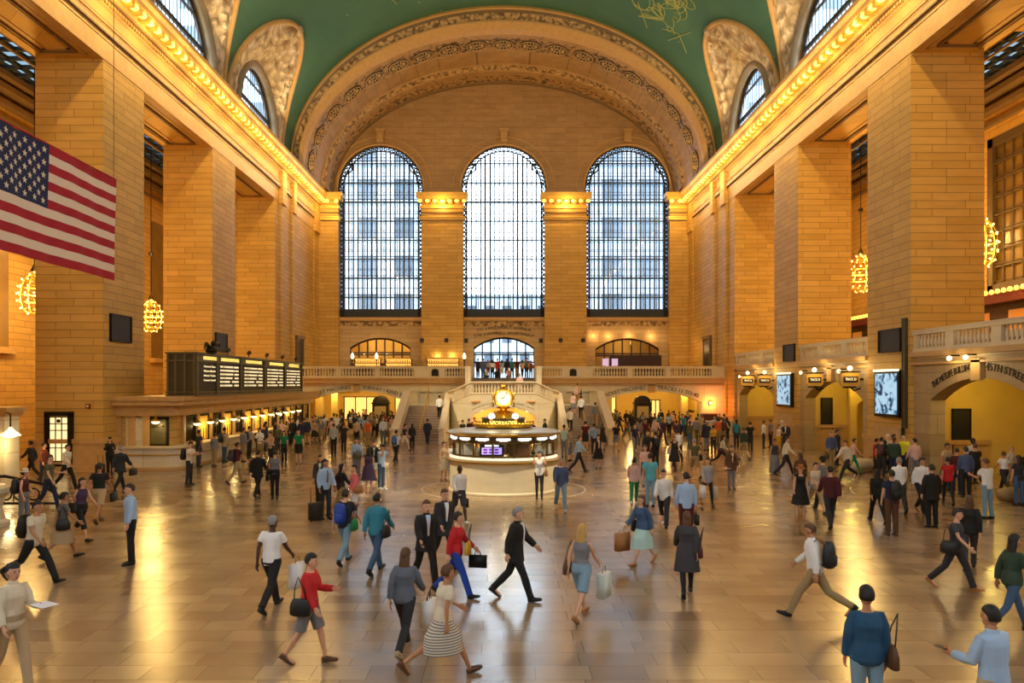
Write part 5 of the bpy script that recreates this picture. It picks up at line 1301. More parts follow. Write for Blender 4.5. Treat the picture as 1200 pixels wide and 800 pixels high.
def skel(pose, sex):
    p = POSES[pose]; w = 1.0 if sex == 'm' else .9
    J = {}; lean = R(p['lean']); up = rotx(V(0, 0, 1), -0) ; up = V(0, -math.sin(lean), math.cos(lean))
    pel = V(0, 0, .95); J['pel'] = pel
    for i, s in enumerate((1, -1)):
        ha, ka = R(p['h'][i*2]), R(p['h'][i*2+1]); hip = pel+V(s*.09, 0, -.03)
        d1 = V(0, -math.sin(ha), -math.cos(ha)); d2 = V(0, -math.sin(ha-ka), -math.cos(ha-ka))
        kn = hip+d1*.43; an = kn+d2*.42
        J['hip', s], J['kn', s], J['an', s] = hip, kn, an
        fa = max(-.9, min(.3, (ha-ka)*.75)); J['ft', s] = V(0, -math.cos(fa), math.sin(fa)) if True else None
    neck = pel+up*.53; J['up'] = up; J['neck'] = neck
    for i, s in enumerate((1, -1)):
        sa, ea = R(p['a'][i*2]), R(p['a'][i*2+1]); sh = pel+up*.475+V(s*.175*w, .005, 0); ab = R(p['ab'])
        def dr(a, k=1.0): return V(s*math.sin(ab)*k, -math.sin(a)*math.cos(ab), -math.cos(a)*math.cos(ab)).normalized()
        el = sh+dr(sa)*.285; k2 = -.5 if p['a'][i*2+1] > 60 else .3; wr = el+dr(sa+ea, k2)*.25
        J['sh', s], J['el', s], J['wr', s], J['hd', s] = sh, el, wr, dr(sa+ea, k2)
    hp, hy = R(p['head'][0]), R(p['head'][1])
    J['M'] = Matrix.Rotation(hy, 3, 'Z') @ Matrix.Rotation(hp, 3, 'X'); J['head'] = neck+up*.045+V(0, -.015-.04*math.sin(hp), .085)
    lo = min(J['an', 1].z+min(0, J['ft', 1].z*.16), J['an', -1].z+min(0, J['ft', -1].z*.16)); dz = .085-lo
    for k in list(J):
        if isinstance(J[k], Vector) and k != 'up' and not (isinstance(k, tuple) and k[0] in ('ft', 'hd')): J[k] = J[k]+V(0, 0, dz)
    return J
def ering(c, ax, ay, rx, ry, n=14): return [c+ax*rx*math.cos(2*math.pi*k/n)+ay*ry*math.sin(2*math.pi*k/n) for k in range(n)]
def torso(m, J, sex, g=0., z0=-.06, z1=.5, flare=None):
    up = J['up']; X = V(1, 0, 0); Y = up.cross(X); p = J['pel']
    if sex == 'm': pr = [(-.1, .13, .1), (-.05, .16, .115), (.05, .16, .115), (.16, .15, .105), (.28, .165, .115), (.38, .18, .12), (.45, .175, .1), (.49, .12, .08), (.52, .06, .06)]
    else: pr = [(-.1, .13, .1), (-.05, .17, .12), (.05, .165, .115), (.17, .125, .09), (.27, .14, .105), (.34, .15, .13), (.4, .15, .11), (.45, .145, .085), (.49, .09, .07), (.52, .05, .05)]
    rr = []
    for z, a, b in pr:
        if z < z0 or z > z1: continue
        f = 0
        if flare and z < flare[0]: f = flare[1]*(flare[0]-z)
        rr.append(ering(p+up*z, X, Y, a+g+f, b+g+f))
    if flare and len(flare) > 2:
        zz = flare[2]; rr.insert(0, ering(p+up*z0+V(0, 0, zz-z0), X, Y, .17+g+flare[1]*(flare[0]-zz), .12+g+flare[1]*(flare[0]-zz)))
    m.rings(rr)
def limb(m, pts, rad, n=10): m.tube(pts, rad, n)
def body_mesh(pose, sex, lod):
    J = skel(pose, sex); m = MB(); torso(m, J, sex, 0); k = 1 if sex == 'm' else .88
    for s in (1, -1):
        h, kn, an = J['hip', s], J['kn', s], J['an', s]
        limb(m, [h+V(0, 0, .05), h, h.lerp(kn, .5), kn, kn.lerp(an, .3), kn.lerp(an, .8), an], [.085*(1.0 if sex == 'm' else 1.04), .088, .07, .052, .056*k, .036*k, .036*k])
        f = J['ft', s]; m.tube([an+V(0, .04, -.035), an+V(0, 0, -.03), an+f*.1+V(0, 0, -.055), an+f*.17+V(0, 0, -.06)], [.03, (.036, .04), (.042, .026), (.03, .018)], 8)
        sh, el, wr, hd = J['sh', s], J['el', s], J['wr', s], J['hd', s]
        limb(m, [sh+V(-s*.085, 0, -.035), sh+V(-s*.018, 0, -.028), sh.lerp(el, .5), el, el.lerp(wr, .35), wr], [.036*k, .043*k, .046*k, .037*k, .038*k, .025*k])
        X = V(1, 0, 0); fw = hd.cross(X).normalized(); X2 = fw.cross(hd)
        m.rings([[wr+hd*t+X2*a*math.cos(q)+fw*b*math.sin(q) for q in [2*math.pi*i/10 for i in range(10)]] for t, a, b in ((-.02, .022, .026), (.02, .017, .034), (.06, .016, .043), (.095, .012, .04))])
        for q, (o, ln) in enumerate(((.033, .068), (.011, .078), (-.011, .072), (-.033, .055))):
            b0 = wr+hd*.085+fw*o; m.tube([b0-hd*.02, b0+hd*ln*.4-X2*s*.006, b0+hd*ln*.75-X2*s*.022, b0+hd*ln-X2*s*.04], [.0092, .009, .008, .006], 6)
        m.tube([wr+hd*.02+fw*.025, wr+hd*.045+fw*.05-X2*s*.008, wr+hd*.08+fw*.062-X2*s*.018], [.012, .011, .008], 6)
    nk = J['neck']; H = J['head']; M = J['M']
    m.tube([nk-J['up']*.06, nk+V(0, 0, .03), H+V(0, .012, -.06)], [.062*k, .054*k, .05*k], 10)
    m.sphere(H+M@V(0, .012, .015), .1, 14, 10, (.77, .97, 1.08), M); m.sphere(H+M@V(0, -.028, -.045), .062, 12, 8, (.86, .95, 1.08), M)
    m.tube([H+M@V(0, -.082, .02), H+M@V(0, -.105, -.018), H+M@V(0, -.09, -.03)], [.009, .015, .01], 6)
    for s in (1, -1): m.sphere(H+M@V(s*.078, .01, -.005), .03, 8, 6, (.3, .6, 1), M)
    return remesh(m, lod), J
def remesh(m, vox, sm=2):
    me = m.mesh('tmp'); o = bpy.data.objects.new('tmp', me); C.objects.link(o)
    r = o.modifiers.new('r', 'REMESH'); r.mode = 'VOXEL'; r.voxel_size = vox; r.use_smooth_shade = True
    s = o.modifiers.new('s', 'SMOOTH'); s.factor = .5; s.iterations = sm
    bpy.context.view_layer.update()
    out = bpy.data.meshes.new_from_object(o.evaluated_get(bpy.context.evaluated_depsgraph_get()))
    bpy.data.objects.remove(o); bpy.data.meshes.remove(me)
    out.materials.clear(); out.materials.append(None); return out

def top_mesh(pose, sex, kind, vox):
    J = skel(pose, sex); m = MB(); g = {'tee': .014, 'shirt': .016, 'tank': .01, 'jacket': .028, 'coat': .03, 'dress': .014, 'sweater': .024}[kind]
    k = 1 if sex == 'm' else .9
    if kind in ('tee', 'shirt', 'tank', 'sweater'): torso(m, J, sex, g, -.1, .5)
    elif kind == 'jacket': torso(m, J, sex, g, -.05, .5, (.05, .1, -.2))
    elif kind == 'coat': torso(m, J, sex, g, -.05, .5, (.1, .13, -.42))
    else: torso(m, J, sex, g, -.05, .48, (.12, .2, -.46))
    for s in (1, -1):
        sh, el, wr = J['sh', s], J['el', s], J['wr', s]; q = g
        if kind == 'tee' or (kind == 'dress'): m.tube([sh+V(-s*.085, 0, -.02), sh+V(-s*.008, 0, -.016), sh.lerp(el, .35), sh.lerp(el, .62)], [.042*k+q*.7, .05*k+q*.7, .053*k+q, .054*k+q], 10) if kind == 'tee' else m.tube([sh+V(-s*.085, 0, -.02), sh, sh.lerp(el, .15)], [.05*k+q, .055*k+q, .05*k+q], 10)
        elif kind != 'tank': m.tube([sh+V(-s*.085, 0, -.03), sh+V(-s*.012, 0, -.02), sh.lerp(el, .5), el, el.lerp(wr, .4), el.lerp(wr, .94)], [.042*k+q*.6, .048*k+q*.6, .048*k+q, .043*k+q, .042*k+q, .032*k+q], 10)
    if kind in ('jacket', 'shirt', 'coat'):
        nk = J['neck']; m.tube([nk-J['up']*.06, nk+V(0, .005, .015)], [.075, .062], 12)
    return remesh(m, vox)
def bot_mesh(pose, sex, kind, vox):
    J = skel(pose, sex); m = MB(); up = J['up']; X = V(1, 0, 0); p = J['pel']; a = (.16, .115) if sex == 'm' else (.17, .12)
    if kind in ('skirt', 'longskirt'):
        L_ = .5 if kind == 'skirt' else .86; sp = abs(J['kn', 1].y-J['kn', -1].y)*.5*(L_/.45 if L_ < .6 else 1.3); cy = (J['kn', 1].y+J['kn', -1].y)/2
        m.rings([ering(p+V(0, 0, .08), X, V(0, 1, 0), a[0]*.9, a[1]*.9, 20), ering(p+V(0, 0, -.05), X, V(0, 1, 0), a[0]+.022, a[1]+.025, 20), ering(p+V(0, cy*.4, -.25), X, V(0, 1, 0), a[0]+.045, a[1]+.05+sp*.5, 20), ering(p+V(0, cy*.8, -L_), X, V(0, 1, 0), a[0]+.07+.05*(L_ > .6), a[1]+.05+sp*.6, 20)])
        return remesh(m, vox)
    g = {'trousers': .018, 'jeans': .014, 'leggings': .007, 'shorts': .024, 'capri': .018}[kind]
    m.rings([ering(p+up*z, X, V(0, 1, 0), b+g*.8, c+g*.8) for z, b, c in ((-.1, .12, .095), (-.05, a[0], a[1]), (.04, a[0]-.003, a[1]-.002), (.09, a[0]-.01, a[1]-.008))])
    k = 1 if sex == 'm' else .92
    for s in (1, -1):
        h, kn, an = J['hip', s], J['kn', s], J['an', s]
        if kind == 'shorts': pts = [h+V(0, 0, .05), h, h.lerp(kn, .5), h.lerp(kn, .92)]; rd = [.085+g, .088+g, .076+g, .074+g]
        elif kind == 'capri': pts = [h+V(0, 0, .05), h, h.lerp(kn, .5), kn, kn.lerp(an, .4)]; rd = [.085+g, .088+g, .07+g, .054+g, .056+g]
        else:
            lo = .046+g if kind != 'leggings' else .036+g
            pts = [h+V(0, 0, .05), h, h.lerp(kn, .5), kn, kn.lerp(an, .35), kn.lerp(an, .8), kn.lerp(an, 1.02)]; rd = [.085+g, .088+g, .07+g, .053+g, .056*k+g, lo, lo+.004]
        m.tube(pts, rd, 12)
    return remesh(m, vox)
def shoe_mesh(pose, sex, s):
    J = skel(pose, sex); an = J['an', s]; f = J['ft', s]; sd = V(1, 0, 0); u = sd.cross(f)*-1
    if u.z < 0: u = -u
    m = MB(); c = an-u*.045
    m.rings([[c+f*t+u*z0+sd*w*math.cos(q)+u*h*math.sin(q) for q in [2*math.pi*i/12 for i in range(12)]] for t, w, h, z0 in ((-.065, .022, .02, 0), (-.05, .036, .042, .005), (0, .042, .052, .012), (.06, .044, .04, 0), (.12, .048, .028, -.012), (.17, .042, .022, -.018), (.2, .02, .012, -.024))])
    m.add([tuple(c+f*t+u*z+sd*w) for z in (-.045, -.03) for t, w in ((-.07, -.03), (.12, -.047), (.19, -.03), (.2, 0), (.19, .03), (.12, .047), (-.07, .03))],
          [tuple(range(7))[::-1], tuple(range(7, 14))]+[(i, (i+1) % 7, 7+(i+1) % 7, 7+i) for i in range(7)])
    me = m.mesh('shoe', True); me.materials.append(None); return me
def hair_mesh(pose, sex, style):
    J = skel(pose, sex); H = J['head']; M = J['M']; m = MB()
    if style == 'hat':
        m.lathe([(.088, .0), (.095, .06), (.07, .105), (.01, .115)], n=16); m.lathe([(.09, .0), (.16, -.01), (.16, -.004), (.09, .012)], n=16)
        m.v = [tuple(H+M@V(x, y+.012, z+.055)) for x, y, z in m.v]; me = m.mesh('hat', True); me.materials.append(None); return me
    if style == 'cap':
        m.sphere((0, 0, 0), .1, 14, 8, (.84, 1.0, .8)); m.add([(-.06, -.08, .0), (.06, -.08, 0), (.05, -.17, -.015), (-.05, -.17, -.015), (-.06, -.08, .012), (.06, -.08, .012), (.05, -.17, -.005), (-.05, -.17, -.005)], [(0, 1, 2, 3), (4, 7, 6, 5), (2, 3, 7, 6)])
        m.v = [tuple(H+M@V(x, y+.012, max(z, 0)+.05)) for x, y, z in m.v]; me = m.mesh('cap', True); me.materials.append(None); return me
    n, k = 16, 12; prof = []
    for i in range(k+1):
        ph = math.pi*i/k
        for j in range(n):
            a = 2*math.pi*j/n; x = math.sin(ph)*math.cos(a); y = math.sin(ph)*math.sin(a); z = math.cos(ph)
            r = 1.0; front = -y
            cut = .5 if front > .25 else (.05 if front > -.1 else -.7)
            if style == 'short' and sex == 'f': cut = .5 if front > .12 else -.6
            if z < cut: r = .8
            if style in ('long', 'bun', 'pony') and z < cut and front < .2: r = .96
            prof.append(tuple(H+M@V(x*.088*r, y*.108*r+.016, z*.118*r+.022)))
    m.add(prof, [(i*n+j, i*n+(j+1) % n, (i+1)*n+(j+1) % n, (i+1)*n+j) for i in range(k) for j in range(n)])
    if style == 'long':
        m.rings([[tuple(H+M@V(0, 0, 0)+V(w*math.cos(q), y+d*math.sin(q), z)) for q in [2*math.pi*i/12 for i in range(12)]] for z, w, d, y in ((.08, .05, .04, .03), (.0, .088, .065, .045), (-.09, .092, .055, .06), (-.17, .095, .045, .075), (-.25, .07, .03, .085), (-.28, .03, .015, .085))])
    if style == 'bun': m.sphere(H+M@V(0, .125, .05), .045, 10, 8)
    if style == 'pony': m.tube([H+M@V(0, .1, .05), H+M@V(0, .15, .03), H+V(0, .15, -.08), H+V(0, .13, -.2)], [.025, .035, .035, .012], 8)
    me = m.mesh('hair', True); me.materials.append(None); return me
def face_mesh(pose, sex, part):
    J = skel(pose, sex); H = J['head']; M = J['M']; m = MB()
    if part in (1, -1):
        for s in (part,): m.sphere(H+M@V(s*.031, -.078, .012), .011, 8, 6, (1.2, .6, .7), M); m.tube([H+M@V(s*.016, -.087, .034), H+M@V(s*.045, -.076, .036)], .0045, 5)
    else: m.tube([H+M@V(-.022, -.086, -.058), H+M@V(0, -.092, -.06), H+M@V(.022, -.086, -.058)], [.003, .007, .003], 6)
    me = m.mesh('eye' if part != 'mouth' else part, True); me.materials.append(None); return me

_cache = {}
def cached(key, fn):
    if key not in _cache: _cache[key] = fn()
    return _cache[key]
def child(name, me, mt, parent, label=None, loc=None):
    o = bpy.data.objects.new(name, me); C.objects.link(o); o.parent = parent
    o.material_slots[0].link = 'OBJECT'; o.material_slots[0].material = mt
    if label: o['label'] = label
    if loc is not None: o.location = loc
    return o
def bag_mesh(kind):
    m = MB(); s = MB()
    if kind == 'backpack':
        m.rings([[(w*math.cos(q)*(1 if abs(math.cos(q)) < .7 else .95), d*math.sin(q), z) for q in [2*math.pi*i/14 for i in range(14)]] for z, w, d in ((-.24, .1, .06), (-.22, .145, .1), (0, .155, .11), (.15, .14, .09), (.22, .09, .05))])
        m.rings([[(w*math.cos(q), .09+d*math.sin(q), z) for q in [2*math.pi*i/12 for i in range(12)]] for z, w, d in ((-.2, .08, .03), (-.16, .11, .05), (-.04, .11, .05), (0, .07, .02))])
        for k in (-.085, .085): s.tube([(k, -.08, .18), (k*1.2, -.2, .24), (k*1.3, -.33, .1), (k*1.2, -.3, -.08), (k, -.08, -.2)], [(.025, .008)]*5, 6)
    elif kind in ('handbag', 'shoulder bag'):
        m.rings([[(d*math.cos(q), w*math.sin(q), z) for q in [2*math.pi*i/14 for i in range(14)]] for z, w, d in ((-.15, .13, .04), (-.13, .17, .065), (0, .17, .06), (.1, .13, .035), (.12, .1, .02))])
        s.tube([(0, -.1, .1), (-.03, -.07, .3), (-.07, 0, .46), (-.03, .07, .3), (0, .1, .1)], .009, 6)
    elif kind == 'shopping bag':
        m.box(-.07, .07, -.19, .19, -.24, .2); s.tube([(0, -.09, .2), (0, -.05, .32), (0, .05, .32), (0, .09, .2)], .006, 5)
    elif kind == 'briefcase':
        m.box(-.045, .045, -.18, .18, -.13, .12); s.tube([(0, -.06, .12), (0, -.05, .18), (0, .05, .18), (0, .06, .12)], .012, 6)
    elif kind == 'suitcase':
        m.rings([[(x*w, y*.11, z) for x, y in ((-.18, -1), (-.2, -.8), (-.2, .8), (-.18, 1), (.18, 1), (.2, .8), (.2, -.8), (.18, -1))] for z, w in ((.05, .9), (.08, 1), (.5, 1), (.55, .9))])
        m.sphere((-.14, 0, .03), .03, 8, 6); m.sphere((.14, 0, .03), .03, 8, 6)
        s.tube([(-.1, .1, .5), (-.1, .12, .95), (.1, .12, .95), (.1, .1, .5)], .012, 6)
    a = m.mesh(kind.replace(' ', '_'), True); a.materials.append(None); b = s.mesh('strap', True); b.materials.append(None)
    return a, b
NPEOPLE = [0]; LABELS = {}
def person(px, fy, rot, pose, sex, top, bot, hair, skin, where, bag=None, shoes='black', h=None, X=None, Y=None, Z=0., extra=None, lod=None, label=None, props=None):
    """px, fy: picture column and row of the feet (floor level unless X, Y, Z are given); rot: heading, 0 = towards the camera, 90 = to the right"""
    if Y is None: Y = 3600/(fy-450)
    if X is None: X = (px-590)*Y/900
    rnd = random.Random(int(px*13+fy*7+X*100)); hh = h or (rnd.uniform(.99, 1.04) if sex == 'm' else rnd.uniform(.92, .97))
    hh *= .985
    near = Y < 33; vox = .009 if Y < 22 else (.012 if near else .022)
    if lod: vox = lod
    (tk, tc), (bk, bc) = top, bot or (None, None)
    tn = {'tee': 'T-shirt', 'tank': 'sleeveless top'}.get(tk, tk)
    desc = 'person in %s %s' % (tc.replace('striped ', '').replace('/', ' and ')+(' striped' if tc.startswith('striped') else ''), tn)
    if bk: desc += ' and %s %s' % (bc.replace('striped ', '').replace('/', ' and ')+(' striped' if bc.startswith('striped') else ''), {'longskirt': 'long skirt', 'capri': 'cropped trousers'}.get(bk, bk))
    lab = ' '.join((label or desc+', '+where).split()[:16])
    t = empty('person', (X, Y, Z), R(rot), label=lab, cat='person'); t.scale = (hh, hh, hh)
    key = (pose, sex)
    bm = cached(('body', vox)+key, lambda: body_mesh(pose, sex, vox)[0])
    J = cached(('J',)+key, lambda: skel(pose, sex))
    child('body', bm, mat('skin_'+skin, SKIN[skin], .55), t)
    if hair:
        hs, hc = hair; child('hat' if hs in ('hat', 'cap') else 'hair', cached(('hair', hs)+key, lambda: hair_mesh(pose, sex, hs)), (cmat(hc) if hs in ('hat', 'cap') else mat('hair_'+hc, HAIR[hc], .6)), t)
        if hs in ('hat', 'cap'): child('hair', cached(('hair', 'short')+key, lambda: hair_mesh(pose, sex, 'short')), mat('hair_dark', HAIR['dark'], .6), t)
    child({'tee': 't_shirt', 'tank': 'top'}.get(tk, tk), cached(('top', tk, vox)+key, lambda: top_mesh(pose, sex, tk, max(vox, .011))), cmat(tc), t)
    if bk: child({'longskirt': 'skirt', 'capri': 'trousers'}.get(bk, bk), cached(('bot', bk, vox)+key, lambda: bot_mesh(pose, sex, bk, max(vox, .011))), cmat(bc), t)
    if Y < 62:
        for s in (1, -1): child('shoe', cached(('shoe', s)+key, lambda: shoe_mesh(pose, sex, s)), cmat(shoes, 'leather'), t)
    if near:
        [child('eye', cached(('eye', s)+key, lambda: face_mesh(pose, sex, s)), mat('eye_dark', '#1a120c', .3), t) for s in (1, -1)]
        child('mouth', cached(('mouth',)+key, lambda: face_mesh(pose, sex, 'mouth')), mat('lip', '#8a4038', .5), t)
    M = Matrix.Translation((X, Y, Z)) @ Matrix.Rotation(R(rot), 4, 'Z') @ Matrix.Scale(hh, 4)
    if extra:   # shirt front and tie for open jackets
        up = J['up']; pp = J['pel']
        def front(name, w0, w1, z0, z1, d, mt):
            m = MB(); N_ = 6; rr = []
            for i in range(N_+1):
                z = z0+(z1-z0)*i/N_; w = w0+(w1-w0)*i/N_; yy = -(.148 if z < .4 else .148-(z-.4)*.45); c = pp+up*z
                rr.append([c+V(-w, yy+.008-d, 0), c+V(0, yy-.006-d, 0), c+V(w, yy+.008-d, 0), c+V(w*.6, yy+.06, 0), c+V(-w*.6, yy+.06, 0)])
            m.rings(rr); me = m.mesh(name); me.materials.append(None); child(name, me, mt, t)
        front('shirt_front', .012, .05, .1, .5, .006 if sex == 'm' else 0, cmat(extra[0]))
        if len(extra) > 1: front('tie', .02, .014, .12, .47, .014, cmat(extra[1]))
    for b in (bag or []):
        kind, bc_, spot = b[0], b[1], b[2]; a_, s_ = cached(('bag', kind), lambda: bag_mesh(kind))
        up = J['up']; lp = J['pel']; rz = 0
        if spot == 'back': lp = J['pel']+up*.28+V(0, .255, 0)
        elif spot in ('L', 'R'):
            s = 1 if spot == 'L' else -1; lp = J['pel']+V(s*.255, .03, .02)
        elif spot in ('HL', 'HR'):
            s = 1 if spot[1] == 'L' else -1; w = J['wr', s]+J['hd', s]*.1; dzb = {'shopping bag': .32, 'briefcase': .21, 'handbag': .4, 'suitcase': .95}.get(kind, .35)
            lp = w-V(-s*.02, 0, dzb)
            if kind == 'suitcase': lp = V(lp.x+s*.15, lp.y-.1, 0)
            if kind == 'shopping bag': lp += V(s*.05, 0, 0)
        elif spot == 'front': lp = J['pel']+V(.05, -.24, .08); rz = 90
        w = M @ lp
        if kind == 'suitcase': w.z = Z
        bl = '%s %s %s the %s' % (bc_.replace('striped ', '').replace('/', ' and '), kind, 'worn by' if spot == 'back' else ('beside' if kind == 'suitcase' else 'carried by'), desc)
        wd = (bl+', '+where).split()
        if len(wd) > 16: wd = bl.split()[:16-len(where.split())]+where.split() if len(where.split()) < 7 else bl.split()[:16]
        bo = empty(kind.replace(' ', '_'), w, R(rot+rz), label=' '.join(wd), cat='bag'); bo.scale = (hh,)*3
        child('bag_body' if kind != 'suitcase' else 'shell', a_, cmat(bc_, 'cloth' if bc_.startswith('striped') else 'leather'), bo); child('strap' if kind != 'suitcase' else 'pull_handle', s_, cmat(b[3] if len(b) > 3 else 'black', 'leather'), bo)
    for pr in (props or []):
        kind, spot = pr; s = 1 if spot == 'L' else -1; w = M @ (J['wr', s]+J['hd', s]*.11+V(0, -.02, .03))
        if kind == 'phone':
            MB().box(-.035, .035, -.075, .075, -.005, .005).build('phone', M_black, None, loc=w, rz=R(rot), label='dark phone in the hand of the %s' % ' '.join((desc+' '+where).split()[:9]), cat='phone')
        if kind == 'camera':
            cb_ = empty('camera', w+Vector((0, 0, .02)), R(rot), label='black camera held up by the %s' % ' '.join((desc+' '+where).split()[:10]), cat='camera')
            MB().box(-.12, .02, -.03, .03, -.04, .04).build('camera_body', M_black, cb_); MB().lathe([(.03, 0), (.035, .07)], n=12, M=Matrix.Rotation(R(90), 3, 'X'), c=(-.05, -.02, 0)).build('lens', M_black, cb_)
        if kind == 'paper':
            MB().box(-.11, .11, -.15, .15, -.003, .003).build('paper', mat('white_paper', '#e8e8f0', .7), None, loc=w+Vector((0, 0, .01)), rz=R(rot), label='white sheet of paper held by the %s' % ' '.join((desc+' '+where).split()[:9]), cat='paper')
    NPEOPLE[0] += 1
    return t
P_ = person
S, L, T, J_, BU = 'short', 'long', 'trousers', 'jeans', 'bun'
# --- nearest people
P_(14, 808, 60, 'hold', 'f', ('shirt', 'cream'), ('trousers', 'beige'), (BU, 'black'), 'light', 'cut by the lower left edge', [('shoulder bag', 'black', 'R')], props=[('paper', 'L')], h=.98)
P_(40, 683, 80, 'stride', 'm', ('tee', 'cream'), (T, 'black'), (S, 'black'), 'tan', 'striding right near the left edge', [('backpack', 'black', 'back')])
P_(73, 655, 130, 'walk', 'f', ('tee', 'striped grey/dark grey'), ('skirt', 'beige'), (S, 'black'), 'tan', 'behind the striding cream T-shirt', [('shoulder bag', 'black', 'R')])
P_(95, 633, 70, 'walk2', 'f', ('tank', 'purple'), ('capri', 'black'), (L, 'dark'), 'light', 'walking at the left', [('shoulder bag', 'black', 'R')])
P_(116, 612, 185, 'walk', 'm', ('tee', 'black'), ('shorts', 'beige'), (S, 'black'), 'tan', 'walking away at the left', [('briefcase', 'black', 'HR')], shoes='brown')
P_(153, 661, -55, 'stand', 'm', ('shirt', 'light blue'), (T, 'black'), (S, 'dark'), 'light', 'standing alone at the left')
P_(28, 617, 95, 'relaxed', 'f', ('tank', 'maroon'), ('capri', 'grey'), ('hat', 'cream'), 'light', 'at the left edge', [('backpack', 'charcoal', 'back')], shoes='dark grey')
P_(57, 597, 100, 'hold', 'm', ('tee', 'olive'), (J_, 'navy'), (S, 'brown'), 'light', 'near the left stair railing')
P_(78, 572, 80, 'walk', 'm', ('shirt', 'cream'), (T, 'black'), (S, 'dark'), 'light', 'in front of the lit stained door')
P_(37, 561, -90, 'walk2', 'f', ('sweater', 'charcoal'), (T, 'black'), (S, 'black'), 'tan', 'at the far left by the stone wall')
P_(51, 566, 90, 'relaxed', 'f', ('sweater', 'rust'), (T, 'charcoal'), (S, 'dark'), 'light', 'left of the lit stained door')
P_(141, 575, 170, 'walk', 'm', ('jacket', 'charcoal'), (T, 'black'), (S, 'grey'), 'light', 'grey-haired, before the ticket office corner', [('briefcase', 'black', 'HR')])
P_(129, 556, 20, 'phone', 'f', ('sweater', 'black'), (T, 'black'), (L, 'black'), 'light', 'leaning at the ticket office corner', [('suitcase', 'black', 'HR')])
P_(222, 568, 85, 'phone', 'm', ('tee', 'cream'), (J_, 'charcoal'), (S, 'dark'), 'light', 'reading beside the ticket counter', [('backpack', 'black', 'back')], props=[('phone', 'L')])
P_(233, 547, 150, 'stand', 'm', ('tee', 'charcoal'), (T, 'dark grey'), (S, 'black'), 'tan', 'behind the reader at the ticket counter')
P_(277, 567, 140, 'walk', 'm', ('tee', 'maroon'), (T, 'khaki'), (S, 'dark'), 'tan', 'walking past the ticket counter', [('backpack', 'charcoal', 'back')])
P_(302, 582, 175, 'walk', 'm', ('jacket', 'black'), (T, 'black'), (S, 'dark'), 'light', 'walking away at the left middle', [('briefcase', 'black', 'HR')])
P_(322, 583, 185, 'stand', 'f', ('tee', 'grey'), (T, 'black'), (S, 'black'), 'light', 'beside the black suited walker', [('shoulder bag', 'black', 'L')])
P_(333, 543, 0, 'stand', 'f', ('tee', 'green'), (T, 'black'), (L, 'black'), 'light', 'facing the camera near the ticket line', [('shoulder bag', 'black', 'R')])
P_(350, 544, 10, 'relaxed', 'm', ('tee', 'green'), ('shorts', 'black'), (S, 'dark'), 'light', 'beside the other green T-shirt', shoes='brown')
P_(263, 541, 150, 'stand', 'm', ('jacket', 'beige'), (J_, 'denim blue'), (S, 'black'), 'tan', 'at the ticket counter', [('backpack', 'black', 'back')])
P_(251, 546, 160, 'stand', 'f', ('sweater', 'grey'), (T, 'khaki'), (S, 'black'), 'tan', 'leaning over the ticket counter')
P_(285, 541, 145, 'stand', 'm', ('sweater', 'grey'), (T, 'khaki'), (S, 'black'), 'tan', 'right of the beige jacket at the counter')
P_(292, 536, 160, 'stand', 'm', ('tee', 'light grey'), (T, 'charcoal'), (S, 'dark'), 'light', 'at the ticket line', [('backpack', 'black', 'back')])
P_(305, 538, 0, 'phone', 'f', ('shirt', 'white'), (T, 'khaki'), (S, 'black'), 'light', 'by the ticket line')
P_(318, 545, -20, 'phone', 'f', ('tee', 'beige'), (J_, 'charcoal'), (S, 'brown'), 'light', 'left of the green T-shirts')
P_(311, 528, 120, 'stand', 'm', ('jacket', 'navy'), (T, 'charcoal'), ('hat', 'black'), 'tan', 'in a black hat at the ticket line')
P_(330, 524, 150, 'stand', 'm', ('shirt', 'pale pink'), (T, 'charcoal'), (S, 'grey'), 'light', 'at the ticket line behind')
P_(343, 522, 40, 'stand', 'm', ('jacket', 'charcoal'), (T, 'black'), (S, 'dark'), 'light', 'at the far ticket windows')
P_(353, 524, 200, 'relaxed', 'm', ('jacket', 'navy'), (T, 'charcoal'), (S, 'black'), 'tan', 'at the far end of the ticket line')
P_(338, 516, 170, 'stand', 'f', ('sweater', 'brown'), (T, 'black'), (S, 'brown'), 'light', 'in the ticket queue')
P_(375, 516, 30, 'stand', 'f', ('sweater', 'olive'), (T, 'brown'), (L, 'dark'), 'light', 'at the passage corner left')
# left centre
P_(381, 608, 40, 'relaxed', 'm', ('shirt', 'light blue'), (T, 'charcoal'), (S, 'black'), 'tan', 'in a red tie holding a suitcase', [('suitcase', 'black', 'HR')], extra=('light blue', 'maroon'))
P_(375, 590, 10, 'stand', 'f', ('jacket', 'dark grey'), (T, 'black'), (L, 'dark'), 'light', 'behind the red tie', extra=('cream',))
P_(399, 602, 130, 'walk', 'f', ('sweater', 'black'), (T, 'khaki'), (L, 'black'), 'light', 'long black hair, left middle')
P_(404, 660, 165, 'walk', 'm', ('tee', 'charcoal'), (J_, 'light denim'), (S, 'dark'), 'light', 'walking away left of centre', [('backpack', 'royal blue', 'back'), ('shoulder bag', 'green', 'R')])
P_(416, 607, -60, 'relaxed', 'f', ('sweater', 'pink'), ('shorts', 'white'), (S, 'black'), 'light', 'left of centre', [('shoulder bag', 'tan', 'L')], shoes='tan')
P_(441, 671, 160, 'walk', 'm', ('shirt', 'teal'), (J_, 'denim blue'), (S, 'black'), 'tan', 'striding away left of centre', [('shoulder bag', 'black', 'R')])
P_(418, 561, 5, 'stand', 'm', ('shirt', 'light blue'), (T, 'grey'), (S, 'dark'), 'light', 'with a grey messenger bag', [('briefcase', 'olive', 'front')])
P_(432, 578, 190, 'stand', 'f', ('dress', 'purple'), None, (L, 'black'), 'light', 'dark patterned, left of the booth', shoes='tan')
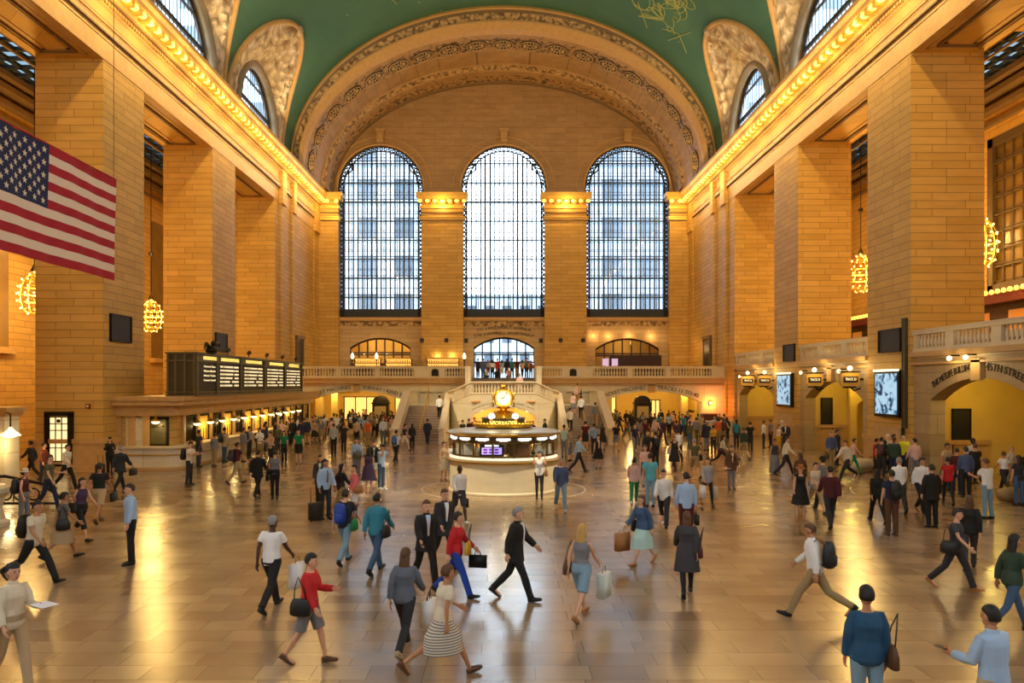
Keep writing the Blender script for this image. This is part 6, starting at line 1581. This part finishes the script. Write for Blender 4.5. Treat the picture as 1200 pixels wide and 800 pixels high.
P_(438, 562, 15, 'stand', 'f', ('jacket', 'black'), ('skirt', 'mint'), (BU, 'dark'), 'light', 'left of the booth', extra=('mint',))
P_(447, 573, 60, 'camera', 'm', ('tee', 'light blue'), (J_, 'denim blue'), (S, 'black'), 'tan', 'taking a photo left of the booth', shoes='white', props=[('camera', 'R')])
P_(464, 542, 165, 'walk', 'm', ('tee', 'white'), (T, 'black'), (S, 'black'), 'light', 'walking to the left stair', [('backpack', 'blue', 'back')])
P_(391, 533, 180, 'stand', 'm', ('shirt', 'light grey'), (T, 'black'), (S, 'dark'), 'light', 'facing the left passage')
P_(403, 530, 175, 'stand', 'm', ('tee', 'charcoal'), (T, 'black'), (S, 'black'), 'tan', 'with a yellow bag', [('shoulder bag', 'yellow', 'L')])
P_(431, 523, 180, 'stand', 'm', ('tee', 'orange'), (T, 'khaki'), (S, 'grey'), 'light', 'before the left passage')
P_(449, 520, 10, 'stand', 'm', ('shirt', 'striped light blue/white'), (T, 'steel grey'), (S, 'grey'), 'light', 'before the left passage')
P_(418, 522, 170, 'stand', 'm', ('shirt', 'beige'), (T, 'black'), (S, 'dark'), 'light', 'left of the orange T-shirt')
P_(474, 528, 90, 'walk', 'f', ('tee', 'navy'), ('shorts', 'cream'), (S, 'dark'), 'light', 'by the foot of the left stair')
P_(483, 527, 200, 'stand', 'f', ('sweater', 'charcoal'), (T, 'black'), (L, 'black'), 'light', 'by the foot of the left stair')
P_(459, 512, 10, 'stand', 'f', ('tee', 'pale pink'), (J_, 'denim blue'), (L, 'dark'), 'light', 'left of the left stair')
P_(483, 512, 150, 'relaxed', 'm', ('shirt', 'white'), (T, 'grey'), (S, 'grey'), 'light', 'at the newel of the left stair')
P_(501, 521, 180, 'walk', 'm', ('jacket', 'navy'), (T, 'navy'), (S, 'dark'), 'light', 'walking onto the left stair')
# stairs (on the treads)
def stair(px, Y, rot, pose, sex, top, bot, hair, skin, where, **k):
    z = max(0, min(2.4, (Y-51)/6.3*2.4)); z = math.ceil(max(0.001, (Y-51)/6.3*15))*2.4/15 if 51 < Y < 57.3 else z
    return P_(px, 0, rot, pose, sex, top, bot, hair, skin, where, X=(px-590)*Y/900, Y=Y, Z=z, **k)
stair(515, 54.6, 180, 'climb', 'm', ('shirt', 'white'), (T, 'black'), (S, 'dark'), 'tan', 'climbing the left stair')
stair(668, 52.3, 185, 'climb', 'm', ('shirt', 'cream'), (T, 'black'), (S, 'dark'), 'light', 'low on the right stair')
stair(681, 54.4, 175, 'climb', 'm', ('shirt', 'white'), (T, 'black'), (S, 'black'), 'light', 'halfway up the right stair')
stair(672, 55.6, 180, 'climb', 'f', ('shirt', 'pale pink'), ('skirt', 'grey'), (S, 'dark'), 'light', 'high on the right stair')
stair(677, 58.2, 170, 'walk', 'm', ('shirt', 'pale pink'), (T, 'khaki'), (S, 'black'), 'light', 'at the top of the right stair', bag=[('shoulder bag', 'black', 'R')])
stair(698, 53.4, 190, 'climb', 'm', ('shirt', 'grey'), (T, 'beige'), (S, 'dark'), 'light', 'by the outer rail of the right stair')
stair(640, 57.9, 90, 'walk2', 'f', ('jacket', 'maroon'), (T, 'charcoal'), (S, 'dark'), 'tan', 'coming down the curved upper stair')
# centre foreground
P_(520, 563, 40, 'stand', 'f', ('tank', 'beige'), ('skirt', 'cream'), (BU, 'dark'), 'light', 'left side of the booth', [('shoulder bag', 'olive', 'L')], shoes='tan')
P_(530, 566, 170, 'phone', 'f', ('tee', 'white'), ('capri', 'grey'), (S, 'red'), 'light', 'red-haired, at the booth left side', [('shoulder bag', 'grey', 'R')])
P_(538, 612, 25, 'walk', 'm', ('shirt', 'white'), ('shorts', 'dark grey'), None, 'dark', 'in front of the booth left edge', [('briefcase', 'black', 'HL')], shoes='white')
P_(499, 686, 25, 'walk', 'm', ('jacket', 'black'), (T, 'black'), (S, 'brown'), 'light', 'striding towards the camera, in a tie', extra=('light blue', 'pale pink'), props=[('phone', 'R')])
P_(520, 664, 30, 'walk', 'm', ('jacket', 'charcoal'), (T, 'charcoal'), (S, 'brown'), 'light', 'behind the striding black suit', extra=('white',))
P_(534, 699, 80, 'walk2', 'f', ('sweater', 'red'), (T, 'royal blue'), (S, 'dark'), 'light', 'centre, hugging a yellow bag', [('shoulder bag', 'yellow', 'front'), ('briefcase', 'black', 'HL')])
P_(474, 764, 165, 'walk', 'f', ('sweater', 'steel grey'), (T, 'charcoal'), (L, 'brown'), 'light', 'walking away lower centre', [('shopping bag', 'white', 'HR'), ('handbag', 'brown', 'HR')], shoes='beige')
P_(519, 792, 120, 'stride2', 'f', ('tee', 'cream'), ('skirt', 'striped cream/grey'), (S, 'brown'), 'tan', 'lowest centre', shoes='brown')
P_(604, 702, 75, 'walk2', 'm', ('jacket', 'black'), (T, 'black'), (S, 'grey'), 'light', 'grey-haired, striding right at centre', extra=('white',))
P_(318, 714, 165, 'walk', 'm', ('tee', 'white'), (T, 'black'), (S, 'grey'), 'dark', 'left foreground', [('shopping bag', 'white', 'HR')])
P_(362, 777, 80, 'hold', 'f', ('sweater', 'red'), ('shorts', 'grey'), (S, 'black'), 'light', 'left foreground', [('shoulder bag', 'black', 'R')], shoes='brown')
# centre right
P_(632, 585, 0, 'camera', 'f', ('tank', 'white'), ('leggings', 'charcoal'), (S, 'dark'), 'light', 'taking a photo in front of the booth', [('shoulder bag', 'tan', 'L')], props=[('camera', 'R')])
P_(657, 598, 5, 'walk', 'm', ('sweater', 'slate blue'), (J_, 'light denim'), (S, 'grey'), 'light', 'walking right of the booth', shoes='white')
P_(678, 553, 100, 'walk', 'm', ('shirt', 'light blue'), (T, 'charcoal'), (S, 'brown'), 'light', 'walking right behind the booth')
P_(668, 540, 60, 'stand', 'f', ('tee', 'striped charcoal/cream'), ('capri', 'grey'), (S, 'brown'), 'light', 'right of the booth', [('shoulder bag', 'brown', 'L')])
P_(661, 536, 170, 'stand', 'm', ('tee', 'mint'), (T, 'grey'), ('cap', 'dark green'), 'tan', 'just right of the booth')
P_(701, 549, 10, 'stand', 'f', ('dress', 'black'), None, (S, 'dark'), 'light', 'right of the right stair foot', extra=('cream',))
P_(686, 528, 180, 'stand', 'm', ('tee', 'maroon'), ('shorts', 'charcoal'), (S, 'dark'), 'light', 'at the right stair foot')
P_(696, 531, 185, 'stand', 'm', ('shirt', 'striped light blue/slate blue'), (T, 'charcoal'), (S, 'dark'), 'light', 'at the right stair foot')
P_(706, 527, 160, 'stand', 'f', ('dress', 'charcoal'), None, (L, 'brown'), 'light', 'at the right stair foot')
P_(722, 528, 0, 'walk', 'm', ('tee', 'black'), ('shorts', 'grey'), (S, 'dark'), 'tan', 'before the right passage', [('backpack', 'charcoal', 'back')])
P_(744, 529, 0, 'walk2', 'm', ('tee', 'navy'), (T, 'grey'), (S, 'brown'), 'light', 'before the right passage')
P_(759, 547, 10, 'stand', 'm', ('jacket', 'charcoal'), (T, 'charcoal'), (S, 'brown'), 'light', 'left of two right of centre')
P_(768, 549, 190, 'stand', 'm', ('tee', 'black'), (T, 'black'), (S, 'dark'), 'light', 'right of two right of centre', [('backpack', 'black', 'back')])
P_(756, 570, 0, 'stand', 'f', ('tee', 'pale pink'), ('shorts', 'denim blue'), (L, 'brown'), 'light', 'ahead of the turquoise shirt')
P_(777, 520, 10, 'walk', 'm', ('shirt', 'purple'), (T, 'purple'), (S, 'dark'), 'tan', 'walking out of the right passage')
P_(768, 518, 10, 'walk2', 'm', ('shirt', 'pale pink'), (T, 'grey'), (S, 'dark'), 'light', 'walking out of the right passage')
P_(795, 541, 180, 'walk', 'm', ('shirt', 'white'), (T, 'black'), (S, 'black'), 'tan', 'walking away right of centre')
P_(790, 551, 10, 'walk2', 'f', ('dress', 'charcoal'), ('leggings', 'black'), (L, 'brown'), 'light', 'right of centre', [('shoulder bag', 'striped black/white', 'R')])
P_(814, 561, 185, 'walk', 'm', ('tee', 'olive'), ('shorts', 'khaki'), (S, 'grey'), 'light', 'right of centre', [('shoulder bag', 'black', 'R')])
P_(829, 592, 0, 'walk', 'f', ('sweater', 'light grey'), ('leggings', 'black'), (BU, 'dark'), 'light', 'carrying two white bags', [('shopping bag', 'cream', 'HL'), ('shopping bag', 'white', 'HR')])
P_(743, 591, 170, 'walk2', 'f', ('sweater', 'pale pink'), (J_, 'green'), (BU, 'black'), 'tan', 'right of centre', [('shoulder bag', 'cream', 'R')], shoes='white')
P_(762, 594, 180, 'stand', 'm', ('tee', 'turquoise'), (J_, 'light denim'), (S, 'dark'), 'light', 'right of centre')
P_(778, 616, -15, 'stride', 'm', ('shirt', 'white'), (T, 'charcoal'), (S, 'black'), 'light', 'walking to the camera right of centre', props=[('phone', 'R')])
P_(804, 637, 180, 'stand', 'm', ('shirt', 'light blue'), (T, 'maroon'), (S, 'dark'), 'light', 'walking away right of centre', [('briefcase', 'black', 'HR')])
P_(753, 661, -60, 'walk', 'f', ('sweater', 'denim blue'), ('skirt', 'mint'), (L, 'brown'), 'light', 'right of centre', [('shoulder bag', 'black', 'R'), ('shopping bag', 'tan', 'HR')], shoes='tan')
P_(805, 697, 170, 'walk2', 'f', ('coat', 'dark grey'), ('leggings', 'black'), (L, 'brown'), 'light', 'right foreground', [('shoulder bag', 'maroon', 'R')])
P_(681, 724, 150, 'walk', 'f', ('tank', 'grey'), ('shorts', 'light denim'), (L, 'blond'), 'light', 'blonde, right of centre foreground', [('shoulder bag', 'brown', 'L'), ('shopping bag', 'striped white/mint', 'HR')], shoes='tan')
# right
P_(857, 573, 5, 'stand', 'f', ('jacket', 'brown'), (T, 'grey'), (L, 'dark'), 'light', 'holding papers at right', extra=('cream',), props=[('paper', 'R')])
P_(846, 546, 70, 'stride', 'f', ('shirt', 'cream'), (T, 'charcoal'), (L, 'black'), 'light', 'striding right at right', [('shoulder bag', 'maroon', 'R')])
P_(836, 531, 185, 'stand', 'f', ('tee', 'yellow'), (T, 'charcoal'), (S, 'black'), 'tan', 'right of the right passage')
P_(841, 521, 180, 'stand', 'm', ('tee', 'orange'), (T, 'khaki'), (S, 'dark'), 'tan', 'right of the right passage')
P_(863, 524, 180, 'stand', 'm', ('tee', 'teal'), (T, 'charcoal'), (S, 'black'), 'dark', 'right of the right passage')
P_(872, 539, 190, 'walk', 'm', ('shirt', 'dark green'), ('shorts', 'khaki'), (S, 'brown'), 'light', 'walking by the far right gate')
P_(879, 530, 185, 'stand', 'm', ('tee', 'black'), (T, 'charcoal'), ('cap', 'charcoal'), 'light', 'by the far right gate')
P_(826, 520, 200, 'walk', 'f', ('coat', 'black'), None, (S, 'dark'), 'light', 'right of the right passage')
P_(816, 517, 170, 'walk2', 'm', ('sweater', 'grey'), (T, 'olive'), (S, 'dark'), 'light', 'right of the right passage')
P_(852, 516, 180, 'stand', 'f', ('sweater', 'black'), (T, 'black'), (L, 'black'), 'dark', 'by the low counter at right')
P_(908, 555, -20, 'walk', 'f', ('tank', 'dark grey'), ('longskirt', 'grey'), (S, 'dark'), 'tan', 'before the second right pier')
P_(921, 557, 80, 'walk', 'm', ('shirt', 'cream'), (T, 'charcoal'), (S, 'dark'), 'light', 'before the second right pier')
P_(895, 525, 90, 'stand', 'm', ('shirt', 'white'), (T, 'navy'), (S, 'dark'), 'tan', 'in the group by the second right pier')
P_(903, 524, -80, 'stand', 'm', ('tee', 'striped navy/light grey'), (T, 'charcoal'), (S, 'dark'), 'tan', 'in the group by the second right pier')
P_(912, 530, 20, 'phone', 'f', ('tank', 'white'), (T, 'yellow'), (L, 'brown'), 'light', 'in the group by the second right pier')
P_(921, 528, -30, 'stand', 'm', ('jacket', 'charcoal'), (T, 'black'), (S, 'grey'), 'light', 'in the group by the second right pier', extra=('white',))
P_(916, 527, 30, 'stand', 'm', ('shirt', 'light grey'), (T, 'grey'), (S, 'white'), 'light', 'white-haired in the pier group')
P_(938, 585, 185, 'stand', 'f', ('sweater', 'brown'), (T, 'khaki'), (L, 'brown'), 'light', 'behind the straw hat at right')
P_(938, 609, 0, 'stand', 'f', ('dress', 'black'), None, ('hat', 'tan'), 'light', 'in a straw hat at right', [('shoulder bag', 'striped charcoal/cream', 'L')], shoes='tan')
P_(955, 601, 20, 'walk', 'f', ('tee', 'cream'), ('capri', 'beige'), (S, 'black'), 'light', 'right of the straw hat', [('handbag', 'grey', 'R')])
P_(965, 598, 185, 'walk', 'm', ('shirt', 'grey'), (T, 'charcoal'), ('hat', 'black'), 'light', 'in a black hat at right')
P_(973, 618, 170, 'walk2', 'm', ('sweater', 'maroon'), (J_, 'charcoal'), (S, 'black'), 'light', 'walking away at right')
P_(974, 549, 0, 'stand', 'm', ('shirt', 'slate blue'), (T, 'khaki'), (S, 'grey'), 'light', 'in the middle right gate', [('briefcase', 'brown', 'HR')])
P_(981, 545, 60, 'stand', 'm', ('jacket', 'charcoal'), (T, 'charcoal'), (S, 'dark'), 'tan', 'in the middle right gate')
P_(992, 562, -70, 'stride', 'm', ('shirt', 'cream'), (T, 'charcoal'), (S, 'brown'), 'light', 'striding left by the middle right gate')
P_(1000, 556, 80, 'walk', 'f', ('tank', 'pale pink'), ('leggings', 'green'), (S, 'brown'), 'light', 'beyond the striding cream shirt')
P_(1028, 612, 175, 'walk', 'f', ('sweater', 'black'), (T, 'black'), (L, 'black'), 'light', 'at right', [('shoulder bag', 'cream', 'R')])
P_(1045, 627, 180, 'stand', 'm', ('tee', 'navy'), (T, 'brown'), (S, 'dark'), 'light', 'walking away at right', [('backpack', 'black', 'back')], shoes='brown')
P_(1054, 600, 165, 'walk', 'm', ('shirt', 'white'), (T, 'charcoal'), (S, 'grey'), 'light', 'beyond the backpack at right')
P_(1080, 601, 0, 'walk2', 'm', ('shirt', 'white'), (T, 'black'), (S, 'dark'), 'tan', 'facing the camera at right')
P_(1092, 618, 185, 'stand', 'm', ('jacket', 'black'), (T, 'black'), (S, 'dark'), 'light', 'right, near the facing white shirt')
P_(1111, 591, 160, 'walk', 'f', ('tee', 'red'), ('leggings', 'black'), (S, 'dark'), 'tan', 'right side', [('handbag', 'pink', 'L')])
P_(1132, 583, 175, 'stand', 'm', ('shirt', 'slate blue'), (T, 'black'), (S, 'dark'), 'light', 'right side')
P_(1157, 608, -165, 'phone', 'm', ('tee', 'white'), (J_, 'light denim'), (S, 'brown'), 'tan', 'right side, back turned')
P_(1143, 571, 170, 'walk', 'm', ('tee', 'black'), (T, 'black'), (S, 'brown'), 'light', 'before the escalator')
P_(1140, 566, 10, 'stand', 'm', ('shirt', 'cream'), (T, 'charcoal'), (S, 'dark'), 'dark', 'before the escalator', h=1.05)
P_(1177, 578, 190, 'walk2', 'f', ('tee', 'white'), (T, 'charcoal'), (S, 'brown'), 'tan', 'at the escalator foot')
P_(1194, 592, 180, 'stand', 'f', ('tee', 'charcoal'), (J_, 'denim blue'), (L, 'dark'), 'light', 'at the right edge', [('shoulder bag', 'black', 'R')])
P_(1185, 572, 20, 'stand', 'f', ('tee', 'cream'), (T, 'khaki'), (S, 'blond'), 'light', 'at the right edge behind')
P_(1060, 557, -60, 'stand', 'm', ('tee', 'bright yellow'), (T, 'navy'), ('cap', 'cream'), 'light', 'by the nearest right pier')
P_(1047, 555, 60, 'stand', 'm', ('shirt', 'pale pink'), (T, 'dark grey'), (S, 'dark'), 'light', 'by the nearest right pier')
P_(1033, 560, 150, 'stand', 'm', ('tee', 'dark green'), (T, 'charcoal'), (S, 'black'), 'light', 'by the nearest right pier', [('backpack', 'maroon', 'back')])
P_(1040, 553, 20, 'stand', 'm', ('tee', 'cream'), (T, 'charcoal'), (S, 'white'), 'light', 'by the nearest right pier')
P_(1027, 556, 100, 'stand', 'f', ('sweater', 'red'), (T, 'charcoal'), (S, 'black'), 'light', 'by the nearest right pier')
P_(955, 724, -115, 'stride', 'm', ('shirt', 'white'), (T, 'khaki'), (S, 'brown'), 'tan', 'right foreground', [('backpack', 'charcoal', 'back')])
P_(1119, 690, 40, 'walk', 'f', ('tee', 'dark grey'), (T, 'charcoal'), (S, 'dark'), 'light', 'right foreground', [('shoulder bag', 'black', 'R')], shoes='tan')
P_(1136, 667, 150, 'walk2', 'f', ('sweater', 'black'), (J_, 'dark grey'), (L, 'brown'), 'light', 'right foreground', [('shoulder bag', 'black', 'L')])
P_(1186, 741, 95, 'walk', 'f', ('sweater', 'dark green'), ('leggings', 'denim blue'), (L, 'black'), 'tan', 'at the right edge')
P_(1016, 866, 175, 'stand', 'f', ('sweater', 'petrol blue'), (J_, 'light denim'), (S, 'black'), 'tan', 'cut by the bottom edge', [('shoulder bag', 'brown', 'R')], h=1.0)
P_(1165, 900, -160, 'hold', 'm', ('shirt', 'light blue'), (T, 'beige'), (S, 'black'), 'tan', 'lower right corner', h=.99, props=[('phone', 'L')])
# people on the centre landing, steps and balcony
def at(px, Y, Z, rot, pose, sex, top, bot, hair, skin, where, **k): return P_(px, 0, rot, pose, sex, top, bot, hair, skin, where, X=(px-590)*Y/900, Y=Y, Z=Z, **k)
up = [(560, 66.5, 'm', ('tee', 'navy'), (T, 'black'), 170), (566, 63.8, 'm', ('jacket', 'slate blue'), (J_, 'denim blue'), 175), (572, 67.5, 'f', ('tee', 'light grey'), (T, 'charcoal'), 10), (577, 66.2, 'f', ('tee', 'white'), (T, 'black'), 190),
      (583, 68, 'm', ('tee', 'red'), (J_, 'navy'), 20), (588, 66.8, 'f', ('tee', 'light blue'), ('shorts', 'white'), 170), (594, 65.6, 'f', ('sweater', 'black'), ('skirt', 'charcoal'), 185), (600, 67.2, 'm', ('shirt', 'teal'), (T, 'navy'), 180),
      (606, 66.4, 'm', ('tee', 'maroon'), (T, 'khaki'), 0), (612, 67.6, 'f', ('tee', 'cream'), ('leggings', 'black'), 150), (617, 66.0, 'm', ('tee', 'steel grey'), (T, 'black'), 190), (622, 68.2, 'f', ('sweater', 'rust'), (J_, 'denim blue'), 10)]
for px, Y, sx_, tp, bt, rot in up:
    at(px, Y, BZ if Y > 64.2 else BZ-.15, rot, 'stand' if px % 2 else 'relaxed', sx_, tp, bt, (S if sx_ == 'm' else L, 'dark'), 'light' if px % 3 else 'tan', 'on the balcony before the centre doors')
at(582, 64.9, BZ-.42, 10, 'sit', 'f', ('sweater', 'black'), (T, 'black'), (L, 'dark'), 'light', 'sitting on the top centre steps'); at(596, 64.8, BZ-.42, -10, 'sit', 'm', ('tee', 'pale pink'), ('shorts', 'grey'), (S, 'brown'), 'light', 'sitting on the top centre steps')
at(570, 64.8, BZ-.42, 5, 'sit', 'f', ('tee', 'cream'), (J_, 'navy'), (S, 'black'), 'tan', 'sitting on the top centre steps'); at(609, 58.5, 3.05, 180, 'stand', 'm', ('shirt', 'pale pink'), (T, 'light grey'), (S, 'grey'), 'light', 'on the centre landing behind the clock')
# people behind the booth before the orange arch
for px, Y, sx_, tp, rot, ps in ((542, 50.5, 'f', ('tee', 'dark green'), 20, 'hold'), (549, 51, 'm', ('sweater', 'charcoal'), 60, 'hold'), (556, 51.2, 'm', ('tee', 'red'), 10, 'stand'), (566, 50.8, 'm', ('tee', 'black'), 60, 'phone'),
                                (611, 51.2, 'm', ('shirt', 'light blue'), 200, 'stand'), (624, 49.0, 'f', ('tee', 'navy'), 10, 'stand'), (639, 50.6, 'm', ('shirt', 'dark green'), -70, 'hold')):
    at(px, Y, 0, rot, ps, sx_, tp, (T, 'charcoal'), (S, 'dark'), 'light', 'seen over the booth roof')
# crowd in the two passages
rc = random.Random(11)
tops = [('tee', c) for c in ('black', 'navy', 'white', 'grey', 'maroon', 'olive', 'light blue', 'charcoal', 'beige', 'brown', 'teal', 'rust')]+[('shirt', c) for c in ('white', 'light blue', 'charcoal', 'beige', 'grey', 'pale pink', 'olive')]+[('jacket', c) for c in ('black', 'charcoal', 'navy', 'brown', 'dark grey')]+[('sweater', c) for c in ('black', 'purple', 'grey', 'maroon', 'brown', 'navy', 'dark green')]
bots = [('trousers', c) for c in ('black', 'charcoal', 'khaki', 'grey', 'navy')]+[('jeans', 'denim blue'), ('shorts', 'khaki'), ('skirt', 'charcoal'), ('jeans', 'navy')]
used = set(); taken = []
def crowd(x0, x1, y0, y1, n, where):
    k = 0; tries = 0
    while k < n and tries < 4000:
        tries += 1; x = rc.uniform(x0, x1); y = rc.uniform(y0, y1)
        if any((x-a)**2+(y-b)**2 < .42 for a, b in taken) or any(abs(x-a) < 1.1 and abs(y-66.5) < .9 for a in (-10.6, 12.0)) or (BY-.2 < y < BY+1.2 and not (8.4 < abs(x) < 15.8)): continue
        if any(abs(x-a) < .8 and 65.4 < y < 67.2 for a in (-15.9, -14.5, 15.6, 16.9)) or 67.6 < y < 68.9: continue
        if 8.8 < 0: continue
        tp, bt = rc.choice(tops), rc.choice(bots); key = (tp, bt, where)
        if key in used: continue
        used.add(key); taken.append((x, y)); sx_ = 'f' if (bt[0] == 'skirt' or rc.random() < .35) else 'm'
        P_(0, 0, rc.choice((0, 180, 90, -90, 20, 160, 200)), rc.choice(('stand', 'relaxed', 'walk', 'walk2')), sx_, tp, bt, (rc.choice((L, S, BU)) if sx_ == 'f' else S, rc.choice(('black', 'dark', 'brown', 'grey'))), rc.choice(('light', 'light', 'tan', 'brown')), where, X=x, Y=y, lod=.022)
        k += 1
crowd(-14.3, -8.4, 57.5, 62.7, 20, 'in the crowd before the left passage arch')
crowd(-15.3, -8.4, 64.3, 73, 22, 'inside the left passage')
crowd(-14.5, -13.2, 53, 61, 5, 'at the far end of the ticket line')
crowd(8.6, 15.6, 58, 62.7, 18, 'in the crowd before the right passage arch')
crowd(8.6, 15.6, 64.3, 73, 18, 'inside the right passage')
crowd(13.0, 17.3, 55.5, 60, 5, 'near the low counter on the right')
crowd(-13.6, -7.6, 50.5, 57.3, 9, 'loose crowd before the left passage')
crowd(8.0, 15.5, 46, 57.5, 12, 'loose crowd before the right passage')
crowd(-14.2, -13.2, 43, 52.5, 7, 'in the ticket line beside the counter')
crowd(16.0, 17.4, 27, 33.5, 5, 'by the nearest right gate')
# bundles on the floor at the right gate and a few loose things
def bundle(px, fy, s, col, lab, cat='bag', nm='duffel_bag'):
    Y = 3600/(fy-450); t = empty(nm, ((px-590)*Y/900, Y, 0), .4, label=lab, cat=cat)
    m = MB(); m.rings([[(x, w*math.cos(q), .02+s*.42+h_*math.sin(q)) for q in [2*math.pi*i/14 for i in range(14)]] for x, w, h_ in ((-s, .1*s, .1*s), (-s*.8, .38*s, .36*s), (0, .45*s, .42*s), (s*.8, .38*s, .34*s), (s, .12*s, .1*s))])
    m.build('bag_body', cmat(col), t, smooth=True); MB().tube([(-.3*s, 0, s*.82), (-.2*s, 0, s*1.15), (.2*s, 0, s*1.15), (.3*s, 0, s*.82)], .02, 6).build('strap', cmat('brown'), t)
bundle(1007, 553, .75, 'cream', 'large cream bundle on the floor left of the nearest right pier'); bundle(1022, 551, .55, 'rust', 'rust red bag on the floor between the cream bundle and the pier'); bundle(1185, 588, .6, 'khaki', 'khaki duffel on the floor at the escalator foot')
